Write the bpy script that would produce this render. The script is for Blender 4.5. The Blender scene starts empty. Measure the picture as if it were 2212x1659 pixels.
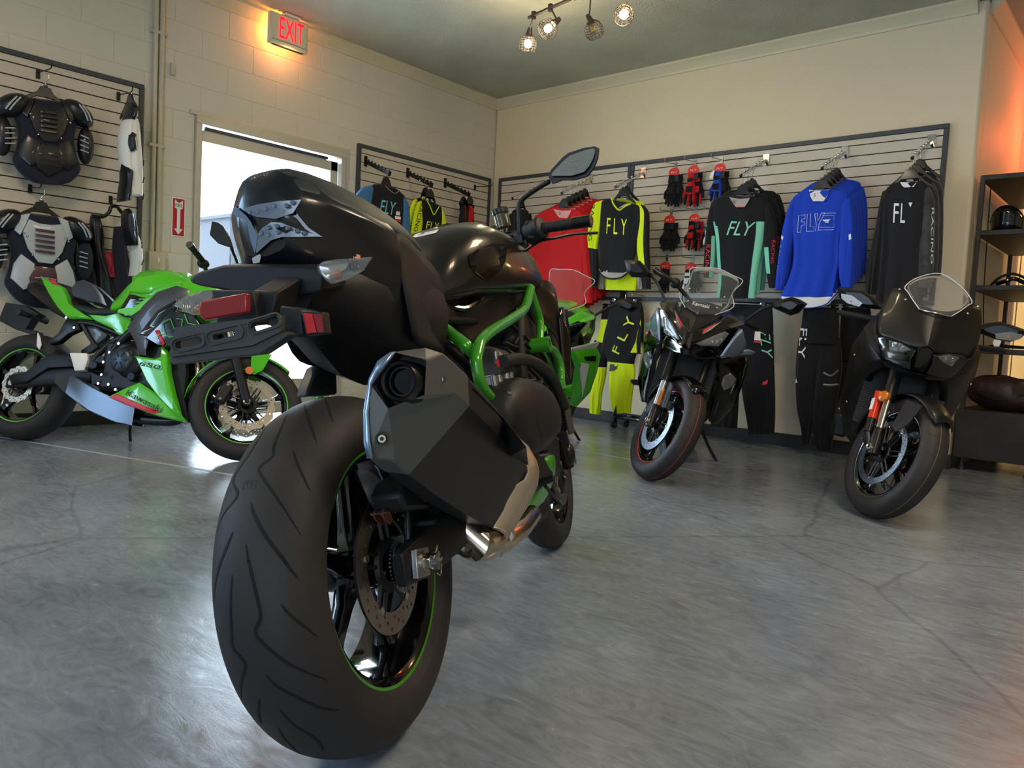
import bpy, bmesh, math, random
from mathutils import Vector, Matrix, noise
S = bpy.context.scene
COL = S.collection
R = math.radians
random.seed(7)
# ------------------------------------------------------------------ camera
FPX, CX, CY, CAMH = 1669.35, 1106.0, 829.5, 0.78
YAW, PITCH, ROLL = 0.716527, -0.0672906, -0.0518475
def _cam():
    f = Vector((-math.sin(YAW)*math.cos(PITCH), math.cos(YAW)*math.cos(PITCH), math.sin(PITCH)))
    r = f.cross(Vector((0, 0, 1))).normalized()
    d = f.cross(r)
    c, s = math.cos(ROLL), math.sin(ROLL)
    return c*r+s*d, -s*r+c*d, f
CR, CD, CF = _cam()
CO = Vector((0, 0, CAMH))
cam = bpy.data.cameras.new('camera')
cam.sensor_width = 36.0
cam.lens = FPX/2212*36
cam.clip_start = 0.02
camo = bpy.data.objects.new('camera', cam)
COL.objects.link(camo)
camo.matrix_world = Matrix(((CR.x, -CD.x, -CF.x, 0), (CR.y, -CD.y, -CF.y, 0), (CR.z, -CD.z, -CF.z, CAMH), (0, 0, 0, 1)))
S.camera = camo
# ------------------------------------------------------------------ world, light, exposure
S.view_settings.view_transform = 'Standard'
S.view_settings.look = 'None'
S.view_settings.gamma = 1
S.view_settings.use_curve_mapping = False
S.view_settings.exposure = 0.15
W = bpy.data.worlds.new('sky'); S.world = W; W.use_nodes = True
bg = W.node_tree.nodes['Background']
bg.inputs[0].default_value = (0.66, 0.82, 1.0, 1)
bg.inputs[1].default_value = 16.0
def light(name, kind, loc, energy, color, size=None, rot=None, sizey=None, target=None):
    l = bpy.data.lights.new(name, kind); l.energy = energy; l.color = color
    if kind == 'AREA':
        l.size = size
        if sizey: l.shape = 'RECTANGLE'; l.size_y = sizey
    elif kind == 'SUN': l.angle = size
    elif size: l.shadow_soft_size = size
    o = bpy.data.objects.new(name, l); COL.objects.link(o); o.location = loc
    if target is not None:
        o.rotation_euler = (Vector(target)-Vector(loc)).to_track_quat('-Z', 'Y').to_euler()
    elif rot: o.rotation_euler = rot
    return o
# daylight through the door glass, and area lights standing in for unseen shop windows
po = light('door_portal', 'AREA', (-5.70, 3.40, 1.2), 1, (1, 1, 1), 1.25, sizey=2.2, target=(0, 3.40, 1.2)); po.data.cycles.is_portal = True
light('front_daylight_area', 'AREA', (0.5, -4.58, 1.5), 250, (0.62, 0.78, 1.0), 6.0, sizey=2.0, target=(-0.5, 3, 0.9))
light('side_daylight_area', 'AREA', (-5.555, -2.2, 1.6), 260, (0.46, 0.70, 1.0), 3.2, sizey=2.0, target=(0, -1.5, 1.0))
# shop ceiling lamps behind the camera
for (x, y) in ((0.9, 1.2), (-3.2, 0.4), (-0.4, 3.2)):
    light('ceiling_lamp_light', 'AREA', (x, y, 3.05), 40, (1.0, 0.79, 0.56), 0.7, rot=(0, 0, 0))
# ------------------------------------------------------------------ pixel -> point helpers (2212 x 1659 frame)
def ray(px, py):
    return CR*((px-CX)/FPX)+CD*((py-CY)/FPX)+CF
def onX(px, py, x):
    d = ray(px, py); return CO+d*(x/d.x)
def onY(px, py, y):
    d = ray(px, py); return CO+d*(y/d.y)
def onZ(px, py, z=0.0):
    d = ray(px, py); return CO+d*((z-CAMH)/d.z)
# ------------------------------------------------------------------ materials
def lin(h):
    h = h.lstrip('#')
    o = []
    for i in (0, 2, 4):
        c = int(h[i:i+2], 16)/255
        o.append(c/12.92 if c <= 0.04045 else ((c+0.055)/1.055)**2.4)
    return (*o, 1)
MATS = {}
def mat(name, col='#808080', rough=0.5, metal=0.0, coat=0.0, bump=None, var=None, emit=None, estr=0, trans=0, ior=1.45, alpha=1, spec=0.5, sheen=0, aniso=0, vscale=3.0):
    if name in MATS: return MATS[name]
    m = bpy.data.materials.new(name); m.use_nodes = True
    nt = m.node_tree; b = nt.nodes['Principled BSDF']; I = b.inputs
    I['Base Color'].default_value = lin(col); I['Roughness'].default_value = rough
    I['Metallic'].default_value = metal; I['Coat Weight'].default_value = coat
    I['Coat Roughness'].default_value = 0.06; I['IOR'].default_value = ior
    I['Specular IOR Level'].default_value = spec; I['Sheen Weight'].default_value = sheen
    I['Transmission Weight'].default_value = trans; I['Alpha'].default_value = alpha
    if emit: I['Emission Color'].default_value = lin(emit); I['Emission Strength'].default_value = estr
    tc = nt.nodes.new('ShaderNodeTexCoord')
    if bump:
        n = nt.nodes.new('ShaderNodeTexNoise'); n.inputs['Scale'].default_value = bump[0]; n.inputs['Detail'].default_value = 4
        nt.links.new(tc.outputs['Object'], n.inputs['Vector'])
        bp = nt.nodes.new('ShaderNodeBump'); bp.inputs['Strength'].default_value = bump[1]; bp.inputs['Distance'].default_value = bump[2] if len(bump) > 2 else 0.005
        nt.links.new(n.outputs['Fac'], bp.inputs['Height']); nt.links.new(bp.outputs['Normal'], I['Normal'])
    if var:
        n = nt.nodes.new('ShaderNodeTexNoise'); n.inputs['Scale'].default_value = vscale; n.inputs['Detail'].default_value = 5
        nt.links.new(tc.outputs['Object'], n.inputs['Vector'])
        mx = nt.nodes.new('ShaderNodeMix'); mx.data_type = 'RGBA'
        mx.inputs[6].default_value = lin(col); mx.inputs[7].default_value = lin(var)
        rp = nt.nodes.new('ShaderNodeMapRange'); rp.inputs[1].default_value = 0.35; rp.inputs[2].default_value = 0.68
        nt.links.new(n.outputs['Fac'], rp.inputs[0]); nt.links.new(rp.outputs[0], mx.inputs[0]); nt.links.new(mx.outputs[2], I['Base Color'])
    MATS[name] = m
    return m
# ------------------------------------------------------------------ objects
def tag(o, label=None, cat=None, group=None, kind=None):
    if label: o['label'] = label
    if cat: o['category'] = cat
    if group: o['group'] = group
    if kind: o['kind'] = kind
    return o
def empty(name, loc=(0, 0, 0), mw=None, label=None, cat=None, group=None):
    o = bpy.data.objects.new(name, None); COL.objects.link(o); o.empty_display_size = 0.05
    if mw is not None: o.matrix_world = mw
    else: o.location = loc
    return tag(o, label, cat, group)
class MB:
    """collects shapes, then links them as ONE mesh object"""
    def __init__(s): s.v = []; s.f = []; s.mi = []; s.m = 0
    def add(s, vs, fs):
        b = len(s.v); s.v += [Vector(v) for v in vs]
        for f in fs: s.f.append([i+b for i in f]); s.mi.append(s.m)
        return s
    def box(s, c, d, M=None):
        c = Vector(c); x, y, z = d[0]/2, d[1]/2, d[2]/2
        vs = [Vector((sx*x, sy*y, sz*z)) for sx in (-1, 1) for sy in (-1, 1) for sz in (-1, 1)]
        if M is not None: vs = [M @ v for v in vs]
        vs = [v+c for v in vs]
        return s.add(vs, [(0, 1, 3, 2), (4, 6, 7, 5), (0, 4, 5, 1), (2, 3, 7, 6), (0, 2, 6, 4), (1, 5, 7, 3)])
    def ring(s, rings, closed=True, caps=True, loop=False):
        """loft through rings of equal vertex count"""
        n = len(rings[0]); vs = [v for r in rings for v in r]; fs = []
        k = len(rings)
        for i in range(k if loop else k-1):
            for j in range(n if closed else n-1):
                a = i*n+j; b = i*n+(j+1) % n; c = ((i+1) % k)*n+(j+1) % n; d = ((i+1) % k)*n+j
                fs.append((a, b, c, d))
        if caps and closed and not loop:
            fs.append(tuple(range(n-1, -1, -1))); fs.append(tuple((k-1)*n+j for j in range(n)))
        return s.add(vs, fs)
    def tube(s, pts, r, n=10, caps=True, sx=1.0, up=None, loop=False):
        pts = [Vector(p) for p in pts]; rs = r if isinstance(r, (list, tuple)) else [r]*len(pts)
        rings = []; prev = None
        for i, p in enumerate(pts):
            if loop: t = pts[(i+1) % len(pts)]-pts[i-1]
            else: t = pts[min(i+1, len(pts)-1)]-pts[max(i-1, 0)]
            if t.length < 1e-9: t = Vector((0, 0, 1))
            t.normalize()
            if prev is None:
                a = Vector(up) if up is not None else (Vector((0, 0, 1)) if abs(t.z) < 0.9 else Vector((1, 0, 0)))
            else: a = prev
            a = (a-t*a.dot(t))
            if a.length < 1e-6: a = t.orthogonal()
            a.normalize(); prev = a; b = t.cross(a)
            rings.append([p+a*(math.cos(2*math.pi*j/n)*rs[i]*sx)+b*(math.sin(2*math.pi*j/n)*rs[i]) for j in range(n)])
        return s.ring(rings, caps=caps, loop=loop)
    def cyl(s, a, b, r, n=16, r2=None, caps=True):
        return s.tube([a, b], [r, r if r2 is None else r2], n, caps)
    def lathe(s, prof, c, axis, n=32, closed_prof=False, a0=0, a1=2*math.pi):
        """prof: (radius, along axis)"""
        c = Vector(c); ax = Vector(axis).normalized(); u = ax.orthogonal().normalized(); w = ax.cross(u)
        full = abs(a1-a0-2*math.pi) < 1e-6
        k = n if full else n+1
        rings = []
        for i in range(k):
            t = a0+(a1-a0)*i/n
            d = u*math.cos(t)+w*math.sin(t)
            rings.append([c+d*r+ax*h for r, h in prof])
        return s.ring(rings, closed=closed_prof, caps=False, loop=full)
    def sphere(s, c, r, n=12, m=8, sc=(1, 1, 1), M=None):
        c = Vector(c); rings = []
        for i in range(m+1):
            th = math.pi*i/m; rr = max(math.sin(th), 1e-4)
            ring = [Vector((sc[0]*r*rr*math.cos(2*math.pi*j/n), sc[1]*r*rr*math.sin(2*math.pi*j/n), sc[2]*r*math.cos(th))) for j in range(n)]
            if M is not None: ring = [M @ v for v in ring]
            rings.append([v+c for v in ring])
        return s.ring(rings)
    def prism(s, pts, off):
        """closed outline (3d, any plane) pushed along off"""
        pts = [Vector(p) for p in pts]; off = Vector(off); n = len(pts)
        fs = [tuple(range(n)), tuple(range(2*n-1, n-1, -1))]
        for i in range(n):
            j = (i+1) % n; fs.append((i, i+n, j+n, j))
        return s.add(pts+[p+off for p in pts], fs)
    def grid(s, rows):
        n = len(rows[0]); vs = [v for r in rows for v in r]; fs = []
        for i in range(len(rows)-1):
            for j in range(n-1): fs.append((i*n+j, i*n+j+1, (i+1)*n+j+1, (i+1)*n+j))
        return s.add(vs, fs)
    def mirror(s, ax=1):
        b = len(s.v)
        s.v += [Vector([(-c if k == ax else c) for k, c in enumerate(v)]) for v in s.v]
        for f, m in list(zip(s.f, s.mi)): s.f.append([i+b for i in reversed(f)]); s.mi.append(m)
        return s
    def build(s, name, m, parent=None, smooth=35, ws=False, bev=0, solid=0, sub=0, weld=0, kind=None, loc=None, label=None, soff=0):
        me = bpy.data.meshes.new(name)
        o0 = Vector(loc) if loc is not None else None
        if ws and parent is not None:
            IM = wm(parent).inverted(); s.v = [IM @ v for v in s.v]
        vs = [tuple(v-o0) if o0 is not None else tuple(v) for v in s.v]
        me.from_pydata(vs, [], s.f)
        ms = m if isinstance(m, (list, tuple)) else [m]
        for k in ms: me.materials.append(k)
        if len(ms) > 1: me.polygons.foreach_set('material_index', s.mi)
        bm = bmesh.new(); bm.from_mesh(me)
        if weld: bmesh.ops.remove_doubles(bm, verts=bm.verts, dist=weld)
        bmesh.ops.recalc_face_normals(bm, faces=bm.faces)
        bm.to_mesh(me); bm.free()
        if smooth:
            me.polygons.foreach_set('use_smooth', [True]*len(me.polygons))
            me.set_sharp_from_angle(angle=R(smooth))
        me.update()
        o = bpy.data.objects.new(name, me); COL.objects.link(o)
        if o0 is not None: o.location = o0
        if parent is not None: o.parent = parent
        if sub:
            md = o.modifiers.new('sub', 'SUBSURF'); md.levels = sub; md.render_levels = sub
        if solid:
            md = o.modifiers.new('solid', 'SOLIDIFY'); md.thickness = solid; md.offset = soff
        if bev:
            md = o.modifiers.new('bev', 'BEVEL'); md.width = bev; md.segments = 2; md.limit_method = 'ANGLE'; md.angle_limit = R(40)
        if kind: o['kind'] = kind
        if label: o['label'] = label
        return o
def wm(o):
    m = o.matrix_basis.copy()
    while o.parent is not None:
        o = o.parent; m = o.matrix_basis @ m
    return m
def struct(o): o['kind'] = 'structure'; return o
def dup(root, parent=None):
    c = root.copy(); COL.objects.link(c)
    c.parent = parent
    for ch in list(root.children): dup(ch, c)
    return c
def smoothpath(pts, k=6, closed=False):
    """Catmull-Rom through points (tuples of any length)"""
    P = [Vector(p) for p in pts]; n = len(P); out = []
    rng = range(n if closed else n-1)
    for i in rng:
        p0 = P[(i-1) % n] if (closed or i > 0) else P[0]*2-P[1]
        p1 = P[i]; p2 = P[(i+1) % n]
        p3 = P[(i+2) % n] if (closed or i+2 < n) else P[-1]*2-P[-2]
        for j in range(k):
            t = j/k
            out.append(0.5*((2*p1)+(p2-p0)*t+(2*p0-5*p1+4*p2-p3)*t*t+(3*p1-p0-3*p2+p3)*t**3))
    if not closed: out.append(P[-1])
    return out
_tc = {}
def textpts(s, size=1.0, shear=0, outline=0, extrude=0):
    """verts, faces of text lying in the xy plane, centred"""
    key = (s, size, shear, outline, extrude)
    if key in _tc: return _tc[key]
    cu = bpy.data.curves.new('t', 'FONT'); cu.body = s; cu.size = size; cu.shear = shear
    cu.align_x = 'CENTER'; cu.align_y = 'CENTER'; cu.resolution_u = 3; cu.offset = outline
    o = bpy.data.objects.new('t', cu); COL.objects.link(o)
    me = bpy.data.meshes.new_from_object(o.evaluated_get(bpy.context.evaluated_depsgraph_get()))
    vs = [v.co.copy() for v in me.vertices]; fs = [tuple(p.vertices) for p in me.polygons]
    bpy.data.objects.remove(o); bpy.data.curves.remove(cu); bpy.data.meshes.remove(me)
    _tc[key] = (vs, fs)
    return vs, fs
def text_on(mb, s, origin, U, Vv, width=None, height=None, shear=0, off=0, fn=None):
    """put text on a plane: U = reading direction, Vv = up; fitted to width/height; fn maps (u,v)->point"""
    vs, fs = textpts(s, 1.0, shear)
    x0 = min(v.x for v in vs); x1 = max(v.x for v in vs); y0 = min(v.y for v in vs); y1 = max(v.y for v in vs)
    sx = width/(x1-x0) if width else height/(y1-y0)
    sy = height/(y1-y0) if height else sx
    U = Vector(U).normalized() if U is not None else None; Vv = Vector(Vv).normalized() if Vv is not None else None
    out = []
    for v in vs:
        u = (v.x-(x0+x1)/2)*sx; w = (v.y-(y0+y1)/2)*sy
        out.append(fn(u, w) if fn else Vector(origin)+U*u+Vv*w)
    mb.add(out, fs)
    return mb
# ================================================================== the room
XL, YB, ZC = -5.572, 5.931, 3.13     # left wall, back wall, ceiling
XR, YF, XE, YH = -1.18, -4.6, 4.6, 8.6   # end of back wall, front wall, right wall, far end of the hall
m_wall = mat('painted_block', '#d2ccbc', 0.62, bump=(90, 0.25, 0.004))
m_dry = mat('orange_peel_paint', '#dccdae', 0.6, bump=(120, 0.5, 0.004))
m_trim = mat('crown_paint', '#cfc6a8', 0.5)
m_ceil = mat('ceiling_texture', '#b3b3a2', 0.8, bump=(70, 0.8, 0.008), var='#a8a898')
m_base = mat('rubber_base', '#2b2d31', 0.55)
m_alu = mat('painted_aluminium', '#b9b3a2', 0.45, 0.2)
m_dark = mat('dark_frame', '#3a3d43', 0.45, 0.3)
m_blk = mat('black_plastic', '#101114', 0.45)
m_chrome = mat('chrome', '#d8d8d8', 0.12, 1.0)
m_steel = mat('brushed_steel', '#a9a8a4', 0.32, 1.0)
m_white = mat('white_plastic', '#e8e6df', 0.5)
# floor
fm = bpy.data.materials.new('sealed_concrete'); fm.use_nodes = True; MATS['sealed_concrete'] = fm
nt = fm.node_tree; b = nt.nodes['Principled BSDF']; L = nt.links.new
tc = nt.nodes.new('ShaderNodeTexCoord')
def NZ(scale, detail=6, rough=0.6, dist=0.0, stretch=None):
    n = nt.nodes.new('ShaderNodeTexNoise'); n.inputs['Scale'].default_value = scale; n.inputs['Detail'].default_value = detail
    n.inputs['Roughness'].default_value = rough; n.inputs['Distortion'].default_value = dist
    if stretch:
        mp = nt.nodes.new('ShaderNodeMapping'); mp.inputs['Scale'].default_value = stretch[:3]; mp.inputs['Rotation'].default_value = (0, 0, stretch[3])
        L(tc.outputs['Object'], mp.inputs['Vector']); L(mp.outputs[0], n.inputs['Vector'])
    else: L(tc.outputs['Object'], n.inputs['Vector'])
    return n
n1 = NZ(1.3, 8, 0.62, 1.2); n2 = NZ(6, 8, 0.7, 2.5, (1, 2.6, 1, 0.5)); n3 = NZ(22, 6, 0.7, 1.0)
cr = nt.nodes.new('ShaderNodeValToRGB'); cr.color_ramp.elements[0].position = 0.32; cr.color_ramp.elements[1].position = 0.7
cr.color_ramp.elements[0].color = lin('#5f6771'); cr.color_ramp.elements[1].color = lin('#949ea8')
ad = nt.nodes.new('ShaderNodeMath'); ad.operation = 'MULTIPLY_ADD'; ad.inputs[1].default_value = 0.55
L(n2.outputs['Fac'], ad.inputs[0]); 
m5 = nt.nodes.new('ShaderNodeMath'); m5.operation = 'MULTIPLY'; m5.inputs[1].default_value = 0.45
L(n1.outputs['Fac'], m5.inputs[0]); L(m5.outputs[0], ad.inputs[2]); L(ad.outputs[0], cr.inputs[0])
# fine scratches / trowel streaks
vo = nt.nodes.new('ShaderNodeTexVoronoi'); vo.feature = 'DISTANCE_TO_EDGE'; vo.inputs['Scale'].default_value = 0.55
dn = NZ(1.5, 5, 0.6); mxv = nt.nodes.new('ShaderNodeMix'); mxv.data_type = 'VECTOR'; mxv.inputs[0].default_value = 0.12
L(tc.outputs['Object'], mxv.inputs[4]); L(dn.outputs['Color'], mxv.inputs[5]); L(mxv.outputs[1], vo.inputs['Vector'])
mr = nt.nodes.new('ShaderNodeMapRange'); mr.inputs[1].default_value = 0.0; mr.inputs[2].default_value = 0.006; mr.inputs[3].default_value = 0.72; mr.inputs[4].default_value = 1.0
L(vo.outputs['Distance'], mr.inputs[0])
mc = nt.nodes.new('ShaderNodeMix'); mc.data_type = 'RGBA'; mc.blend_type = 'MULTIPLY'; mc.inputs[0].default_value = 1
L(cr.outputs[0], mc.inputs[6]); L(mr.outputs[0], mc.inputs[7]); L(mc.outputs[2], b.inputs['Base Color'])
rr = nt.nodes.new('ShaderNodeMapRange'); rr.inputs[1].default_value = 0.3; rr.inputs[2].default_value = 0.75; rr.inputs[3].default_value = 0.09; rr.inputs[4].default_value = 0.30
L(n2.outputs['Fac'], rr.inputs[0]); L(rr.outputs[0], b.inputs['Roughness'])
bp = nt.nodes.new('ShaderNodeBump'); bp.inputs['Strength'].default_value = 0.10; bp.inputs['Distance'].default_value = 0.01
ad2 = nt.nodes.new('ShaderNodeMath'); ad2.operation = 'MULTIPLY_ADD'; ad2.inputs[1].default_value = 0.08
L(n3.outputs['Fac'], ad2.inputs[0]); L(n2.outputs['Fac'], ad2.inputs[2]); L(ad2.outputs[0], bp.inputs['Height']); L(bp.outputs[0], b.inputs['Normal'])
b.inputs['Specular IOR Level'].default_value = 0.55
fl = MB().box(((XL+XE)/2, (YF+YH)/2, -0.05), (XE-XL+0.4, YH-YF+0.4, 0.1)).build('floor', fm); struct(fl)
m_joint = mat('joint_filler', '#9aa3a8', 0.4)
a = onZ(0, 945); c = onZ(275, 990); d = (c-a).normalized(); n = Vector((-d.y, d.x, 0))
mbj = MB()
mbj.prism([a-d*0.3, a+d*2.1, a+d*2.1+n*0.02, a-d*0.3+n*0.02], (0, 0, 0.001))
mbj.build('control_joint', m_joint, fl)
a = onZ(1262, 975); c = onZ(1500, 1017); d = (c-a).normalized(); n = Vector((-d.y, d.x, 0))
MB().prism([a-d*0.3, a+d*1.0, a+d*1.0+n*0.006, a-d*0.3+n*0.006], (0, 0, 0.001)).build('control_joint', m_joint, fl)
# ceiling with the outer shell
struct(MB().box(((XL+XE)/2, (YF+YH)/2, ZC+0.05), (XE-XL+0.4, YH-YF+0.4, 0.1)).build('ceiling', m_ceil))
# left wall: mortar backing with a door opening, painted blocks on it
DY0, DY1, DZ = 2.742, 4.070, 2.235
mb = MB()
def wallbox(y0, y1, z0, z1): mb.box((XL-0.003-0.09, (y0+y1)/2, (z0+z1)/2), (0.18, y1-y0, z1-z0))
wallbox(YF, DY0, 0, ZC); wallbox(DY1, YH, 0, ZC); wallbox(DY0, DY1, DZ, ZC)
wl = struct(mb.build('wall_left', m_wall, bev=0))
CH, CW, J = 0.2032, 0.4064, 0.0035
_full = {}
def block(y0, y1, k):
    if y1-y0 < 0.03: return
    key = round(y1-y0, 3)
    if key not in _full:
        o = MB().box((0, 0, 0), (0.013, y1-y0-J, CH-J)).build('block', m_wall, wl, bev=0.003)
        _full[key] = o.data
    else:
        o = bpy.data.objects.new('block', _full[key]); COL.objects.link(o); o.parent = wl
        md = o.modifiers.new('bev', 'BEVEL'); md.width = 0.003; md.segments = 2
    o.location = (XL-0.0065, (y0+y1)/2, (k+0.5)*CH)
for k in range(15):
    ph = 1.767 if k % 2 == 0 else 1.970
    y = ph-3*CW
    while y < YB:
        y0, y1 = max(y, 0.9), min(y+CW, YB)
        if y1 > y0:
            if (k+0.5)*CH < DZ:
                if y0 < DY0 < y1: block(y0, DY0, k); 
                if y0 < DY1 < y1: block(DY1, y1, k)
                if y1 <= DY0 or y0 >= DY1: block(y0, y1, k)
            else: block(y0, y1, k)
        y += CW
struct(MB().box((XL-0.006, (0.9+YF)/2, ZC/2), (0.012, 0.9-YF, ZC)).build('wall_left_front', m_wall))
# back wall, the wall that turns into the hall, the others
struct(MB().box(((XL+XR)/2, YB+0.08, ZC/2), (XR-XL, 0.16, ZC)).build('wall_back', m_dry, bev=0.02))
struct(MB().box((XR-0.08, (YB+0.16+7.62)/2, ZC/2), (0.16, 7.62-YB-0.16, ZC)).build('wall_hall', m_dry))
struct(MB().box(((XL+XE)/2, YF-0.05, ZC/2), (XE-XL, 0.1, ZC)).build('wall_front', m_dry))
struct(MB().box((XE+0.05, (YF+YH)/2, ZC/2), (0.1, YH-YF, ZC)).build('wall_right', m_dry))
m_tan = mat('tan_siding', '#d0a468', 0.5)
wf = struct(MB().box(((XR+XE)/2-0.3, YH-0.05, ZC/2), (XE-XR+0.6, 0.08, ZC)).build('wall_far', mat('siding_back', '#8a6a40', 0.6)))
pl = None
for i in range(9):
    x = XR-0.35+i*0.115
    if pl is None: pl = MB().box((0, 0, 0), (0.107, 0.02, ZC-0.02)).build('siding_board', m_tan, wf, bev=0.004)
    else:
        q = pl.copy(); COL.objects.link(q); q.parent = wf; pl2 = q
    o = pl if i == 0 else q
    o.location = (x, YH-0.1, ZC/2)
struct(MB().box((XR-0.02, 7.64, ZC/2), (0.12, 0.05, ZC)).build('trim_hall_corner', mat('cream_trim', '#e2d4b4', 0.5), bev=0.008))
# crown moulding
def crown(a, b, inward, name):
    a = Vector(a); b = Vector(b); i = Vector(inward)
    pr = [(0, 0), (0.075, 0), (0.075, -0.018), (0.055, -0.03), (0.035, -0.05), (0.018, -0.068), (0.014, -0.088), (0, -0.088)]
    rings = [[p+i*u+Vector((0, 0, w)) for u, w in pr] for p in (a, b)]
    struct(MB().ring(rings).build(name, m_trim, smooth=25))
crown((XL, YF, ZC), (XL, YB, ZC), (1, 0, 0), 'trim_1')
crown((XL, YB, ZC), (XR-0.06, YB, ZC), (0, -1, 0), 'trim_2')
crown((XR, YB+0.05, ZC), (XR, 7.62, ZC), (1, 0, 0), 'trim_3')
struct(MB().box((XL+0.006, (YF+DY0-0.02)/2, 0.05), (0.012, DY0-0.02-YF, 0.1)).build('baseboard_left', m_base, bev=0.003))
struct(MB().box((XL+0.006, (DY1+0.02+YB)/2, 0.05), (0.012, YB-DY1-0.02, 0.1)).build('baseboard_left_corner', m_base, bev=0.003))
struct(MB().box(((XL+XR)/2, YB-0.006, 0.05), (XR-XL, 0.012, 0.1)).build('baseboard_back', m_base, bev=0.003))
struct(MB().box((XR+0.006, (YB+7.6)/2, 0.05), (0.012, 7.6-YB, 0.1)).build('baseboard_hall', m_base, bev=0.003))
# door: aluminium frame and glazed leaf
m_frame = mat('door_frame_paint', '#bdb6a6', 0.4, 0.1)
m_glass = mat('clear_glass', '#ffffff', 0.0, trans=1.0, ior=1.01)
xd = XL-0.02
mb = MB()
mb.box((xd, (DY0+DY1)/2, DZ-0.03), (0.10, DY1-DY0, 0.06))
for y in (DY0+0.022, DY1-0.03): mb.box((xd, y, (DZ-0.06)/2), (0.10, 0.045, DZ-0.06))
mb.box((XL+0.006, (DY0+DY1)/2, DZ+0.012), (0.02, DY1-DY0+0.09, 0.03)); mb.box((XL+0.006, DY1+0.02, DZ/2), (0.02, 0.035, DZ))
d1 = struct(mb.build('door_1', m_frame, bev=0.004))
ly0, ly1, lz0, lz1 = DY0+0.05, DY1-0.065, 0.02, DZ-0.095
mb = MB(); t = 0.045
xx = XL-0.03
mb.box((xx, (ly0+ly1)/2, lz1-0.04), (t, ly1-ly0, 0.08)); mb.box((xx, (ly0+ly1)/2, 0.16), (t, ly1-ly0, 0.28))
mb.box((xx, ly0-0.0, (lz1+0.3)/2), (t, 0.03, lz1-0.3)); mb.box((xx, ly1-0.035, (lz1+0.3)/2), (t, 0.07, lz1-0.3))
mb.build('door_leaf', m_frame, d1, bev=0.004)
MB().box((xx, (ly0+ly1)/2, (lz1+0.22)/2), (0.006, ly1-ly0-0.06, lz1-0.34)).build('door_glass', m_glass, d1)
MB().box((XL-0.005, (DY0+DY1)/2-0.05, DZ-0.083), (0.03, DY1-DY0-0.25, 0.022)).build('door_closer', m_dark, d1, bev=0.004)
# outside: bright paved ground and a building across the street
struct(MB().box((-16, 4, -0.25), (20.4, 60, 0.1)).build('ground_outside', mat('pale_paving', '#c8c6c0', 0.8)))
bt = empty('street_building', onX(470, 520, -24.0)*1.0, label='pale blurred building seen across the street through the door glass', cat='building')
bt.location.z = -0.2
y0 = onX(450, 500, -24).y; y1 = onX(500, 500, -24).y; zt = onX(470, 478, -24).z
m_bw = mat('far_building_wall', '#23252a', 0.8); m_bd = mat('far_building_glass', '#0c0e12', 0.5)
W_ = y1-y0
MB().box((0, 0, (zt+0.2)/2), (3, W_, zt+0.2)).build('wall', m_bw, bt)
MB().box((0.06, 0, zt+0.23), (3.2, W_+0.2, 0.1)).build('roof_edge', m_bw, bt)
for i in range(4):
    for k in range(2):
        o = MB().box((1.51, -W_*0.38+i*W_*0.25, 1.0+k*1.5), (0.05, W_*0.16, 0.8)).build('window', m_bd, bt)
# unseen frames added round the two daylight area lights; the walls stay solid
def light_frame(name, c, w, h, ax):
    mb = MB()
    def bx(a, z, da, dz):
        mb.box((c[0]+(a if ax == 'x' else 0), c[1]+(a if ax == 'y' else 0), c[2]+z), (da if ax == 'x' else .08, da if ax == 'y' else .08, dz))
    bx(0, h/2+.03, w+.12, .06); bx(0, -h/2-.03, w+.12, .06)
    for k in range(-1, 2): bx(k*w/2*1.0+k*.03, 0, .06, h)
    struct(mb.build(name, m_frame, bev=.004))
light_frame('light_frame_1', (0.5, YF+.03, 1.5), 6.0, 2.0, 'x'); light_frame('light_frame_2', (XL+.03, -2.2, 1.6), 3.2, 2.0, 'y')
# conduit pipes, box and sensor on the left wall
m_pipe = mat('painted_conduit', '#c4bba3', 0.4)
t = empty('conduit_run', (XL+0.02, 2.47, 0), label='pair of painted electrical conduits running down the block wall beside the door', cat='pipe')
for dy, zb in ((-0.03, 1.21), (0.012, 1.21)):
    MB().cyl((0, dy, zb), (0, dy, ZC), 0.0165, 14).build('pipe', m_pipe, t)
for z in (2.72, 1.95): MB().box((0.0, -0.009, z), (0.03, 0.115, 0.022)).build('strap', m_pipe, t, bev=0.003)
MB().box((0.012, -0.005, 1.14), (0.055, 0.12, 0.15)).build('junction_box', m_pipe, t, bev=0.006)
MB().box((0.045, 0.0, 1.155), (0.01, 0.014, 0.03)).build('switch', m_white, t, bev=0.002)
p = onX(371, 150, XL)
o = MB().box((XL+0.012, p.y, p.z), (0.024, 0.025, 0.085)).build('door_sensor', m_pipe, bev=0.004)
tag(o, 'small cream box sensor on the block wall right of the conduits', 'sensor')
p0 = onX(371, 425, XL); p1 = onX(398, 513, XL)
t = empty('fire_sign', (XL+0.002, (p0.y+p1.y)/2, (p0.z+p1.z)/2), label='red and white FIRE arrow sign on the block wall left of the door', cat='sign')
w, h = p1.y-p0.y, p0.z-p1.z
h = abs(h); w = abs(w)
MB().box((0.002, 0, 0), (0.004, w, h)).build('border', m_white, t)
MB().box((0.0045, 0, 0), (0.002, w-0.014, h-0.014)).build('red_panel', mat('sign_red', '#b3142c', 0.45), t)
mb = MB(); X = 0.0065
ys = w*0.16
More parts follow.
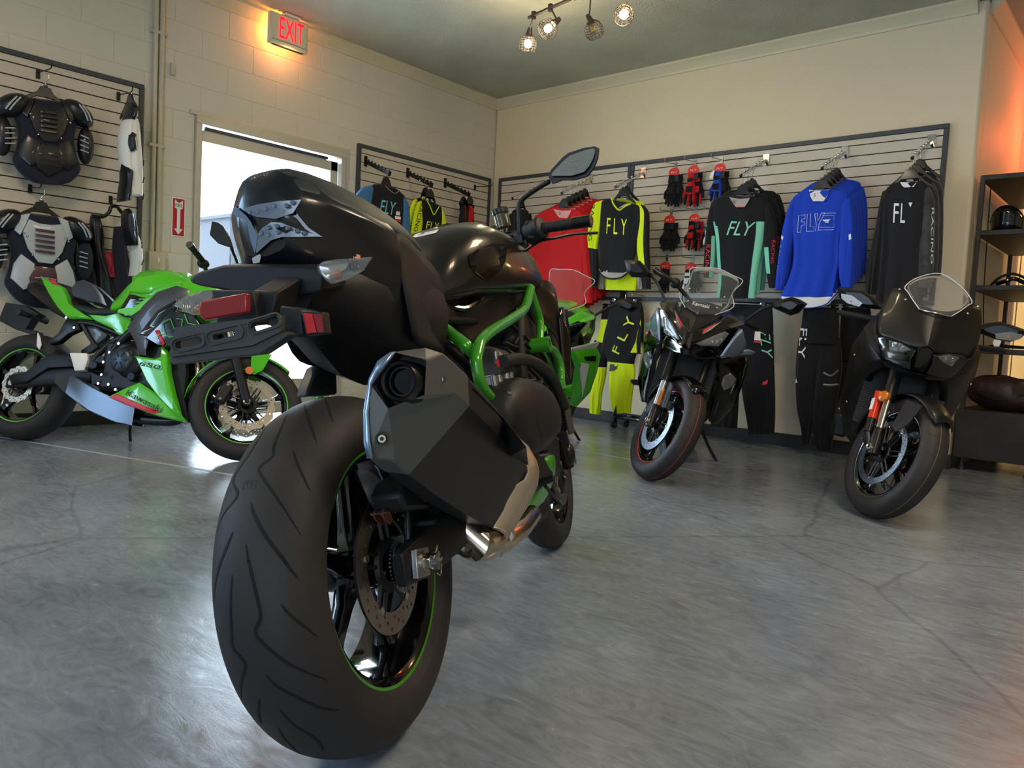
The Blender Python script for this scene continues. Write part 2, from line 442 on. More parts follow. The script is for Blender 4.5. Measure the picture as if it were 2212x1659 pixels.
mb.prism([(X, -w*0.3, h*0.44), (X, 0, h*0.36), (X, w*0.3, h*0.44), (X, w*0.3, h*0.24), (X, w*0.12, h*0.20), (X, w*0.12, -h*0.30), (X, w*0.32, -h*0.30), (X, 0, -h*0.45), (X, -w*0.32, -h*0.30), (X, -w*0.12, -h*0.30), (X, -w*0.12, h*0.20), (X, -w*0.3, h*0.24)], (0.001, 0, 0))
mb.build('arrow', m_white, t)
mb = MB(); text_on(mb, 'FIRE', (X+0.002, 0, h*0.30), (0, 1, 0), (0, 0, 1), width=w*0.52, height=h*0.09); mb.build('lettering', mat('print_black', '#17181b', 0.6), t)
# EXIT signs
def exit_sign(mw, label, glow=True, face='#8f917c'):
    t = empty('exit_sign', mw=mw, label=label, cat='sign')
    w, h, d = 0.335, 0.235, 0.05
    mh = mat('exit_housing', '#d8d6ba', 0.5)
    MB().box((0, 0, 0), (w, d, h)).build('housing', mh, t, bev=0.012)
    MB().box((0, -d/2-0.002, -h*0.36), (w*0.9, 0.004, 0.002)).build('lens_seam', m_dark, t)
    MB().box((0.02, -0.01, h/2+0.01), (0.13, 0.07, 0.016)).build('canopy', m_white, t, bev=0.004)
    MB().box((0, -0.002, -h/2-0.001), (w*0.8, d*0.5, 0.006)).build('downlight_slot', m_blk, t)
    mb = MB(); text_on(mb, 'EXIT', (0.018, -d/2-0.004, 0.015), (1, 0, 0), (0, 0, 1), width=w*0.64, height=h*0.66)
    mb.build('lettering', mat('exit_red_glow', '#ff1020', 0.4, emit='#ff0a1c', estr=3.2), t)
    return t
# first sign: parallel to the left wall, facing the room, hung from the ceiling just in front of it
pe = onX(622, 72, XL+0.13)
mw = Matrix.Translation((XL+0.13, pe.y, pe.z)) @ Matrix.Rotation(R(90), 4, 'Z')
ex = exit_sign(mw, 'lit red EXIT sign under the ceiling beside the block wall, above the door')
light('exit_backlight', 'POINT', (XL+0.05, pe.y-0.03, pe.z+0.02), 4.5, (1.0, 0.33, 0.07), 0.03)
light('exit_downlight', 'POINT', (XL+0.16, pe.y, pe.z-0.17), 0.8, (1.0, 0.45, 0.2), 0.03)
mw = Matrix.Translation((-0.92, 7.6, 2.50))
exit_sign(mw, 'lit red EXIT sign hanging in the hall right of the back wall')
light('hall_exit_glow', 'POINT', (-0.85, 7.35, 2.55), 12, (1.0, 0.12, 0.04), 0.06)
light('hall_lamp', 'POINT', (0.6, 7.6, 2.6), 22, (1.0, 0.72, 0.36), 0.1)
# ================================================================== slatwalls, arms, clothes
m_slat = mat('slat_laminate', '#cbc1b0', 0.5)
m_groove = mat('slat_groove', '#241f1b', 0.7)
m_railm = mat('charcoal_rail', '#43474d', 0.45, 0.2)
class Wall:
    def __init__(s, k): s.k = k
    def P(s, a, d, z):
        return Vector((XL+d, a, z)) if s.k == 'L' else Vector((a, YB-d, z))
    def box(s, mb, a0, a1, d0, d1, z0, z1):
        c = s.P((a0+a1)/2, (d0+d1)/2, (z0+z1)/2)
        dim = (d1-d0, a1-a0, z1-z0) if s.k == 'L' else (a1-a0, d1-d0, z1-z0)
        mb.box(c, dim)
    def px(s, x, y, d):
        return onX(x, y, XL+d) if s.k == 'L' else onY(x, y, YB-d)
WL, WB = Wall('L'), Wall('B')
SD = 0.022     # slat face distance from the wall
def slatwall(w, a0, a1, label, z0=1.112, z1=2.338):
    t = empty('slatwall_panel', w.P((a0+a1)/2, 0, z0), label=label, cat='slatwall', group=None)
    mb = MB(); w.box(mb, a0+0.02, a1-0.02, 0.001, 0.010, z0+0.02, z1-0.02); mb.build('backing', m_groove, t, ws=True)
    mb = MB(); w.box(mb, a0, a1, 0.001, SD+0.012, z1-0.032, z1); mb.build('frame_rail', m_railm, t, ws=True, bev=0.002)
    mb = MB(); w.box(mb, a0, a1, 0.001, SD+0.012, z0, z0+0.032); mb.build('frame_rail', m_railm, t, ws=True, bev=0.002)
    for x in (a0, a1-0.03):
        mb = MB(); w.box(mb, x, x+0.03, 0.001, SD+0.0125, z0+0.033, z1-0.033); mb.build('frame_rail', m_railm, t, ws=True, bev=0.002)
    zs = [z1-0.033]; z = 2.262
    while z > z0+0.035: zs.append(z); z -= 0.0764
    zs.append(z0+0.033)
    for i in range(len(zs)-1):
        hi, lo = zs[i]-(0.0035 if i else 0), zs[i+1]+(0.0035 if i < len(zs)-2 else 0)
        if hi-lo < 0.008: continue
        mb = MB(); w.box(mb, a0+0.031, a1-0.031, 0.010, SD, lo, hi); mb.build('slat', m_slat, t, ws=True, bev=0.0015)
    return t
slatwall(WL, -0.07, 2.363, 'grey slatwall with charcoal frame holding body armour, left of the conduits')
slatwall(WL, 4.187, 5.873, 'grey slatwall with charcoal frame between the door and the room corner')
slatwall(WB, -5.459, -3.872, 'narrower slatwall on the back wall beside the corner, behind the red and yellow jerseys')
slatwall(WB, -3.868, -1.349, 'wide slatwall on the back wall, behind the gloves and the blue jersey')
def arm(w, base, tip, metal, label, group, black=False):
    """faceout arm from a plate in the slat groove, sloping down to its tip; base and tip are world points"""
    t = empty('faceout_arm', base, label=label, cat='display arm', group=group)
    d = (tip-base); n = 7
    side = d.cross(Vector((0, 0, 1))).normalized(); up = side.cross(d).normalized()
    M = Matrix((side, d.normalized(), up)).transposed()
    out = Vector((d.x, d.y, 0)).normalized()
    Mp = Matrix((side, out, Vector((0, 0, 1)))).transposed()
    MB().box(base+Vector((0, 0, 0.0)), (0.05 if not black else 0.032, 0.008, 0.085), Mp).build('plate', metal, t, ws=True, bev=0.001)
    MB().box(base+Vector((0, 0, 0.044)), (0.05 if not black else 0.032, 0.022, 0.004), Mp).build('slot_hook', metal, t, ws=True)
    if not black:
        MB().box((base+tip)/2, (0.018, d.length, 0.018), M).build('bar', metal, t, ws=True, bev=0.001)
        for i in range(n):
            p = base+d*(0.14+0.84*i/(n-1))+up*0.018
            MB().sphere(p, 0.0105, 10, 6).build('stop_ball', metal, t, ws=True)
        MB().box(tip+d.normalized()*0.003, (0.02, 0.006, 0.02), M).build('end_cap', m_blk, t, ws=True)
    else:
        MB().box((base+tip)/2, (0.012, d.length, 0.034), M).build('bar', metal, t, ws=True, bev=0.001)
        for i in range(n):
            p = base+d*(0.10+0.85*i/(n-1))+up*0.022
            MB().box(p, (0.011, 0.011, 0.014), M).build('stop_tooth', metal, t, ws=True)
        MB().box(tip, (0.03, 0.006, 0.04), M).build('end_plate', metal, t, ws=True)
    return t
m_armblk = mat('black_arm_paint', '#17191d', 0.35, 0.3)
def hook(w, base, length, label, group, cat='hook', rise=0.02):
    t = empty('peg_hook', base, label=label, cat=cat, group=group)
    out = w.P(0, 1, 0)-w.P(0, 0, 0)
    M = Matrix((Vector((0, 0, 1)).cross(out)*-1, out, Vector((0, 0, 1)))).transposed()
    MB().box(base, (0.022, 0.006, 0.055), M).build('plate', m_steel if 'glove' in group else m_armblk, t, ws=True)
    p = [base+Vector((0, 0, 0.01)), base+out*length*0.5, base+out*length*0.93+Vector((0, 0, -0.004)), base+out*length+Vector((0, 0, rise))]
    MB().tube(smoothpath(p, 4), 0.0038, 8).build('rod', m_steel if 'glove' in group else m_armblk, t, ws=True)
    return t
m_hang = mat('hanger_plastic', '#121316', 0.25, coat=0.3)
m_wire = mat('hanger_wire', '#c9c9c4', 0.2, 1.0)
def hanger(neck, U, wd, arm_pt, label, group, N):
    """neck: base of hanger neck, U: sideways unit, wd: width, arm_pt: where the hook hangs, N: toward the viewer"""
    t = empty('clothes_hanger', neck, label=label, cat='hanger', group=group)
    U = Vector(U).normalized(); N = Vector(N).normalized(); Z = Vector((0, 0, 1))
    # shoulders with a cut-out neck block
    def pt(u, z): return neck+U*u+Z*z
    h = wd/2
    top = [(-h, -0.055), (-h*0.62, -0.012), (-0.045, 0.028), (-0.028, 0.062), (0.028, 0.062), (0.045, 0.028), (h*0.62, -0.012), (h, -0.055)]
    bot = [(h, -0.075), (h*0.6, -0.04), (0.05, -0.005), (0.0, -0.002), (-0.05, -0.005), (-h*0.6, -0.04), (-h, -0.075)]
    mb = MB(); mb.prism([pt(*q)-N*0.006 for q in top+bot], N*0.012); mb.build('shoulder_frame', m_hang, t, ws=True, bev=0.003)
    MB().box(neck+Z*0.067, (0.02, 0.02, 0.012)).build('hook_socket', m_hang, t, ws=True)
    a = arm_pt
    base = neck+Z*0.07
    r = 0.019; c = a+Z*(-0.002)
    hgt = max(c.z-base.z, 0.01)
    pts = [base, base+Z*hgt*0.35]
    pts.append(Vector((c.x, c.y, c.z))-N*0+U*r*0.9-Z*r*0.8)
    for k in range(8):
        th = -0.3+k*(math.pi+0.3)/7
        pts.append(c+U*r*math.cos(th)+Z*(r*math.sin(th)))
    MB().tube(smoothpath(pts, 3), 0.0017, 6).build('hook', m_wire, t, ws=True)
    return t
class Cloth:
    """a hanging cloth tube traced row by row: rows of (left px, left py, right px, right py)"""
    def __init__(s, w, d, rows, thick=0.05, fold=0.012, seed=0, nf=5.0, k=4, n=40):
        s.w, s.d, s.thick, s.fold, s.seed, s.nf, s.n = w, d, thick, fold, seed, nf, n
        s.rows = smoothpath(rows, k) if k > 1 else [Vector(r) for r in rows]
        s.N = (w.P(0, 1, 0)-w.P(0, 0, 0))
    def dep(s, u, v):
        a = math.sqrt(max(0, 1-u*u))
        f = noise.noise(Vector((u*s.nf*0.5+s.seed, v*1.6, s.seed*3.1)))+0.5*noise.noise(Vector((u*s.nf+s.seed, v*3.0+5, s.seed)))
        return (s.thick*0.5*a**0.7+s.fold*f*(.45+1.2*v)*min(1, a*1.6), a)
    def front(s, px, py, off=0.003):
        R_ = s.rows
        k = 0
        while k < len(R_)-2 and (R_[k+1][1]+R_[k+1][3])/2 < py: k += 1
        a, b = R_[k], R_[k+1]
        ya, yb = (a[1]+a[3])/2, (b[1]+b[3])/2
        t = (py-ya)/(yb-ya) if abs(yb-ya) > 1e-6 else 0
        r = a.lerp(b, max(-0.5, min(1.5, t)))
        u = (px-r[0])/(r[2]-r[0])*2-1
        v = (k+t)/max(1, len(R_)-1)
        return s.w.px(px, py, s.d)+s.N*(s.dep(max(-0.98, min(0.98, u)), v)[0]+off)
    def mesh(s, name, m, parent, fn=None, taper_top=True, cap=True, sub=0, off=Vector((0, 0, 0))):
        rings = []
        L_ = len(s.rows)
        for i, r in enumerate(s.rows):
            v = i/max(1, L_-1); ring = []
            pl = s.w.px(r[0], r[1], s.d); pr = s.w.px(r[2], r[3], s.d)
            for j in range(s.n):
                th = 2*math.pi*j/s.n; u = -math.cos(th); q = (pl+pr)/2+(pr-pl)/2*u
                de, a = s.dep(u, v)
                back = math.sin(th) < 0
                if back: de = -s.thick*0.5*a**0.7
                tt = 1.0
                if taper_top and i < 2: tt = 0.35+0.32*i
                ring.append(q+s.N*de*tt+off)
            rings.append(ring)
        mb = MB(); mb.ring(rings, caps=cap)
        if fn:
            n = s.n
            for fi in range(len(mb.f)):
                if fi < (L_-1)*n:
                    i, j = divmod(fi, n); u = -math.cos(2*math.pi*(j+0.5)/n)
                    mb.mi[fi] = fn(u, i/(L_-1))
        return mb.build(name, m, parent, ws=True, smooth=60, sub=sub)
    def hem(s, name, m, parent, r=0.004, front_only=True):
        row = s.rows[-1]; pl = s.w.px(row[0], row[1], s.d); pr = s.w.px(row[2], row[3], s.d)
        pts = []
        for j in range(0, 21):
            u = -1+2*j/20; de, a = s.dep(u*0.999, 1.0)
            pts.append((pl+pr)/2+(pr-pl)/2*u+s.N*(de+0.002))
        return MB().tube(pts, r, 6).build(name, m, parent, ws=True)
def ptext(mb, cl, s, cx, cy, w, h, rot=0.0, shear=0, off=0.004, vertical=False):
    """text mapped on the cloth around pixel (cx, cy), w x h pixels, rot clockwise degrees"""
    c, sn = math.cos(R(rot)), math.sin(R(rot))
    def fn(u, v):
        x, y = u, -v
        return cl.front(cx+x*c-y*sn, cy+x*sn+y*c, off)
    vs, fs = textpts(s, 1.0, shear)
    x0 = min(v.x for v in vs); x1 = max(v.x for v in vs); y0 = min(v.y for v in vs); y1 = max(v.y for v in vs)
    out = [fn((v.x-(x0+x1)/2)*w/(x1-x0), (v.y-(y0+y1)/2)*h/(y1-y0)) for v in vs]
    mb.add(out, fs); return mb
def ppoly(mb, cl, pts, off=0.004):
    mb.add([cl.front(x, y, off) for x, y in pts], [tuple(range(len(pts)))]); return mb
def pline(cl, pts, r, off=0.003, k=3):
    return MB().tube([cl.front(x, y, off) for x, y in (smoothpath(pts, k) if k > 1 else pts)], r, 6)
def fab(name, col, rough=0.8, sheen=0.1): return mat(name, col, rough, sheen=sheen, bump=(400, 0.15, 0.001), spec=0.3)
F_red = fab('red_mesh_cloth', '#bb1216'); F_blk = fab('black_jersey_cloth', '#0d0e12'); F_blue = fab('royal_blue_cloth', '#0e3cb8')
F_yel = fab('hi_vis_cloth', '#cfe30e'); F_mint = fab('mint_cloth', '#79c4a8'); F_wht = fab('white_lining', '#d9dade'); F_gry = fab('grey_lining', '#a39a96')
F_slate = fab('charcoal_cloth', '#17181d'); F_steel = fab('streaked_blue_cloth', '#3f6f9f'); F_camo = mat('camo_cloth', '#3a3a3a', 0.8, var='#202124', vscale=22, sheen=0.2)
P_wht = mat('print_white', '#dfe6ea', 0.6); P_yel = mat('print_yellow', '#d8e01a', 0.6); P_mint = mat('print_mint', '#86cdb1', 0.6); P_red = mat('print_red', '#d5242c', 0.6)
P_blk = mat('print_black', '#17181b', 0.6); P_cyan = mat('print_cyan', '#6fc3cf', 0.6); P_purple = mat('cuff_purple', '#4a39c0', 0.6)
def garment(name, cat, w, d, origin_px, label, group=None):
    return empty(name, w.px(origin_px[0], origin_px[1], d), label=label, cat=cat, group=group)
def shift(root, off):
    root.location = Vector(root.location)+off; return root
def relabel(root, label=None):
    if label: root['label'] = label
    return root
def stack(root, n, off, labels, hang=None, hlabels=None, skip=()):
    """copies behind the front one, further up the arm"""
    for k in range(1, n+1):
        c = dup(root); c.location = Vector(root.location)+off*k; c['label'] = labels[min(k-1, len(labels)-1)]
        for ch in list(c.children):
            if ch.name.split('.')[0] in skip: bpy.data.objects.remove(ch)
        if hang:
            c = dup(hang); c.location = Vector(hang.location)+off*k; c['label'] = hlabels[min(k-1, len(hlabels)-1)]
NB = Vector((0, -1, 0)); NLf = Vector((1, 0, 0))
# arms of the back wall ------------------------------------------------------------
AB = 'chrome waterfall arms on the back slatwalls'
arms = {}
def barm(key, bx, by, label, tipd=0.42, drop=0.195):
    base = onY(bx, by, YB-SD-0.006)
    tip = Vector((base.x, base.y-tipd, base.z-drop))
    arms[key] = (base, tip); arm(WB, base, tip, m_chrome, label, AB)
barm(1, 1171, 400, 'chrome ball-stop arm nearest the room corner, partly behind the mirror')
barm(2, 1276, 388, 'chrome ball-stop arm above the red jerseys')
barm(3, 1390, 374, 'chrome ball-stop arm above the yellow and black jersey')
barm(5, 1655, 347, 'chrome ball-stop arm above the black and mint jersey')
barm(6, 1825, 330, 'chrome ball-stop arm above the blue jersey')
barm(7, 2012, 306, 'chrome ball-stop arm at the right end, above the black camouflage-sleeve jersey')
ST = Vector((0, 0.062, 0.0288))
# --- black shirt on the first arm
c = Cloth(WB, 0.40, [(1114, 452, 1136, 452), (1107, 458, 1141, 459), (1104, 475, 1144, 476), (1103, 520, 1144, 520), (1100, 580, 1146, 580), (1099, 640, 1148, 640)], 0.06, seed=1)
t = garment('jersey', 'jersey', WB, 0.40, (1124, 452), 'plain black jersey hanging behind the mirror stalk, left of the red jerseys')
c.mesh('torso', F_blk, t)
for a in (-1, 1):
    x0 = 1106 if a < 0 else 1142
    cs = Cloth(WB, 0.38, [(x0-5, 462, x0+5, 462), (x0+a*3-6, 500, x0+a*3+6, 500), (x0+a*6-7, 560, x0+a*6+6, 560), (x0+a*7-6, 620, x0+a*7+5, 620)], 0.05, seed=2)
    cs.mesh('sleeve', F_blk, t)
p = onY(1125, 448, YB-0.40)
hanger(p, (1, 0, 0), 0.16, Vector((arms[1][0].x, p.y, arms[1][0].z-0.19)), 'black hanger holding the plain black jersey near the corner', 'black plastic jersey hangers', NB)
# --- red jerseys
G = 'red jerseys stacked on one arm'
d = 0.43
tr = [(1196, 449, 1238, 452), (1180, 453, 1250, 455), (1166, 462, 1257, 463), (1160, 485, 1258, 484), (1158, 545, 1257, 545), (1152, 600, 1258, 600), (1149, 640, 1262, 640), (1148, 672, 1265, 672)]
c = Cloth(WB, d, tr, 0.038, 0.010, seed=4, nf=9)
t = garment('jersey', 'jersey', WB, d, (1217, 449), 'front red long-sleeve jersey of the stack, pink size print inside its neck', G)
c.mesh('torso', F_red, t)
Cloth(WB, d-0.01, [(1156, 466, 1170, 462), (1146, 510, 1166, 505), (1141, 550, 1163, 550), (1136, 600, 1160, 600), (1134, 655, 1154, 655)], 0.06, seed=5).mesh('sleeve', F_red, t)
Cloth(WB, d-0.01, [(1248, 460, 1262, 462), (1251, 505, 1270, 505), (1252, 550, 1274, 550), (1257, 610, 1279, 610), (1261, 655, 1279, 655)], 0.06, seed=6).mesh('sleeve', F_red, t)
ppoly(MB(), c, [(1198, 452), (1207, 466), (1212, 471), (1229, 472), (1234, 463), (1237, 455), (1218, 456)], 0.004).build('neck_lining', fab('pink_lining', '#d99a96'), t, ws=True)
pline(c, [(1197, 451), (1203, 462), (1211, 472), (1230, 473), (1235, 464), (1239, 453)], 0.003).build('collar', F_red, t, ws=True)
mb = MB(); ptext(mb, c, 'S', 1213, 462, 4, 6, off=0.007); mb.build('size_print', P_blk, t, ws=True)
mb = MB()
for q in ([(1218, 500), (1240, 496), (1240, 513), (1217, 517), (1218, 500)],): mb2 = pline(c, q, 0.0015, 0.004, 1); mb2.build('chest_outline', P_blk, t, ws=True)
p = onY(1217, 447, YB-d)
hg = hanger(p, (1, 0, 0), 0.20, Vector((arms[2][0].x, p.y, arms[2][1].z+0.03)), 'black hanger at the front of the red jersey stack', 'black plastic jersey hangers', NB)
stack(t, 5, ST*0.98, ['second red jersey of the stack, just behind the front one', 'third red jersey of the stack', 'fourth red jersey of the stack', 'fifth red jersey of the stack', 'rearmost red jersey, nearest the slatwall'], hg, ['second black hanger of the red jersey stack', 'third black hanger of the red jersey stack', 'fourth black hanger of the red jersey stack', 'fifth black hanger of the red jersey stack', 'rearmost black hanger of the red jersey stack'])
# --- yellow and black jerseys
G = 'yellow and black jerseys on one arm'
d = 0.42
c = Cloth(WB, d, [(1322, 430, 1368, 440), (1303, 433, 1384, 446), (1299, 445, 1386, 458), (1297, 470, 1385, 480), (1296, 510, 1378, 515), (1296, 550, 1372, 550), (1295, 578, 1360, 582), (1299, 588, 1350, 590)], 0.05, 0.01, seed=8, nf=6)
t = garment('jersey', 'jersey', WB, d, (1345, 430), 'black jersey with yellow sleeves, yellow FLY lettering and yellow V-neck collar', G)
c.mesh('torso', F_blk, t)
sl = Cloth(WB, d-0.015, [(1287, 437, 1304, 433), (1279, 452, 1303, 450), (1272, 490, 1297, 490), (1267, 530, 1290, 534), (1273, 545, 1291, 545), (1274, 590, 1292, 590), (1276, 620, 1290, 620)], 0.055, 0.006, seed=9)
sl.mesh('sleeve', [F_yel, F_slate, P_purple], t, fn=lambda u, v: 0 if v < 0.53 else (1 if v < 0.97 else 2))
sr = Cloth(WB, d-0.015, [(1372, 437, 1392, 444), (1380, 452, 1401, 460), (1378, 490, 1402, 490), (1376, 530, 1402, 530), (1382, 575, 1404, 575), (1390, 625, 1405, 625)], 0.055, 0.006, seed=10)
sr.mesh('sleeve', [F_yel, F_slate], t, fn=lambda u, v: 0 if u < 0.35-max(0, v-0.75)*8 else 1)
pline(c, [(1322, 427), (1328, 440), (1341, 455), (1352, 448), (1366, 441)], 0.007).build('collar', F_yel, t, ws=True)
ppoly(MB(), c, [(1325, 431), (1341, 452), (1362, 441), (1345, 436)], 0.002).build('neck_lining', F_gry, t, ws=True)
mb = MB(); ptext(mb, c, 'F L Y', 1336, 490, 43, 34, rot=4); mb.build('lettering', P_yel, t, ws=True)
mb = MB(); ptext(mb, sl, 'RACING', 1282, 482, 78, 8, rot=95); mb.build('sleeve_lettering', P_blk, t, ws=True)
# open hem hanging lower at the back
m2 = Cloth(WB, d+0.0, [(1293, 581, 1362, 584), (1299, 592, 1354, 594), (1310, 600, 1342, 600)], 0.03, 0.0, seed=3)
m2.mesh('hem_lining', F_gry, t); pline(m2, [(1293, 583), (1303, 596), (1322, 603), (1342, 600), (1358, 588)], 0.006, 0.004).build('hem_band', F_blk, t, ws=True)
p = onY(1345, 424, YB-d)
hg = hanger(p, (1, 0, 0), 0.26, Vector((arms[3][0].x, p.y, arms[3][1].z+0.02)), 'black hanger holding the yellow-sleeved FLY jersey', 'black plastic jersey hangers', NB)
d2 = d-0.09
c2 = Cloth(WB, d2, [(1332, 428, 1372, 434), (1310, 436, 1392, 440), (1308, 480, 1392, 480), (1308, 560, 1380, 560), (1307, 600, 1377, 600), (1309, 626, 1374, 628)], 0.05, 0.01, seed=11)
t2 = garment('jersey', 'jersey', WB, d2, (1350, 428), 'plain yellow jersey whose hem shows below the black FLY jersey', G)
c2.mesh('torso', F_yel, t2)
for xx in (1300, 1385): Cloth(WB, d2, [(xx-8, 445, xx+8, 445), (xx-9, 500, xx+9, 500), (xx-8, 600, xx+7, 600), (xx-6, 625, xx+5, 625)], 0.05, seed=12).mesh('sleeve', F_gry, t2)
p = onY(1353, 420, YB-d2)
hanger(p, (1, 0, 0), 0.26, Vector((arms[3][0].x, p.y, arms[3][1].z+0.06)), 'black hanger just behind the yellow-sleeved FLY jersey', 'black plastic jersey hangers', NB)
# --- black and mint jerseys
G = 'black and mint jerseys on one arm'
d = 0.43
c = Cloth(WB, d, [(1572, 423, 1632, 426), (1552, 427, 1651, 428), (1540, 438, 1656, 438), (1539, 470, 1654, 470), (1546, 510, 1650, 510), (1550, 560, 1641, 560), (1552, 600, 1635, 600), (1548, 643, 1630, 645)], 0.055, 0.012, seed=14, nf=6)
t = garment('jersey', 'jersey', WB, d, (1602, 423), 'black jersey with mint side panels and a slanted mint FLY print', G)
c.mesh('torso', [F_blk, F_mint], t, fn=lambda u, v: 1 if (v > 0.45 and (u < -0.9+0.1*v or u > 0.72)) else 0)
sl = Cloth(WB, d-0.012, [(1537, 437, 1551, 432), (1530, 470, 1549, 470), (1525, 510, 1546, 510), (1522, 560, 1544, 560), (1521, 600, 1540, 600)], 0.055, 0.006, seed=15)
sl.mesh('sleeve', [F_blk, F_mint], t, fn=lambda u, v: 1 if (u > 0.45 and v > 0.45) else 0)
sr = Cloth(WB, d-0.012, [(1648, 432, 1664, 436), (1650, 470, 1674, 470), (1650, 520, 1679, 520), (1655, 580, 1683, 580), (1662, 622, 1680, 622)], 0.055, 0.006, seed=16)
sr.mesh('sleeve', [F_blk, F_mint], t, fn=lambda u, v: 1 if (u < -0.2 and 0.5 < v < 0.8) else 0)
ppoly(MB(), c, [(1579, 427), (1587, 440), (1594, 449), (1613, 449), (1620, 438), (1624, 429), (1602, 431)], 0.004).build('neck_lining', F_gry, t, ws=True)
pline(c, [(1578, 425), (1586, 440), (1594, 450), (1613, 450), (1621, 438), (1626, 428)], 0.003).build('collar', F_blk, t, ws=True)
pline(c, [(1594, 449), (1613, 449)], 0.003, 0.006, 1).build('collar_tab', P_red, t, ws=True)
mb = MB(); ptext(mb, c, 'N', 1590, 438, 5, 8, off=0.008); mb.build('size_print', P_blk, t, ws=True)
mb = MB(); ptext(mb, c, 'FLY', 1604, 495, 62, 30, rot=2, shear=0.45); mb.build('lettering', P_mint, t, ws=True)
mb = MB(); ptext(mb, sl, 'RACING', 1532, 560, 62, 9, rot=94); mb.build('sleeve_lettering', P_red, t, ws=True)
mb = MB(); ptext(mb, sr, 'RACING', 1673, 545, 50, 6, rot=93); mb.build('sleeve_lettering', P_red, t, ws=True)
p = onY(1602, 420, YB-d)
hg = hanger(p, (1, 0, 0), 0.28, Vector((arms[5][0].x, p.y, arms[5][1].z+0.02)), 'front black hanger of the black and mint jerseys', 'black plastic jersey hangers', NB)
stack(t, 2, ST*1.3, ['second black and mint jersey, behind the front one', 'rearmost black and mint jersey, nearest the slatwall'], hg, ['second black hanger of the black and mint jerseys', 'rearmost black hanger of the black and mint jerseys'])
# --- blue jerseys
G = 'blue jerseys stacked on one arm'
d = 0.45
c = Cloth(WB, d, [(1750, 412, 1797, 409), (1728, 417, 1822, 414), (1712, 430, 1832, 424), (1710, 460, 1827, 460), (1713, 505, 1814, 505), (1714, 560, 1812, 560), (1704, 600, 1806, 600), (1686, 641, 1798, 641)], 0.042, 0.012, seed=18, nf=8)
t = garment('jersey', 'jersey', WB, d, (1773, 410), 'front royal blue jersey with white outlined FLY print and white hem lining', G)
c.mesh('torso', F_blue, t)
sl = Cloth(WB, d-0.01, [(1709, 433, 1724, 426), (1698, 468, 1718, 468), (1690, 503, 1716, 503), (1683, 555, 1706, 555), (1677, 600, 1699, 600), (1675, 626, 1691, 626)], 0.06, 0.006, seed=19)
sl.mesh('sleeve', F_blue, t)
sr = Cloth(WB, d-0.01, [(1822, 424, 1838, 428), (1818, 465, 1845, 465), (1815, 505, 1846, 505), (1812, 560, 1845, 560), (1814, 600, 1843, 600), (1820, 622, 1841, 622)], 0.06, 0.006, seed=20)
sr.mesh('sleeve', F_blue, t)
ppoly(MB(), c, [(1749, 411), (1753, 425), (1759, 436), (1782, 436), (1790, 424), (1794, 410), (1772, 413)], 0.004).build('neck_lining', F_wht, t, ws=True)
pline(c, [(1748, 410), (1752, 425), (1758, 437), (1783, 437), (1791, 424), (1795, 408)], 0.003).build('collar', F_blue, t, ws=True)
mb = MB(); ptext(mb, c, 'S', 1763, 423, 4, 7, off=0.009); mb.build('size_print', P_blk, t, ws=True)
# outlined FLY
def outl(pts, r=0.0016): pline(c, pts+[pts[0]], r, 0.004, 1).build('letter_outline', P_wht, t, ws=True)
outl([(1725, 503), (1727, 466), (1742, 465), (1741, 473), (1734, 474), (1733, 480), (1740, 480), (1739, 487), (1733, 488), (1732, 502)])
outl([(1745, 501), (1747, 464), (1754, 463), (1753, 491), (1761, 491), (1760, 500)])
outl([(1762, 463), (1768, 462), (1770, 478), (1778, 461), (1785, 461), (1772, 486), (1771, 499), (1764, 499), (1766, 486)])
for q in ([(1780, 462), (1808, 461)], [(1780, 467), (1804, 467), (1804, 492), (1772, 492)], [(1771, 498), (1803, 497)]): pline(c, q, 0.0013, 0.004, 1).build('print_line', P_wht, t, ws=True)
mb = MB()
for q in ([(1780, 476), (1797, 475), (1794, 478), (1783, 479)], [(1784, 480), (1794, 479), (1792, 482), (1787, 482)]): ppoly(mb, c, q, 0.005)
mb.build('wing_emblem', P_wht, t, ws=True)
for cl_, q in ((sl, [(1691, 508), (1696, 513), (1694, 520), (1690, 516)]), (sr, [(1836, 508), (1841, 506), (1842, 517), (1837, 520)])):
    ppoly(MB(), cl_, q, 0.004).build('elbow_badge', P_wht, t, ws=True)
mb = MB(); ptext(mb, sl, 'RACING', 1686, 560, 60, 4, rot=97); mb.build('sleeve_lettering', mat('print_pale_blue', '#5f7fd8', 0.6), t, ws=True)
m2 = Cloth(WB, d, [(1687, 640, 1798, 641), (1692, 650, 1796, 650), (1712, 660, 1790, 658), (1735, 665, 1770, 664)], 0.05, 0.0, seed=3)
m2.mesh('hem_lining', F_wht, t); pline(m2, [(1688, 645), (1712, 660), (1750, 666), (1785, 658), (1798, 644)], 0.004, 0.0).build('hem_band', F_blue, t, ws=True)
p = onY(1775, 407, YB-d)
hg = hanger(p, (1, 0, 0), 0.26, Vector((arms[6][0].x, p.y, arms[6][1].z+0.01)), 'front black hanger of the blue jersey stack', 'black plastic jersey hangers', NB)
stack(t, 4, ST, ['second blue jersey of the stack', 'third blue jersey of the stack', 'fourth blue jersey of the stack', 'rearmost blue jersey, nearest the slatwall'], hg, ['second black hanger of the blue jersey stack', 'third black hanger of the blue jersey stack', 'fourth black hanger of the blue jersey stack', 'rearmost black hanger of the blue jersey stack'])
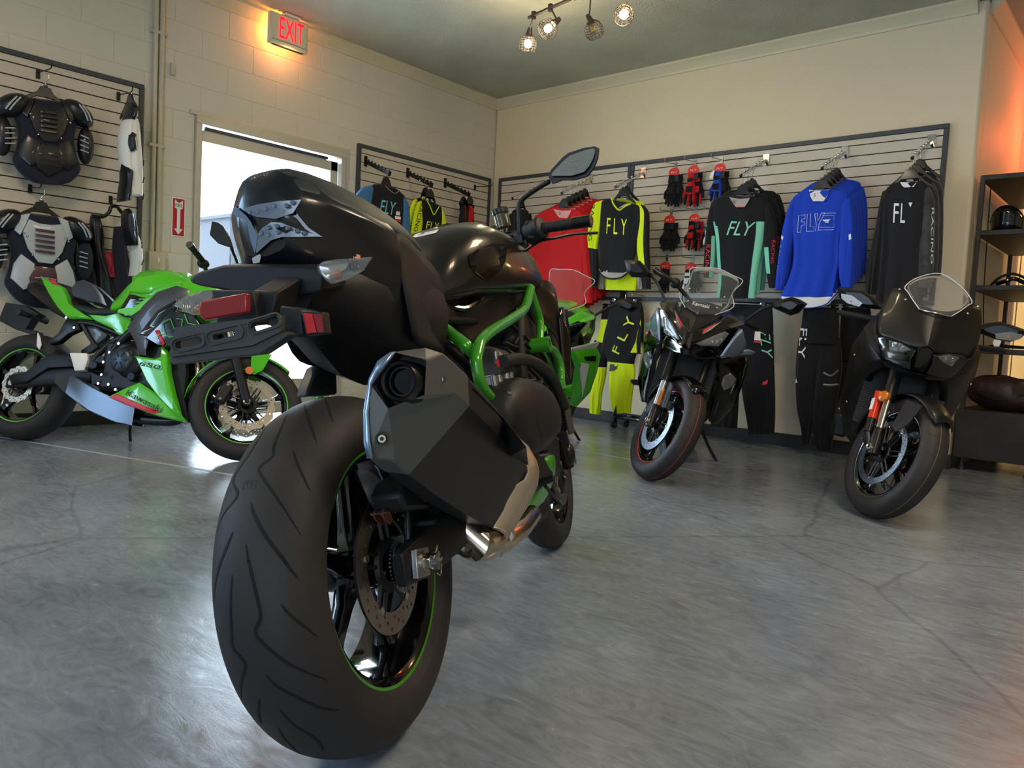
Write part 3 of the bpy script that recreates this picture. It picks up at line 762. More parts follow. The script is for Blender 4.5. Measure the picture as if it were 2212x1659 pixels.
# --- black camo-sleeve jerseys
G = 'black jerseys at the right end of the slatwall'
d = 0.44
c = Cloth(WB, d, [(1943, 394, 1988, 391), (1926, 399, 2000, 396), (1912, 415, 2004, 412), (1906, 450, 2000, 450), (1904, 510, 1992, 510), (1900, 577, 1986, 577), (1892, 640, 1984, 640), (1890, 668, 1984, 668)], 0.06, 0.015, seed=22, nf=8)
t = garment('jersey', 'jersey', WB, d, (1965, 392), 'front black jersey with white FLY letters and a grey camouflage sleeve', G)
c.mesh('torso', F_slate, t)
sl = Cloth(WB, d-0.01, [(1906, 415, 1920, 408), (1898, 455, 1912, 455), (1888, 510, 1908, 510), (1873, 575, 1902, 575), (1869, 635, 1893, 635)], 0.06, seed=23)
sl.mesh('sleeve', F_slate, t)
sr = Cloth(WB, d-0.01, [(1996, 400, 2008, 404), (1994, 430, 2017, 430), (1988, 480, 2019, 480), (1984, 540, 2018, 540), (1984, 580, 2016, 580), (1986, 620, 2013, 620)], 0.06, seed=24)
sr.mesh('sleeve', F_camo, t)
ppoly(MB(), c, [(1945, 395), (1950, 401), (1956, 407), (1977, 406), (1981, 399), (1984, 392), (1965, 396)], 0.004).build('neck_lining', F_wht, t, ws=True)
pline(c, [(1944, 393), (1950, 402), (1956, 408), (1978, 407), (1982, 399), (1986, 391)], 0.003).build('collar', F_slate, t, ws=True)
mb = MB(); ptext(mb, c, 'F', 1939, 462, 11, 42, rot=3); ptext(mb, c, 'L', 1954, 462, 10, 42, rot=3); ppoly(mb, c, [(1966, 440), (1974, 439), (1970, 450)]); mb.build('lettering', P_wht, t, ws=True)
mb = MB(); ptext(mb, sr, 'RACING', 2016, 510, 120, 4, rot=91); mb.build('sleeve_lettering', P_wht, t, ws=True)
p = onY(1966, 386, YB-d)
hg = hanger(p, (1, 0, 0), 0.28, Vector((arms[7][0].x, p.y, arms[7][1].z+0.01)), 'front black hanger at the right end of the slatwall', 'black plastic jersey hangers', NB)
stack(t, 2, ST*1.6, ['second black jersey, behind the camouflage-sleeve one', 'rearmost black jersey at the right end of the slatwall'], hg, ['second black hanger at the right end of the slatwall', 'rearmost black hanger at the right end of the slatwall'], skip=('lettering', 'sleeve_lettering'))
# ================= small left slatwall: black arms and three kinds of shirts
AL = 'black faceout arms on the slatwall beside the door'
larms = {}
for key, bx, by, lab in ((1, 790, 349, 'black notched arm nearest the door, a shirt with blue sleeves on it'), (2, 881, 374, 'middle black notched arm, the small yellow jersey on it'), (3, 962, 396, 'black notched arm nearest the corner, red jerseys on it')):
    base = onX(bx, by, XL+SD+0.006); tip = Vector((base.x+0.33, base.y, base.z-0.135)); larms[key] = (base, tip)
    arm(WL, base, tip, m_armblk, lab, AL, black=True)
hook(WL, onX(1026, 405, XL+SD+0.005), 0.24, 'single black peg hook on the small slatwall beside the corner', 'black peg hooks on the left slatwalls')
d = 0.26
c = Cloth(WL, d, [(818, 398, 850, 404), (805, 399, 866, 416), (800, 410, 876, 430), (799, 440, 874, 452), (797, 480, 868, 490), (796, 540, 866, 545)], 0.05, 0.01, seed=30)
t = garment('jersey', 'jersey', WL, d, (832, 398), 'dark navy jersey with streaked blue sleeves, cyan FLY print and a price tag')
c.mesh('torso', F_slate, t)
sl = Cloth(WL, d, [(784, 404, 806, 399), (771, 418, 804, 418), (763, 432, 801, 436), (766, 445, 792, 446)], 0.06, 0.006, seed=31); sl.mesh('sleeve', F_steel, t)
sr = Cloth(WL, d, [(866, 420, 876, 430), (868, 445, 882, 447), (868, 480, 884, 482), (866, 520, 882, 520)], 0.05, 0.006, seed=32); sr.mesh('sleeve', F_steel, t)
pline(c, [(828, 402), (838, 412), (850, 418), (858, 412)], 0.003).build('collar', F_gry, t, ws=True)
mb = MB(); ptext(mb, c, 'FLY', 834, 449, 32, 28, rot=10); mb.build('lettering', P_cyan, t, ws=True)
ppoly(MB(), c, [(848, 446), (862, 448), (861, 481), (846, 478)], 0.012).build('price_tag', m_blk, t, ws=True)
mb = MB(); ppoly(mb, c, [(850, 457), (858, 458), (857, 466), (849, 465)], 0.014); ppoly(mb, c, [(847, 467), (860, 469), (860, 475), (847, 473)], 0.014); mb.build('tag_print', m_white, t, ws=True)
ppoly(MB(), c, [(846, 474), (860, 477), (860, 480), (846, 478)], 0.014).build('tag_stripe', P_red, t, ws=True)
p = onX(834, 400, XL+d)
hanger(p, (0, 1, 0), 0.2, Vector((p.x, larms[1][0].y, larms[1][0].z-0.08)), 'black hanger under the arm nearest the door', 'black plastic jersey hangers', NLf)
d = 0.28
c = Cloth(WL, d, [(917, 430, 944, 442), (909, 434, 952, 448), (907, 445, 955, 460), (910, 470, 955, 478), (914, 500, 952, 505), (914, 560, 950, 560)], 0.05, 0.006, seed=33)
t = garment('jersey', 'jersey', WL, d, (930, 432), 'small yellow and black jersey with a V-neck, seen above the black fuel tank', 'small yellow and black jerseys')
c.mesh('torso', F_blk, t)
sl = Cloth(WL, d, [(902, 437, 912, 433), (896, 455, 911, 455), (891, 480, 912, 480), (888, 505, 908, 508)], 0.045, 0.004, seed=34); sl.mesh('sleeve', F_yel, t)
sr = Cloth(WL, d, [(950, 449, 957, 453), (951, 470, 961, 472), (951, 495, 962, 496)], 0.045, 0.004, seed=35); sr.mesh('sleeve', F_yel, t)
pline(c, [(918, 431), (925, 448), (932, 464), (939, 456), (945, 446)], 0.005).build('collar', F_yel, t, ws=True)
mb = MB(); ptext(mb, sl, 'RACING', 901, 470, 62, 8, rot=103); mb.build('sleeve_lettering', P_blk, t, ws=True)
mb = MB(); ptext(mb, c, 'FLY', 931, 488, 26, 16, rot=10); mb.build('lettering', P_yel, t, ws=True)
p = onX(929, 426, XL+d)
hg = hanger(p, (0, 1, 0), 0.16, Vector((p.x, larms[2][0].y, larms[2][0].z-0.105)), 'black hanger of the small yellow jersey', 'black plastic jersey hangers', NLf)
stack(t, 1, Vector((-0.06, 0, 0.02)), ['second small yellow and black jersey, right behind the first on the middle black arm'], hg, ['second black hanger on the middle black arm'])
for i, (x0, lab) in enumerate(((1001, 'narrow black and red jersey hung edge-on beside the corner'), (1015, 'red jersey hung edge-on, right of the black and red one by the corner'))):
    d = 0.24+0.03*i
    c = Cloth(WL, d, [(x0-3, 443, x0+3, 444), (x0-6, 455, x0+6, 456), (x0-9, 480, x0+8, 482), (x0-10, 520, x0+9, 520)], 0.05, 0.008, seed=36+i)
    t = garment('jersey', 'jersey', WL, d, (x0, 443), lab)
    c.mesh('torso', [F_red, F_slate], t, fn=(lambda u, v: 1 if u < 0.0 else 0) if i == 0 else (lambda u, v: 1 if u < -0.7 else 0))
    mb = MB(); ptext(mb, c, 'RACING', x0+2, 480, 45, 5, rot=100); mb.build('lettering', P_blk, t, ws=True)
    p = onX(x0, 441, XL+d)
    hanger(p, (0, 1, 0), 0.10, Vector((p.x, larms[3][0].y, larms[3][0].z-0.09-0.012*i)), 'black hanger of the '+('left' if i == 0 else 'right')+' edge-on red jersey', 'black plastic jersey hangers', NLf)
# ================================================================== motorcycle library
from mathutils.bvhtree import BVHTree
m_tyre = mat('tyre_rubber', '#29282a', 0.6, bump=(60, 0.15, 0.002), var='#2f2b29', spec=0.4)
m_groovet = mat('tyre_groove', '#050505', 0.8)
m_gloss = mat('gloss_black', '#060607', 0.12, coat=0.6)
m_semi = mat('semi_black', '#0c0d0f', 0.34)
m_matte = mat('matte_black', '#141518', 0.55, bump=(500, 0.1, 0.001))
m_engine = mat('engine_black', '#17181a', 0.42, 0.35)
m_engdark = mat('engine_near_black', '#08090b', 0.6)  # plain near-black colour for engine, radiator and core parts
m_bolt = mat('zinc_bolt', '#c3beb2', 0.25, 1.0)
m_disc = mat('disc_steel', '#9c958c', 0.3, 1.0)
m_rub = mat('rubber_black', '#0d0d0f', 0.6)
m_kgreen = mat('lime_green_paint', '#3f9a22', 0.25, 0.15, coat=0.6)
m_lens = mat('clear_lens', '#e6ecee', 0.06, trans=0.85, ior=1.4)
m_refl = mat('lamp_reflector', '#b9b4aa', 0.2, 0.9)
m_amber = mat('amber_lens', '#d8740c', 0.15, trans=0.2, coat=0.5)
m_redl = mat('red_reflector', '#8c1420', 0.2, coat=0.5, bump=(900, 0.3, 0.001))
m_silver = mat('muffler_shield', '#b6aa98', 0.35, 0.75)
m_chr2 = mat('polished_pipe', '#c9b9a5', 0.18, 1.0)
m_screen = mat('windscreen', '#e9edef', 0.02, trans=0.96, ior=1.08)
def plate(outer, holes, th):
    """flat plate in xy with holes; returns verts, faces (z = thickness)"""
    cu = bpy.data.curves.new('p', 'CURVE'); cu.dimensions = '2D'; cu.fill_mode = 'BOTH'; cu.extrude = th/2
    for pts in [outer]+holes:
        sp = cu.splines.new('POLY'); sp.points.add(len(pts)-1)
        for i, q in enumerate(pts): sp.points[i].co = (q[0], q[1], 0, 1)
        sp.use_cyclic_u = True
    o = bpy.data.objects.new('p', cu); COL.objects.link(o)
    me = bpy.data.meshes.new_from_object(o.evaluated_get(bpy.context.evaluated_depsgraph_get()))
    vs = [v.co.copy() for v in me.vertices]; fs = [tuple(p.vertices) for p in me.polygons]
    bpy.data.objects.remove(o); bpy.data.curves.remove(cu); bpy.data.meshes.remove(me)
    return vs, fs
def circ2(cx, cy, r, n=16): return [(cx+r*math.cos(2*math.pi*i/n), cy+r*math.sin(2*math.pi*i/n)) for i in range(n)]
_dc = {}
def disc_shape(r, r_in, th=0.005, nh=40, wave=0, nrow=3, slot=False):
    key = (r, r_in, nh, wave, nrow, slot)
    if key not in _dc:
        outer = []
        for i in range(96):
            a = 2*math.pi*i/96; rr = r-(wave*(0.5-0.5*math.cos(a*14)) if wave else 0)
            outer.append((rr*math.cos(a), rr*math.sin(a)))
        holes = [circ2(0, 0, r_in, 48)]
        for i in range(nh):
            a = 2*math.pi*i/nh; k = i % nrow
            rr = r_in+(r-r_in)*(0.25+0.5*k/(max(1, nrow-1)))
            holes.append(circ2(rr*math.cos(a), rr*math.sin(a), 0.0038, 8))
        _dc[key] = plate(outer, holes, th)
    return _dc[key]
def tyre_prof(Rr, w, rim=0.222, n=22):
    pts = []
    for i in range(n):
        u = -1+2*i/(n-1); sn = math.sin(u*math.pi/2); y = w/2*sn
        hh = (1-abs(sn)**2.2)**(1/2.2) if abs(u) < 0.999 else 0
        pts.append((Rr-w*.42+w*.42*hh, y))
    return [(rim-0.004, -w/2*.80), (rim+0.004, -w/2*.88)]+pts+[(rim+0.004, w/2*.88), (rim-0.004, w/2*.80)]
class Bike:
    def __init__(s, rc, psi, lean, Rr, label, name='motorcycle'):
        f = Vector((math.cos(psi), math.sin(psi), 0)); l = Vector((-math.sin(psi), math.cos(psi), 0)); u = Vector((0, 0, 1))
        up = u*math.cos(lean)+l*math.sin(lean); lf = l*math.cos(lean)-u*math.sin(lean)
        O = Vector(rc)-Rr*up
        s.M = Matrix(((f.x, lf.x, up.x, O.x), (f.y, lf.y, up.y, O.y), (f.z, lf.z, up.z, O.z), (0, 0, 0, 1)))
        s.I = s.M.inverted(); s.Rr = Rr; s.cam = s.I @ CO
        s.root = empty(name, mw=s.M, label=label, cat='motorcycle')
    def ray(s, px, py): return s.I.to_3x3() @ ray(px, py)
    def p(s, px, py, x=None, y=None, z=None):
        d = s.ray(px, py)
        if x is not None: t = (x-s.cam.x)/d.x
        elif y is not None: t = (y-s.cam.y)/d.y
        else: t = (z-s.cam.z)/d.z
        return s.cam+d*t
    def px(s, pts, **k):
        """points (px, py[, value]) on local plane; k names the axis (and default value)"""
        (ax, v), = k.items(); out = []
        for q in pts: out.append(s.p(q[0], q[1], **{ax: (q[2] if len(q) > 2 else v)}))
        return out
    def steer(s, wb, Rf, ang, rake=24.5, off=0.03, dz=0.0):
        """front frame: wheel centre and steered axes, local"""
        rk = R(rake); ax = Vector((-math.sin(rk), 0, math.cos(rk)))
        Q = Matrix.Rotation(ang, 3, ax)
        o = off*Vector((math.cos(rk), 0, math.sin(rk)))
        C0 = Vector((wb, 0, s.Rr+dz)); C = C0-o+Q @ o
        # rest on the ground: shift along z
        s.axis = ax; s.Q = Q
        return C, Q, ax
def xf(M, vs): return [M @ Vector(v) for v in vs]
def wheel_matrix(C, Q=None):
    m = (Q if Q is not None else Matrix.Identity(3)).to_4x4(); m.translation = C; return m
def make_wheel(bk, name, WM, Rt, wt, rimw, discs, m_rim=m_gloss, stripe=None, nsp=5, spw=0.014, stripe_side=(-1,), tread=12, seed=0, disc_m=m_disc, carrier=m_blk, wave=0, spin=0.3):
    root = bk.root
    # rim (the wheel part)
    hw = rimw/2; rr = 0.216
    prof = [(rr+0.006, -hw), (rr+0.006, -hw+0.006), (rr-0.006, -hw+0.012), (rr-0.012, -hw+0.03), (rr-0.020, 0), (rr-0.012, hw-0.03), (rr-0.006, hw-0.012), (rr+0.006, hw-0.006), (rr+0.006, hw),
            (rr-0.004, hw-0.002), (rr-0.016, hw-0.010), (rr-0.021, hw-0.03), (rr-0.029, 0), (rr-0.021, -hw+0.03), (rr-0.016, -hw+0.010), (rr-0.004, -hw+0.002)]
    mb = MB(); mb.lathe(prof, (0, 0, 0), (0, 1, 0), 64, closed_prof=True); mb.v = xf(WM, mb.v)
    wh = mb.build(name, m_rim, root)
    mb = MB(); mb.lathe(tyre_prof(Rt, wt), (0, 0, 0), (0, 1, 0), 96); mb.v = xf(WM, mb.v)
    ty = mb.build('tyre', m_tyre, wh, smooth=50)
    # side wall ridge rings
    mb = MB()
    for sd in (-1, 1):
        pr = [(0.231, sd*wt/2*.905), (0.233, sd*(wt/2*.905+0.002)), (0.236, sd*wt/2*.925)]
        mb.lathe(pr, (0, 0, 0), (0, 1, 0), 64)
    mb.v = xf(WM, mb.v); mb.build('bead_line', m_tyre, wh)
    if stripe:
        for sd in stripe_side:
            mb = MB(); mb.lathe([(rr-0.0035, sd*(hw-0.0015)), (rr+0.0065, sd*(hw+0.0006))], (0, 0, 0), (0, 1, 0), 64); mb.v = xf(WM, mb.v)
            mb.build('rim_stripe', stripe, wh)
    # hub, axle, spokes
    mb = MB(); mb.lathe([(0.012, -hw*0.9), (0.038, -hw*0.9), (0.042, -hw*0.55), (0.036, -0.02), (0.036, 0.02), (0.042, hw*0.55), (0.038, hw*0.9), (0.012, hw*0.9)], (0, 0, 0), (0, 1, 0), 24)
    mb.v = xf(WM, mb.v); mb.build('hub', m_rim, wh)
    for i in range(nsp):
        a = spin+2*math.pi*i/nsp
        mb = MB()
        d = Vector((math.cos(a), 0, math.sin(a))); t = Vector((-math.sin(a), 0, math.cos(a))); rings = []
        for k, (r_, w_, th_) in enumerate(((0.034, spw*1.5, 0.020), (0.08, spw*0.95, 0.016), (0.14, spw*0.85, 0.014), (0.175, spw*1.1, 0.018), (rr-0.022, spw*2.0, 0.026))):
            c = d*r_; rings.append([c+t*w_+Vector((0, th_*0.5, 0)), c+t*w_*0.6+Vector((0, th_, 0)), c-t*w_*0.6+Vector((0, th_, 0)), c-t*w_+Vector((0, th_*0.5, 0)), c-t*w_-Vector((0, th_*0.5, 0)), c-t*w_*0.6-Vector((0, th_, 0)), c+t*w_*0.6-Vector((0, th_, 0)), c+t*w_-Vector((0, th_*0.5, 0))])
        mb.ring(rings); mb.v = xf(WM, mb.v); mb.build('spoke', m_rim, wh, smooth=40)
    # discs
    for (y, r, rin) in discs:
        vs, fs = disc_shape(r, rin, 0.005, 60 if r > 0.14 else 45, wave)
        RM = WM @ Matrix(((1, 0, 0, 0), (0, 0, 1, y), (0, 1, 0, 0), (0, 0, 0, 1)))
        mb = MB().add(xf(RM, vs), fs); dd = mb.build('brake_disc', disc_m, root, smooth=30)
        mb = MB()
        mb.lathe([(0.030, y-0.004), (0.048, y-0.006), (0.052, y+0.002)], (0, 0, 0), (0, 1, 0), 24)
        na = 7 if r > 0.14 else 5
        for i in range(na):
            a = 2*math.pi*i/na+0.2; d = Vector((math.cos(a), 0, math.sin(a))); t = Vector((-math.sin(a), 0, math.cos(a)))
            q0 = d*0.046+Vector((0, y, 0)); q1 = d*(rin+0.004)+Vector((0, y, 0))
            for sg in (-1, 1):
                mb.tube([q0+t*0.012*sg, q1+t*(0.020 if sg > 0 else -0.004)*1.0], [0.0045, 0.0035], 6)
        mb.v = xf(WM, mb.v); mb.build('disc_carrier', carrier, dd)
        for i in range(na):
            a = 2*math.pi*i/na+0.2+0.05; d = Vector((math.cos(a), 0, math.sin(a)))
            sg = -1 if y < 0 else 1
            mb = MB().cyl(d*(rin+0.003)+Vector((0, y, 0)), d*(rin+0.003)+Vector((0, y+sg*0.005, 0)), 0.007, 10)
            mb.v = xf(WM, mb.v); mb.build('rotor_button', m_bolt, dd)
    return wh, ty
def bvh_of(o):
    me = o.data
    return BVHTree.FromPolygons([v.co.copy() for v in me.vertices], [tuple(p.vertices) for p in me.polygons])
def drape(bk, bvh, pts, w, off=0.0006, taper=True, k=5):
    """pixel polyline laid on a local surface as a ribbon of width w (metres)"""
    P = []
    for q in smoothpath(pts, k):
        d = bk.ray(q[0], q[1]).normalized(); h = bvh.ray_cast(bk.cam, d)
        if h[0] is not None: P.append((h[0], h[1] if h[1].dot(d) < 0 else -h[1]))
    mb = MB(); n = len(P)
    if n < 2: return mb
    A = []; B = []
    for i, (p, nn) in enumerate(P):
        t = (P[min(i+1, n-1)][0]-P[max(i-1, 0)][0]).normalized(); s_ = nn.cross(t).normalized()
        ww = w*(1-0.75*abs(i/(n-1)*2-1)**3 if taper else 1)/2
        A.append(p+s_*ww+nn*off); B.append(p-s_*ww+nn*off)
    return mb.grid([A, B])
def drape_poly(bk, bvh, pts, off=0.0008, mb=None):
    mb = mb or MB(); out = []
    for q in pts:
        d = bk.ray(q[0], q[1]).normalized(); h = bvh.ray_cast(bk.cam, d)
        if h[0] is None: return mb
        nn = h[1] if h[1].dot(d) < 0 else -h[1]
        out.append(h[0]+nn*off)
    return mb.add(out, [tuple(range(len(out)))])
def drape_text(bk, bvh, s, cx, cy, w, h, rot=0, shear=0, off=0.001, mb=None):
    mb = mb or MB(); vs, fs = textpts(s, 1.0, shear)
    x0 = min(v.x for v in vs); x1 = max(v.x for v in vs); y0 = min(v.y for v in vs); y1 = max(v.y for v in vs)
    c, sn = math.cos(R(rot)), math.sin(R(rot)); out = []; ok = []
    for v in vs:
        x = (v.x-(x0+x1)/2)*w/(x1-x0); y = -(v.y-(y0+y1)/2)*h/(y1-y0)
        d = bk.ray(cx+x*c-y*sn, cy+x*sn+y*c).normalized(); hh = bvh.ray_cast(bk.cam, d)
        if hh[0] is None: ok.append(False); out.append(Vector((0, 0, 0))); continue
        nn = hh[1] if hh[1].dot(d) < 0 else -hh[1]
        out.append(hh[0]+nn*off); ok.append(True)
    mb.add(out, [f for f in fs if all(ok[i] for i in f)])
    return mb
def loft(mb, secs, mirror=True, k=1, caps=True):
    """secs: list of half sections [(x,y,z)...] from top centre to bottom centre on the right side (y<=0)"""
    rings = []
    for sct in secs:
        h = [Vector(q) for q in sct]
        if k > 1: h = smoothpath([tuple(q) for q in h], k)
        o = [Vector((q.x, -q.y, q.z)) for q in reversed(h[1:-1])] if mirror else []
        rings.append(h+o)
    mb.ring(rings, caps=caps); return mb
def sec(x, pts): return [(q[2] if len(q) > 2 else x, -abs(q[0]), q[1]) for q in pts]
# ================================================================== 1. big black motorcycle in front, seen from behind
H = Bike((-1.15152, 0.89063, 0.32161), 2.00520, 0.21134, 0.32546, 'large black naked motorcycle with a green trellis frame and a fat rear tyre, in front')
hr = H.root
WMr = wheel_matrix(Vector((0, 0, 0.32546)))
wh, ty = make_wheel(H, 'rear_wheel', WMr, 0.32546, 0.19, 0.152, [(-0.076, 0.125, 0.085)], stripe=m_kgreen, stripe_side=(-1,), nsp=5, spw=0.016, spin=-1.05)
bt_ = bvh_of(ty)
def z2(pts): return [(x/3.95+440, y/3.95+820) for x, y in pts]
def z3(pts): return [(x/3.614+440, y/3.614+1200) for x, y in pts]
for pts, w in ((z2([(715, 290), (690, 345), (600, 560), (590, 650), (475, 755), (520, 860), (660, 1060), (830, 1330)]), .0052), (z2([(520, 425), (400, 620), (255, 850), (290, 985), (170, 1150), (80, 1400), (62, 1520)]), .005),
               (z2([(650, 265), (560, 320), (480, 375)]), .004), (z2([(845, 170), (880, 290), (965, 545)]), .0058), (z2([(1010, 112), (1050, 200), (1105, 365)]), .0045),
               (z2([(765, 605), (800, 720), (910, 955)]), .0042), (z2([(405, 1050), (430, 1150), (540, 1350), (700, 1560), (740, 1630)]), .0058), (z2([(250, 1300), (200, 1420), (130, 1600), (118, 1640)]), .006),
               (z2([(360, 1400), (380, 1540)])+z3([(355, 60), (400, 260), (445, 470), (405, 600), (480, 700), (640, 830), (800, 910), (960, 970)]), .0058),
               (z3([(600, 375), (680, 470), (890, 635)]), .0045), (z3([(485, 930), (570, 1020), (760, 1120), (920, 1190), (1060, 1210)]), .005),
               (z3([(225, 150), (210, 350), (220, 660), (240, 740), (325, 850), (290, 1000), (295, 1120)]), .0058), (z3([(150, 0), (95, 200), (78, 380)]), .005),
               (z3([(435, 1120), (430, 1250), (452, 1310)]), .006), (z3([(590, 1195), (700, 1320), (860, 1420), (925, 1500), (920, 1530)]), .005), (z3([(580, 1340), (640, 1440), (750, 1545)]), .005),
               (z3([(590, 0), (740, 185)]), .0042)):
    g = drape(H, bt_, pts, w)
    if len(g.v) > 3: g.build('tread_groove', m_groovet, wh)
m_print = mat('tyre_print', '#0b0b0c', 0.5)
for q in ([(330, 938), (350, 865), (455, 855), (440, 932), (330, 938)], [(372, 870), (372, 915), (400, 915), (410, 895), (405, 868), (372, 870)]):
    g = drape(H, bt_, z2(q), 0.0014, taper=False, k=1); g.build('tyre_mark', m_print, wh)
# ---- tail: seat unit and cowl
mb = MB()
T = [sec(-.122, [(0, 1.018), (.02, 1.016), (.034, 1.004), (.044, .985), (.046, .955), (.038, .915), (0, .905)]),
     sec(-.10, [(0, 1.056), (.04, 1.048), (.066, 1.008), (.074, .985), (.068, .94), (.052, .895), (0, .885)]),
     sec(-.06, [(0, 1.060), (.055, 1.05), (.097, .995), (.102, .975), (.096, .93), (.078, .875), (0, .86)]),
     sec(.03, [(0, 1.054), (.07, 1.04), (.128, .972), (.133, .95), (.125, .89), (.085, .81), (0, .79)]),
     sec(.105, [(0, 1.046), (.075, 1.03), (.141, .957), (.147, .93), (.146, .87), (.115, .80), (0, .76)])]
loft(mb, T, k=3)
tail = mb.build('tail_cowl', mat('tail_blue_black', '#0b0f18', .28, coat=.3), hr, smooth=40)
# pillion seat, sits on the cowl
mb = MB()
P_ = [sec(-.112, [(0, 1.050), (.025, 1.047), (.050, 1.020), (.04, 1.0), (0, 1.0)]), sec(-.08, [(0, 1.068), (.045, 1.062), (.088, 1.008), (.07, .99), (0, .99)]),
      sec(.03, [(0, 1.066), (.06, 1.056), (.125, .982), (.10, .965), (0, .97)]), sec(.13, [(0, 1.058), (.065, 1.046), (.138, .964), (.11, .95), (0, .95)]),
      sec(.23, [(0, 1.04), (.07, 1.03), (.135, .955), (.11, .93), (0, .93)]), sec(.33, [(0, 1.00), (.07, .99), (.12, .94), (.10, .91), (0, .91)])]
loft(mb, P_, k=4)
mb.build('pillion_seat', mat('seat_vinyl', '#1f2a2c', 0.5, bump=(260, 0.2, 0.001)), hr, smooth=60, sub=1)
mb = MB()
P_ = [sec(.30, [(0, .92), (.05, .91), (.07, .89), (.06, .85), (0, .85)]), sec(.42, [(0, .87), (.05, .865), (.07, .85), (.06, .82), (0, .81)]),
      sec(.56, [(0, .88), (.05, .875), (.06, .86), (.05, .83), (0, .82)]), sec(.70, [(0, .92), (.06, .915), (.09, .89), (.08, .85), (0, .84)])]
loft(mb, P_, k=4); mb.build('rider_seat', MATS['seat_vinyl'], hr, smooth=60)
# side panel ahead of the seam, under the seat
def shell(name, pts_rows, m, th=0.004, mirror=True, smooth=50, sub=1):
    """rows of local points on the right side -> patch, thickened, mirrored as its own object"""
    mb = MB().grid([[Vector(q) for q in r] for r in pts_rows]); o = mb.build(name, m, hr, smooth=smooth, solid=th, sub=sub)
    if mirror:
        mb2 = MB().grid([[Vector((q[0], -q[1], q[2])) for q in r] for r in pts_rows]); mb2.build(name, m, hr, smooth=smooth, solid=th, sub=sub)
    return o
A = H.px
rows = [[*A([(846, 493, .10)], x=0), *A([(880, 510, .16), (903, 545, .24), (955, 590, .40)], x=0)],
        [*A([(852, 540, .105)], x=0), *A([(885, 560, .17), (925, 600, .27), (962, 655, .41)], x=0)],
        [*A([(872, 620, .11)], x=0), *A([(905, 640, .18), (935, 665, .28), (962, 700, .40)], x=0)],
        [*A([(885, 690, .12)], x=0), *A([(915, 710, .2), (938, 725, .28), (962, 745, .38)], x=0)],
        [*A([(893, 745, .14), (925, 752, .22), (948, 764, .30), (972, 775, .38)], x=0)]]
shell('side_cover', rows, m_matte)
# lower tail / rear inner fender
mb = MB()
T = [sec(-.11, [(0, .88), (.06, .87), (.07, .84), (.05, .80), (0, .80)]), sec(-.02, [(0, .88), (.10, .86), (.095, .82), (.05, .785), (0, .76)]),
     sec(.07, [(0, .9), (.12, .88), (.112, .80), (.068, .745), (0, .69)]), sec(.16, [(0, .9), (.13, .88), (.13, .76), (.085, .71), (0, .665)]),
     sec(.35, [(0, .86), (.13, .85), (.13, .76), (.09, .68), (0, .66)])]
loft(mb, T, k=2); mb.build('rear_inner_fender', m_matte, hr, smooth=35)
# tail lamp: two clear lenses around a moulded x
def panel(name, pts, m, th=0.006, push=None, bev=0.0015, parent=None):
    P = [Vector(q) for q in pts]
    n = (P[1]-P[0]).cross(P[2]-P[1]).normalized()
    if n.dot(H.cam-P[0]) < 0: n = -n
    mb = MB().prism([q-n*th for q in P], n*th*1.0)
    if push: mb.v = [v+n*push for v in mb.v]
    return mb.build(name, m, parent or hr, bev=bev, smooth=30)
bta = bvh_of(tail)
def hitp(px, py, off=0.0, bv=None):
    d = H.ray(px, py).normalized(); h = (bv or bta).ray_cast(H.cam, d)
    if h[0] is None: return H.p(px, py, x=-.09)
    nn = h[1] if h[1].dot(d) < 0 else -h[1]
    return h[0]+nn*off
def inset_poly(name, pts, m, off, parent, th=0.004):
    P = [hitp(x, y, off) for x, y in pts]; c = sum(P, Vector())/len(P)
    mb = MB(); n = len(P)
    back = [q+(c-q)*0.06-(H.cam-q).normalized()*th for q in P]
    mb.add(P+back, [tuple(range(n))]+[(i, i+n, (i+1) % n+n, (i+1) % n) for i in range(n)])
    return mb.build(name, m, parent, smooth=20, bev=0)
lamp = inset_poly('tail_lamp', [(509, 460), (515, 447), (560, 440), (651, 434), (636, 455), (648, 470), (665, 492), (695, 512), (610, 517), (590, 520), (554, 550), (545, 490)], m_gloss, 0.0025, hr)
m_tl = mat('tail_lens', '#93a3b5', 0.06, trans=0.45, ior=1.3, coat=0.5)
inset_poly('lens', [(530, 452), (560, 443), (603, 436), (651, 434), (632, 462), (600, 474), (560, 470), (540, 462)], m_tl, 0.006, lamp)
inset_poly('lens', [(555, 515), (570, 494), (590, 481), (612, 482), (645, 498), (695, 512), (665, 512), (612, 513), (590, 520), (558, 548)], m_tl, 0.006, lamp)
inset_poly('lens_arm', [(508, 462), (516, 448), (538, 468), (548, 482), (562, 512), (556, 550), (546, 520), (538, 480)], mat('smoked_lens', '#5d7088', 0.08, coat=0.5), 0.007, lamp)
for (x, y) in ((545, 460), (562, 458), (580, 452), (598, 446), (618, 446), (632, 440), (570, 505), (585, 492), (602, 490), (620, 494), (640, 500), (585, 508), (605, 503), (655, 505)):
    p = hitp(x, y, 0.006); MB().sphere(p, 0.0045, 8, 4).build('led_cup', MATS['smoked_lens'], lamp, smooth=0)
pale = inset_poly('tail_badge', [(546, 556), (563, 549), (566, 553), (562, 565), (549, 567)], m_white, 0.003, hr)
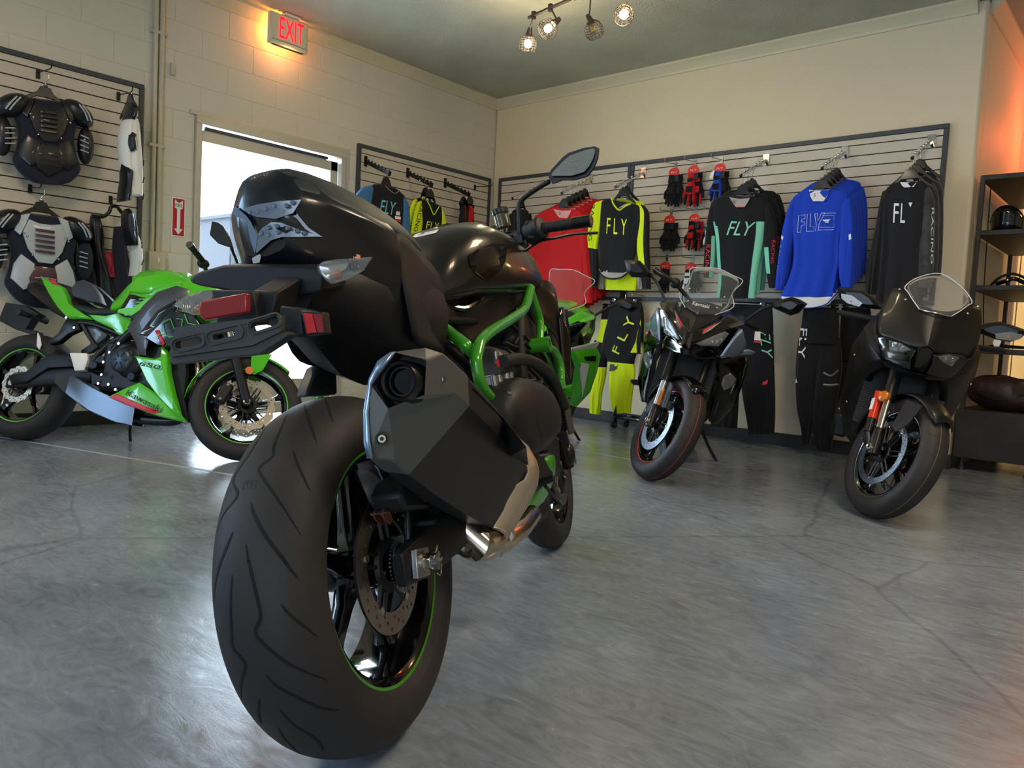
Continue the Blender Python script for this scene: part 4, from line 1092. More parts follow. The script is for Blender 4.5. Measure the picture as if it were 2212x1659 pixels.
# ---- number plate carrier, indicators, reflectors
mb = MB()
mb.prism(H.px([(407, 600), (430, 587), (480, 573), (547, 571), (690, 577), (700, 590), (693, 632), (600, 640), (540, 640), (470, 625), (430, 618), (412, 612)], x=-.135), (0.09, 0, 0.015))
mb.build('plate_carrier', m_matte, hr, bev=0.005)
mb = MB(); mb.prism(H.px([(545, 628), (600, 630), (588, 690), (520, 690)], x=-.22), (0.08, 0, 0.03)); mb.build('carrier_arm', m_matte, hr, bev=0.004)
mb = MB(); mb.prism(H.px([(455, 625), (545, 628), (560, 700), (470, 712)], x=-.24), (0.03, 0, 0.0)); mb.build('carrier_back', m_matte, hr, bev=0.003)
o = MB().prism(H.px([(428, 668), (432, 650), (532, 632), (533, 676), (440, 692), (431, 684)], x=-.272), (0.012, 0, 0)).build('rear_reflector', m_redl, hr, bev=0.003)
# slotted bracket
pc = H.px([(378, 707), (606, 681), (606, 716), (545, 746), (364, 772)], x=-.29)
yz = [(v.y, v.z) for v in pc]
def slot(a, b, r_):
    A_ = H.p(a[0], a[1], x=-.29); B_ = H.p(b[0], b[1], x=-.29); d = Vector((B_.y-A_.y, B_.z-A_.z)); d.normalize(); nrm = Vector((-d.y, d.x)); out = []
    a0 = math.atan2(nrm.y, nrm.x)
    for i in range(9): t = a0-math.pi*0+math.pi*i/8; out.append((A_.y+r_*math.cos(t), A_.z+r_*math.sin(t)))
    for i in range(9): t = a0+math.pi+math.pi*i/8; out.append((B_.y+r_*math.cos(t), B_.z+r_*math.sin(t)))
    return out
vs, fs = plate(yz, [slot((385, 745), (428, 735), 0.006), slot((465, 728), (502, 719), 0.0045), slot((550, 706), (592, 692), 0.007)], 0.012)
m_brk = mat('bracket_grey', '#3a3b3a', 0.6)
mb = MB().add([Vector((-.284+v.z, v.x, v.y)) for v in vs], fs); bk_ = mb.build('plate_bracket', m_brk, hr, bev=0.001, smooth=20)
for a, b in (((383, 746), (430, 735)), ((458, 730), (512, 717)), ((548, 706), (595, 692))):
    P0 = H.p(*a, x=-.291); P1 = H.p(*b, x=-.291); d = (P1-P0).normalized(); n_ = Vector((0, -d.z, d.y)); r_ = 0.0105; pts = []
    for i in range(9): t = math.pi/2+math.pi*i/8; pts.append(P0+d*(r_*math.cos(t))+n_*(r_*math.sin(t)))
    for i in range(9): t = -math.pi/2+math.pi*i/8; pts.append(P1+d*(r_*math.cos(t))+n_*(r_*math.sin(t)))
    MB().tube(pts, 0.0016, 6, loop=True, caps=False).build('slot_rim', m_brk, bk_)
mb = MB().prism(H.px([(364, 772), (545, 746), (606, 716), (625, 722), (560, 765), (372, 788)], x=-.285), (0.03, 0, 0)); mb.build('bracket_lip', m_brk, hr, bev=0.002)
P1 = H.p(605, 700, x=-.27)
mb = MB().prism(H.px([(604, 660), (650, 668), (655, 722), (640, 728), (604, 716)], x=-.25), (0.05, 0, 0)); mb.build('reflector_stay', m_matte, hr, bev=0.003)
o = MB().prism(H.px([(650, 671), (697, 674), (703, 722), (660, 725)], x=-.255), (0.02, 0, 0)).build('reflector_frame', m_blk, hr, bev=0.002)
MB().prism(H.px([(655, 676), (674, 678), (684, 718), (663, 720)], x=-.259), (0.004, 0, 0)).build('side_reflector', mat('red_bright', '#c4202c', 0.2, coat=0.5, bump=(900, 0.3, 0.001)), o)
MB().prism(H.px([(676, 678), (693, 679), (697, 718), (686, 718)], x=-.259), (0.004, 0, 0)).build('side_reflector', m_redl, o)
def indicator(pts, stem, xv):
    """pts: lens outline in pixels around its long axis; grows a faceted pod"""
    P = H.px(pts, x=xv); c = sum(P, Vector())/len(P); n = len(P)
    mb = MB(); front = [c+(q-c)*0.55+Vector((-0.022, 0, 0)) for q in P]; back = [c+(q-c)*0.7+Vector((0.022, 0, 0)) for q in P]
    mb.ring([front, P], caps=False); mb.add(front, [tuple(range(n))])
    b = mb.build('indicator_lens', m_lens, hr, smooth=50)
    MB().ring([P, [c+(q-c)*0.9+Vector((0.008, 0, 0)) for q in P], back]).build('indicator_shell', m_refl, hr, smooth=40)
    MB().sphere(c+Vector((0.004, 0, -.006)), 0.009, 12, 8).build('bulb', m_amber, b)
    for k in range(4):
        q = P[0].lerp(c, 0.35+0.09*k); MB().box(q+Vector((-0.004, 0, 0)), (0.012, 0.0012, 0.022-0.003*k)).build('lens_rib', m_refl, b)
    a0 = H.p(*stem[0], x=xv+0.01); a1 = H.p(*stem[1], x=xv+0.01)
    MB().tube([a0, a1], 0.010, 10).build('indicator_stem', m_rub, hr)
indicator([(805, 555), (786, 584), (755, 602), (718, 614), (706, 608), (687, 586), (685, 574), (697, 565), (728, 560)], ((690, 588), (612, 602)), -.135)
indicator([(373, 659), (400, 640), (430, 630), (455, 626), (459, 640), (452, 665), (430, 680), (418, 681), (400, 674)], ((450, 650), (500, 640)), -.15)
# ---- muffler
A_ = [(855, 759, -.19), (918, 750, -.165), (955, 762, -.14), (981, 784, -.115), (985, 850, -.11), (850, 996, -.19), (795, 990, -.215), (785, 900, -.21), (801, 832, -.20)]
B_ = [(1065, 905, .33), (1098, 925, .335), (1122, 945, .34), (1138, 968, .335), (1142, 1015, .31), (1068, 1142, .21), (1010, 1132, .19), (985, 1060, .25), (1010, 960, .30)]
ra = H.px(A_, x=0); rb = H.px(B_, x=0)
rings = []
for i in range(9):
    t = i/8; bulge = 1+0.06*math.sin(math.pi*t)
    rg = [a.lerp(b, t) for a, b in zip(ra, rb)]; c = sum(rg, Vector())/len(rg)
    rings.append([c+(q-c)*bulge for q in rg])
cc = sum(ra, Vector())/len(ra)
mb = MB().ring(rings[1:], caps=False); mb.add(rings[-1], [tuple(range(9))])
muf = mb.build('muffler', mat('muffler_body', '#262729', 0.42, 0.3, bump=(700, 0.1, 0.0005)), hr, smooth=30, bev=0.004)
# rear cap with the hexagonal opening
m_cap = mat('muffler_cap', '#5b5c5a', 0.45, 0.35, bump=(700, 0.1, 0.0005))
hexo = H.px([(855, 762, -.205), (921, 777, -.185), (917, 853, -.185), (838, 882, -.205), (802, 833, -.215)], x=0)
mb = MB()
r1 = [q+(q-cc)*0.015 for q in rings[1]]
r0 = [q.copy() for q in ra]
mb.ring([r1, r0], caps=False)
n0 = len(mb.v); mb.v += [q.copy() for q in hexo]
b = n0; a = 9
# connect outer ring r0 (indices 9..17) to the hexagon
H5 = [b, b+1, b+2, b+3, b+4]
mb.f += [(9+0, 9+1, H5[1], H5[0]), (9+1, 9+2, H5[1]), (9+2, 9+3, H5[2], H5[1]), (9+3, 9+4, H5[2]), (9+4, 9+5, H5[3], H5[2]), (9+5, 9+6, H5[3]), (9+6, 9+7, H5[4], H5[3]), (9+7, 9+8, H5[4]), (9+8, 9+0, H5[0], H5[4])]; mb.mi += [0]*9
cap = mb.build('muffler_cap', m_cap, hr, smooth=20, bev=0.003)
hc = H.p(877, 825, x=-.178)
inner = [hc+(q-hc)*0.97+Vector((0.03, 0.0, -0.0)) for q in hexo]
MB().ring([hexo, inner], caps=False).add(inner, [(0, 1, 2, 3, 4)]).build('outlet_recess', mat('recess_dark', '#0c0d0e', 0.7), cap, smooth=20)
ax_ = Vector((-1, 0.05, 0.12)).normalized()
rp = 0.0325
MB().lathe([(rp*0.8, -0.02), (rp*0.8, 0.022), (rp*0.92, 0.025), (rp, 0.018), (rp*1.06, -0.02)], hc, ax_, 40).build('outlet_pipe', m_semi, cap)
MB().lathe([(0.0001, -0.012), (rp*0.62, -0.012), (rp*0.64, 0.012), (rp*0.72, 0.012), (rp*0.72, -0.018)], hc, ax_, 40).build('inner_pipe', m_blk, cap)
for (x, y, xx) in ((949, 819, -.142), (825, 948, -.212)):
    p = H.p(x, y, x=xx); d = (H.cam-p).normalized()
    MB().cyl(p-d*0.012, p+d*0.0035, 0.0062, 14).build('cap_bolt', m_bolt, cap); MB().cyl(p+d*0.003, p+d*0.0042, 0.0034, 6).build('hex_socket', m_blk, cap)
    MB().lathe([(0.010, -0.008), (0.011, 0.001), (0.0085, 0.001)], p, d, 18).build('bolt_seat', m_semi, cap)
bm_ = bvh_of(muf)
# raised facets on the body side
def facet(pts, off, m, nm='body_facet'):
    P = [hitp(x, y, off, bm_) for x, y in pts]
    mb = MB().add(P, [tuple(range(len(P)))]); return mb.build(nm, m, muf, smooth=0)
facet([(1085, 905), (1137, 966), (1138, 1005), (1100, 985), (1005, 880), (975, 835), (979, 800), (1020, 840)], 0.003, mat('muffler_light', '#2b2826', 0.45, 0.3))
# silver heat shield wrapping the lower front edge
S1 = [(1080, 918), (1111, 941), (1137, 964), (1158, 996), (1163, 1017), (1160, 1048), (1145, 1084), (1119, 1125), (1104, 1152), (1084, 1165)]
S2 = [(1081, 920), (1104, 946), (1128, 968), (1136, 988), (1139, 1020), (1132, 1036), (1106, 1052), (1086, 1103), (1064, 1140), (1083, 1146)]
xs = [.34, .345, .35, .34, .33, .315, .29, .26, .235, .225]
o1 = [H.p(x, y, x=v+0.02) for (x, y), v in zip(S1, xs)]; o2 = [H.p(x, y, x=v-0.035) for (x, y), v in zip(S2, xs)]
mid = [a.lerp(b, 0.5)+Vector((0, -0.008, 0)) for a, b in zip(o1, o2)]
MB().grid([o1, mid, o2]).build('heat_shield', m_silver, hr, smooth=50, solid=0.005, bev=0.001)
so_ = H.px([(842, 761, -.200), (815, 780, -.208), (797, 818, -.214), (785, 888, -.218), (786, 955, -.222), (793, 991, -.222)], x=0); si_ = H.px([(856, 759, -.196), (812, 822, -.206), (801, 836, -.212), (796, 895, -.217), (799, 950, -.22), (806, 990, -.221)], x=0)
MB().grid([so_, si_]).build('cap_shield', mat('blue_steel', '#8fa6c4', .28, .8), cap, solid=.003, smooth=50)
# left-hand bright edge strip of the cap
# collector box and link pipe under the muffler
c0 = H.p(1040, 1165, x=.24)
MB().sphere(c0, 0.058, 20, 14, (1.15, 1.0, 0.78)).build('collector_box', m_chr2, hr)
MB().tube(H.px([(1000, 1140, .2), (1035, 1175, .2), (1085, 1165, .27), (1125, 1140, .36), (1150, 1110, .5)], x=0), [.03, .036, .03, .024, .022], 16).build('link_pipe', m_chr2, hr)
MB().prism(H.px([(985, 1128), (1020, 1150), (1018, 1180), (975, 1160), (972, 1135)], x=.2), (0.03, 0, 0)).build('collector_stay', m_semi, hr, bev=0.003)
MB().prism(H.px([(1104, 1146), (1110, 1160), (1095, 1195), (1078, 1206), (1090, 1180)], x=.25), (0.02, 0, 0)).build('chain_guard_fin', m_silver, hr, bev=0.002)
# ---- swingarm, axle, brake
z0 = 0.32546
for sd in (-1, 1):
    mb = MB(); rings = []
    for (x, yy, zz, w, h_) in ((-0.05, .122, z0, .012, .03), (0.03, .128, z0+0.005, .018, .042), (0.14, .15, z0+0.035, .02, .055), (0.3, .15, z0+0.075, .024, .07), (0.52, .10, z0+0.10, .03, .08)):
        c = Vector((x, sd*yy, zz)); rings.append([c+Vector((0, a*w, b*h_)) for a, b in ((-1, -.7), (-.7, -1), (.7, -1), (1, -.7), (1, .7), (.7, 1), (-.7, 1), (-1, .7))])
    mb.ring(rings).build('swingarm', m_engine, hr, smooth=40, bev=0.003)
MB().box((0.52, 0, z0+0.11), (0.08, 0.2, 0.12)).build('swingarm_pivot', m_engine, hr, bev=0.01)
yb = -.137
MB().prism([(-0.035, yb, z0-0.022), (0.02, yb, z0-0.03), (0.03, yb, z0+0.022), (-0.025, yb, z0+0.03)], (0, -0.012, 0)).build('axle_block', m_steel, hr, bev=0.002)
MB().cyl((0, yb-0.01, z0), (0, yb-0.017, z0), 0.020, 20).build('axle_washer', m_bolt, hr)
MB().cyl((0, yb-0.015, z0), (0, yb-0.030, z0), 0.0165, 6).build('axle_nut', m_bolt, hr, bev=0.0015)
mb = MB()
for i in range(6):
    a = math.pi*i/3
    mb.box((0.0125*math.cos(a), yb-0.036, z0+0.0125*math.sin(a)), (0.008, 0.012, 0.006), Matrix.Rotation(-a, 3, 'Y'))
mb.build('castle_top', m_bolt, hr)
MB().cyl((0, yb-0.012, z0), (0, yb-0.040, z0), 0.0098, 16).build('axle_end', m_steel, hr)
MB().tube(smoothpath([(-.012, yb-.037, z0+.006), (0.004, yb-.038, z0+0.02), (0.012, yb-.037, z0+.026), (.014, yb-.035, z0+.016)], 4), 0.0014, 6).build('split_pin', m_bolt, hr)
MB().tube(smoothpath([(0.004, yb-.037, z0-.012), (0.014, yb-.037, z0-0.02), (0.006, yb-.037, z0-.028), (-.006, yb-.036, z0-.02)], 4), 0.0014, 6).build('split_pin', m_bolt, hr)
# caliper on top of the disc with its bracket
MB().prism([(0.0, -.112, z0+0.02), (0.07, -.112, z0+0.0), (0.12, -.112, z0+0.08), (0.09, -.112, z0+0.135), (0.03, -.112, z0+0.12)], (0, -0.012, 0)).build('caliper_bracket', m_semi, hr, bev=0.004)
cal = MB()
cal.prism([(-0.045, -.085, z0+0.105), (-0.055, -.085, z0+0.135), (-0.02, -.085, z0+0.155), (0.05, -.085, z0+0.165), (0.10, -.085, z0+0.15), (0.11, -.085, z0+0.10), (0.06, -.085, z0+0.085)], (0, -0.065, 0))
cal.build('brake_caliper', m_matte, hr, bev=0.008)
MB().cyl((0.03, -.148, z0+0.125), (0.03, -.163, z0+0.125), 0.022, 20).build('caliper_piston_cover', m_semi, hr, bev=0.003)
for (xx, zz) in ((0.085, 0.13), (0.06, 0.06)): MB().cyl((xx, -.12, z0+zz), (xx, -.158, z0+zz), 0.008, 6).build('caliper_bolt', m_engine, hr)
m_cu = mat('copper_pad', '#8a5442', 0.4, 0.7)
for yy in (-.091, -.108): MB().prism([(-0.052, yy, z0+0.112), (-0.06, yy, z0+0.104), (-0.055, yy, z0+0.094), (-0.035, yy, z0+0.08), (-0.02, yy, z0+0.085), (-.03, yy, z0+0.11)], (0, -.003, 0)).build('brake_pad_plate', m_cu, hr, bev=0.001)
MB().cyl((-0.052, -.085, z0+0.106), (-0.052, -.118, z0+0.106), 0.0035, 10).build('pad_pin', m_bolt, hr)
mb = MB()
for i in range(44):
    a = 2*math.pi*i/44; mb.box((0.046*math.cos(a), -.105, z0+0.046*math.sin(a)), (0.010, 0.003, 0.0024), Matrix.Rotation(-a, 3, 'Y'))
mb.lathe([(0.038, -.1035), (0.040, -.1065)], (0, 0, z0), (0, 1, 0), 30)
mb.build('abs_ring', m_steel, hr, kind='stuff')
MB().tube(smoothpath([(0.09, -.15, z0+.15), (.14, -.16, z0+.19), (.22, -.15, z0+.19), (.34, -.13, z0+.16), (.45, -.10, z0+.2)], 5), 0.0045, 8).build('brake_hose', m_rub, hr)
MB().prism(H.px([(686, 792), (700, 783), (728, 786), (730, 852), (664, 856), (668, 838)], y=.115), (0, .03, 0)).build('chain_guard', mat('guard_grey', '#3c4240', .5, .3), hr, bev=.006)
# inner hugger fender over the tyre
mb = MB(); rings = []
for i in range(9):
    a = R(2+i*7.5); r_ = 0.345
    rings.append([Vector((r_*math.cos(a)*1.0, y_, z0+r_*math.sin(a)-abs(y_)**2*2.2)) for y_ in (-.105, -.08, -.04, 0, .04, .08, .105)])
mb.grid(rings); mb.build('hugger', m_matte, hr, solid=0.004, smooth=50)
# ---- tank
TK = [sec(.50, [(0, .93), (.05, .925), (.075, .90), (.07, .87), (.05, .85), (0, .84)]),
      sec(.56, [(0, 1.01), (.075, 1.0), (.11, .965), (.115, .90), (.085, .85), (0, .84)]),
      sec(.63, [(0, 1.055), (.09, 1.045), (.14, 1.01), (.15, .94), (.115, .865), (0, .85)]),
      sec(.74, [(0, 1.083), (.10, 1.075), (.165, 1.035), (.185, .965), (.16, .87), (0, .85)]),
      sec(.86, [(0, 1.085), (.105, 1.075), (.18, 1.03), (.205, .965), (.19, .88), (0, .86)]),
      sec(.97, [(0, 1.065), (.10, 1.055), (.18, 1.01), (.21, .955), (.20, .895), (0, .87)]),
      sec(1.04, [(0, 1.02), (.09, 1.015), (.16, .98), (.195, .93), (.185, .895), (0, .88)])]
m_tank = mat('metallic_graphite', '#35312d', 0.28, 0.75, coat=0.5)
tk = loft(MB(), TK, k=4).build('fuel_tank', m_tank, hr, smooth=60)
btk = bvh_of(tk)
g = MB()
def onTank(pts, off=0.002): 
    return drape_poly(H, btk, pts, off)
o = onTank([(1010, 553), (1030, 540), (1062, 527), (1088, 528), (1093, 545), (1090, 565), (1078, 585), (1058, 603), (1047, 605), (1025, 590), (1012, 572)], 0.003); o.build('knee_panel', m_gloss, tk, smooth=0)
o = onTank([(892, 512), (900, 506), (945, 491), (948, 497), (942, 504), (898, 514)], 0.0015); o.build('caution_sticker', m_white, tk, smooth=0)
o = drape_text(H, btk, 'CAUTION', 920, 503, 36, 6, rot=-16, off=0.0025); o.build('sticker_print', mat('print_grey', '#777a7c', 0.6), tk, smooth=0)
MB().lathe([(0.0, 0.004), (0.035, 0.004), (0.04, 0.0), (0.04, -0.01)], (0.80, 0, 1.088), (0, 0, 1), 28).build('filler_cap', m_semi, tk)
# side shroud panels under and ahead of the tank (right side traced, left mirrored)
rows = [A([(968, 668, .56), (1002, 668, .62), (1040, 645, .70), (1080, 610, .80), (1118, 575, .90)], x=0),
        A([(967, 684, .57), (1005, 690, .63), (1045, 672, .72), (1090, 640, .82), (1130, 612, .92)], x=0),
        A([(988, 720, .60), (1012, 715, .66), (1050, 695, .74), (1092, 668, .84), (1128, 645, .93)], x=0),
        A([(1028, 748, .68), (1032, 742, .69), (1062, 716, .76), (1098, 685, .85), (1126, 655, .93)], x=0)]
shell('side_panel', rows, mat('satin_brown_black', '#231f1e', 0.4, 0.2, coat=0.3))
rows = [A([(1115, 590, .95), (1150, 600, 1.02), (1185, 605, 1.08), (1200, 620, 1.12), (1205, 660, 1.14)], x=0),
        A([(1130, 620, .97), (1165, 650, 1.04), (1190, 665, 1.10), (1208, 690, 1.14), (1212, 720, 1.15)], x=0),
        A([(1150, 660, .99), (1175, 700, 1.05), (1195, 720, 1.10), (1210, 745, 1.14), (1218, 780, 1.16)], x=0)]
shell('radiator_shroud', rows, m_tank)
rows = [A([(1205, 650, 1.12), (1222, 670, 1.16), (1230, 700, 1.18)], x=0), A([(1210, 730, 1.13), (1228, 760, 1.17), (1234, 790, 1.18)], x=0), A([(1216, 800, 1.13), (1228, 850, 1.16), (1232, 880, 1.17)], x=0)]
shell('lower_shroud', rows, m_gloss)
MB().tube(smoothpath([tuple(q) for q in A([(968, 662, .57), (1008, 666, .62), (1045, 636, .71), (1085, 600, .82), (1115, 572, .90)], x=0)], 4), .009, 8).build('tank_trim', m_gloss, hr)
# ---- frame tubes
def ftube(pts, r, m=m_kgreen, nm='frame_tube', mirror=True, k=5):
    P = [tuple(q) for q in pts]
    MB().tube(smoothpath(P, k), r, 14).build(nm, m, hr, smooth=60)
    if mirror: MB().tube(smoothpath([(q[0], -q[1], q[2]) for q in P], k), r, 14).build(nm, m, hr, smooth=60)
fy = -.20
ftube(A([(1146, 622), (1141, 644), (1130, 670), (1099, 692), (1064, 714), (1040, 735), (1033, 755), (1029, 775), (1031, 795), (1037, 824), (1053, 853), (1065, 862)], y=fy), 0.0135)
ftube(A([(1146, 628), (1158, 665), (1166, 690), (1167, 712), (1166, 738)], y=fy+.005), 0.012)
ftube(A([(1180, 752), (1193, 755), (1205, 772), (1211, 796), (1212, 820), (1215, 840)], y=fy+.0), 0.013)
ftube(A([(1172, 758), (1190, 792), (1207, 833)], y=fy+.03), 0.008)
ftube(A([(950, 702, -.09), (975, 722, -.12), (1005, 745, -.165), (1029, 770, -.175)], y=fy+.03), 0.015, mirror=False)
for (x, y, yy, r_) in ((1168, 745, fy, .022), (1219, 846, fy, .020), (1072, 868, fy, .018)):
    c = H.p(x, y, y=yy)
    for sg in (1, -1):
        cc_ = Vector((c.x, sg*c.y, c.z)); s_ = -1 if sg > 0 else 1
        MB().lathe([(r_*.72, 0.035), (r_*.72, -0.028), (r_, -0.028), (r_, 0.035)], cc_, (0, -s_*1.0, 0), 20).build('frame_boss', m_kgreen, hr)
        MB().cyl(cc_, cc_+Vector((0, s_*0.012, 0)), r_*0.7, 12).build('mount_bolt', m_engdark, hr)
# subframe to the seat
ftube([(.70, -.08, .80), (.45, -.08, .80), (.2, -.08, .82)], 0.012, m=m_semi)
ftube([(.62, -.12, .60), (.42, -.12, .70), (.25, -.10, .78)], 0.011, m=m_semi)
ftube(A([(960, 702, .42), (1000, 780, .46), (1040, 840, .5), (1060, 885, .52)], x=0), 0.011, m=m_semi, nm='footrest_hanger')
MB().box((.66, 0, .79), (.42, .13, .13)).build('gap_filler', m_engdark, hr, bev=.01)  # black filler block, added to close the bright gap under the tank
# ---- engine
MB().box((.83, 0, .46), (.42, .36, .30)).build('crankcase', m_engdark, hr, bev=0.03)
Mt = Matrix.Rotation(R(20), 3, 'Y')
MB().box((.93, 0, .68), (.20, .34, .26), Mt).build('cylinder_block', m_engdark, hr, bev=0.015)
for i in range(6): MB().box((.93+0.012*i*0.4, 0, .60+i*0.022), (.215, .352, .006), Mt).build('cooling_fin', m_engine, hr)
oc = [(1099, 827), (1118, 814), (1151, 824), (1173, 840), (1186, 857), (1199, 885), (1202, 915), (1198, 938), (1180, 960), (1160, 980), (1140, 972), (1116, 944), (1092, 925), (1086, 885), (1089, 850)]
ring1 = H.px(oc, y=-.235); c = sum(ring1, Vector())/len(ring1)
rings = [[Vector((q.x, -.15, q.z)) for q in ring1], ring1, [c+(q-c)*.9+Vector((0, -.022, 0)) for q in ring1], [c+(q-c)*.62+Vector((0, -.034, 0)) for q in ring1], [c+(q-c)*.25+Vector((0, -.037, 0)) for q in ring1]]
ec = MB().ring(rings).build('clutch_cover', mat('cover_matte', '#1d1e1f', 0.5, 0.3), hr, smooth=50)
bec = bvh_of(ec)
g = drape(H, bec, [(1152, 828), (1155, 870), (1160, 905), (1172, 960)], 0.0022, taper=False, off=0.001); g.build('cover_seam', m_engdark, ec)
for (x, y) in ((1101, 850), (1121, 850), (1136, 820), (1152, 820), (1167, 825), (1113, 898), (1196, 893), (1112, 942), (1182, 978)):
    p = H.p(x, y, y=-.243); MB().cyl(p+Vector((0, .02, 0)), p+Vector((0, -.006, 0)), 0.007, 12).build('cover_bolt', m_bolt, hr)
# blower housing, its clamp and hose
p = H.p(1062, 788, y=-.16)
MB().cyl(p+Vector((-.05, 0, 0)), p+Vector((.05, 0, -.01)), .048, 24).build('blower_housing', mat('cast_alu', '#55534e', 0.4, 0.7), hr, bev=0.006)
MB().cyl(p+Vector((.05, 0, 0)), p+Vector((.085, 0, -.01)), .05, 24).build('blower_cover', m_engine, hr, bev=0.004)
q = H.p(1078, 784, y=-.215); MB().box(q, (.03, .003, .02)).build('warning_label', P_red, hr)
for (x, y) in ((1066, 812), (1078, 810), (1094, 806), (1102, 804), (1070, 759), (1083, 766), (1108, 763)):
    p = H.p(x, y, y=-.20); MB().tube([p+Vector((0, 0, -.03)), p], .008, 10).build('head_bolt', m_steel, hr, smooth=60)
MB().box(H.p(1075, 824, y=-.185), (.12, .03, .035)).build('bolt_flange', m_steel, hr, bev=0.004)
ftube(A([(1086, 781), (1110, 776), (1134, 777), (1164, 788), (1186, 807), (1201, 835), (1212, 861), (1220, 878)], y=-.225), .0155, m=m_rub, nm='radiator_hose', mirror=False)
for (x, y, r_) in ((1120, 700, .03), (1100, 735, .028), (1145, 720, .025), (1140, 760, .02)):
    MB().sphere(H.p(x, y, y=-.12), r_, 12, 8).build('intake_body', m_engdark, hr)
for pts in ([(1105, 700), (1120, 720), (1112, 745)], [(1135, 690), (1150, 720), (1140, 750)], [(1090, 740), (1120, 750), (1150, 742)]): ftube(A(pts, y=-.15), .005, m=m_rub, nm='wiring', mirror=False)
# radiator
mb = MB(); mb.box((1.165, 0, .60), (.03, .34, .34), Matrix.Rotation(R(-14), 3, 'Y')); rad = mb.build('radiator', m_engdark, hr, bev=0.004)
mb = MB()
for i in range(26): mb.box((1.165+0.25*(i-13)*.0122*-1*0.0+(i-13)*.0122*math.tan(R(14))*-1, 0, .60+(i-13)*.0125), (.034, .345, .004))
mb.build('radiator_fins', m_semi, rad, kind='stuff')
for sd in (-1, 1): MB().prism([(1.12, sd*.175, .78), (1.20, sd*.18, .74), (1.25, sd*.18, .42), (1.19, sd*.175, .42)], (0, sd*.006, 0)).build('radiator_bracket', m_brk, hr, bev=0.002)
p = H.p(1232, 980, x=1.16); MB().sphere(p, .03, 14, 10, (1, .5, 1.2)).build('horn', m_semi, hr)
# belly cowl
rows = [A([(1172, 990, .82), (1184, 984, .86), (1199, 978, .92)], x=0), A([(1168, 1015, .82), (1185, 1010, .86), (1200, 1012, .92)], x=0), A([(1160, 1045, .80), (1178, 1045, .86), (1196, 1030, .92)], x=0),
        A([(1150, 1080, .78), (1172, 1075, .86), (1186, 1068, .92)], x=0), A([(1118, 1134, .66), (1140, 1118, .76), (1160, 1100, .86)], x=0)]
shell('belly_cowl', rows, m_kgreen, sub=1)
MB().box((.80, 0, .24), (.42, .26, .10)).build('sump', m_engdark, hr, bev=0.03)
for yy in (-.07, -.025, .025, .07): MB().tube(smoothpath([(1.08, yy, .62), (1.16, yy, .50), (1.13, yy, .34), (1.0, yy*.8, .24), (.75, yy*.5, .20), (.55, -.03, .22)], 5), .019, 12).build('exhaust_header', m_chr2, hr, smooth=60)
p0 = H.p(1158, 1050, x=.62); p1 = H.p(1196, 1032, x=.62)
for sd in (1, -1):
    MB().tube([(p0.x, sd*p0.y+sd*.02*-1*-1, p0.z), (p1.x, sd*p1.y, p1.z)], [.012, .009], 10).build('footrest', m_rub, hr)
    MB().prism([(.55, sd*.17, .50), (.62, sd*.17, .50), (.66, sd*.185, .38), (.60, sd*.185, .33)], (0, sd*.008, 0)).build('footrest_plate', m_engine, hr, bev=0.002)
MB().tube(A([(1178, 1050, .70), (1195, 1070, .74), (1206, 1078, .80)], x=0), .005, 8).build('brake_pedal', m_semi, hr)
MB().tube(smoothpath([(.62, .13, .24), (.56, .22, .12), (.52, .30, .0)], 4), .011, 10).build('side_stand', m_semi, hr)
# ---- front end
Cf, Qf, axf = H.steer(1.4575, .30, 0.0465, dz=-.0255)
I_ = H.I @ Vector((-1.76496, 2.21281, .29458)); Cf = I_
WMf = wheel_matrix(Cf, Qf)
make_wheel(H, 'front_wheel', WMf, .30, .12, .09, [(-.062, .155, .115), (.062, .155, .115)], nsp=5, spin=.4)
def FP(x, y, z): return WMf @ Vector((x, y, z))
rk = R(24.5); fa = Vector((-math.sin(rk), 0, math.cos(rk)))
def fork(bk, WM, yo, top, m_leg, m_stan, lower=0.30):
    for sd in (-1, 1):
        a = Vector((-0.005, sd*yo, 0)); b = a+fa*lower; c = a+fa*top
        MB().tube(xf(WM, [a-fa*.02, a+fa*.03, b]), [.022, .027, .027], 16).build('fork_slider', m_leg, bk.root)
        MB().tube(xf(WM, [b, c]), .029 if m_stan is m_engine or m_stan is m_semi else .021, 16).build('fork_tube', m_stan, bk.root)
        MB().cyl(*xf(WM, [a+Vector((0, sd*.012, 0)), a+Vector((0, sd*.032, 0))]), .014, 14).build('front_axle_end', m_bolt, bk.root)
fork(H, WMf, .10, .74, m_engine, m_semi)
def clamp(bk, WM, h, m, wd=.12):
    c = fa*h; mb = MB(); mb.box(c+Vector((-.0, 0, 0)), (.06, wd*2, .03), Matrix.Rotation(-rk, 3, 'Y')); mb.v = xf(WM, mb.v); return mb.build('triple_clamp', m, bk.root, bev=0.008)
clamp(H, WMf, .53, m_semi); clamp(H, WMf, .73, m_semi)
def front_fender(bk, WM, Rf, m, a0=20, a1=165, wd=.07, nm='front_fender'):
    mb = MB(); rings = []
    for i in range(15):
        a = R(a0+(a1-a0)*i/14); r_ = Rf+.022; e = math.sin(math.pi*i/14)**.3
        rings.append([Vector((r_*math.cos(a), y_*wd*(0.55+.45*e), r_*math.sin(a)-abs(y_)**2.2*.03)) for y_ in (-1, -.7, -.35, 0, .35, .7, 1)])
    mb.grid(rings); mb.v = xf(WM, mb.v); return mb.build(nm, m, bk.root, solid=0.004, smooth=50)
front_fender(H, WMf, .30, m_gloss)
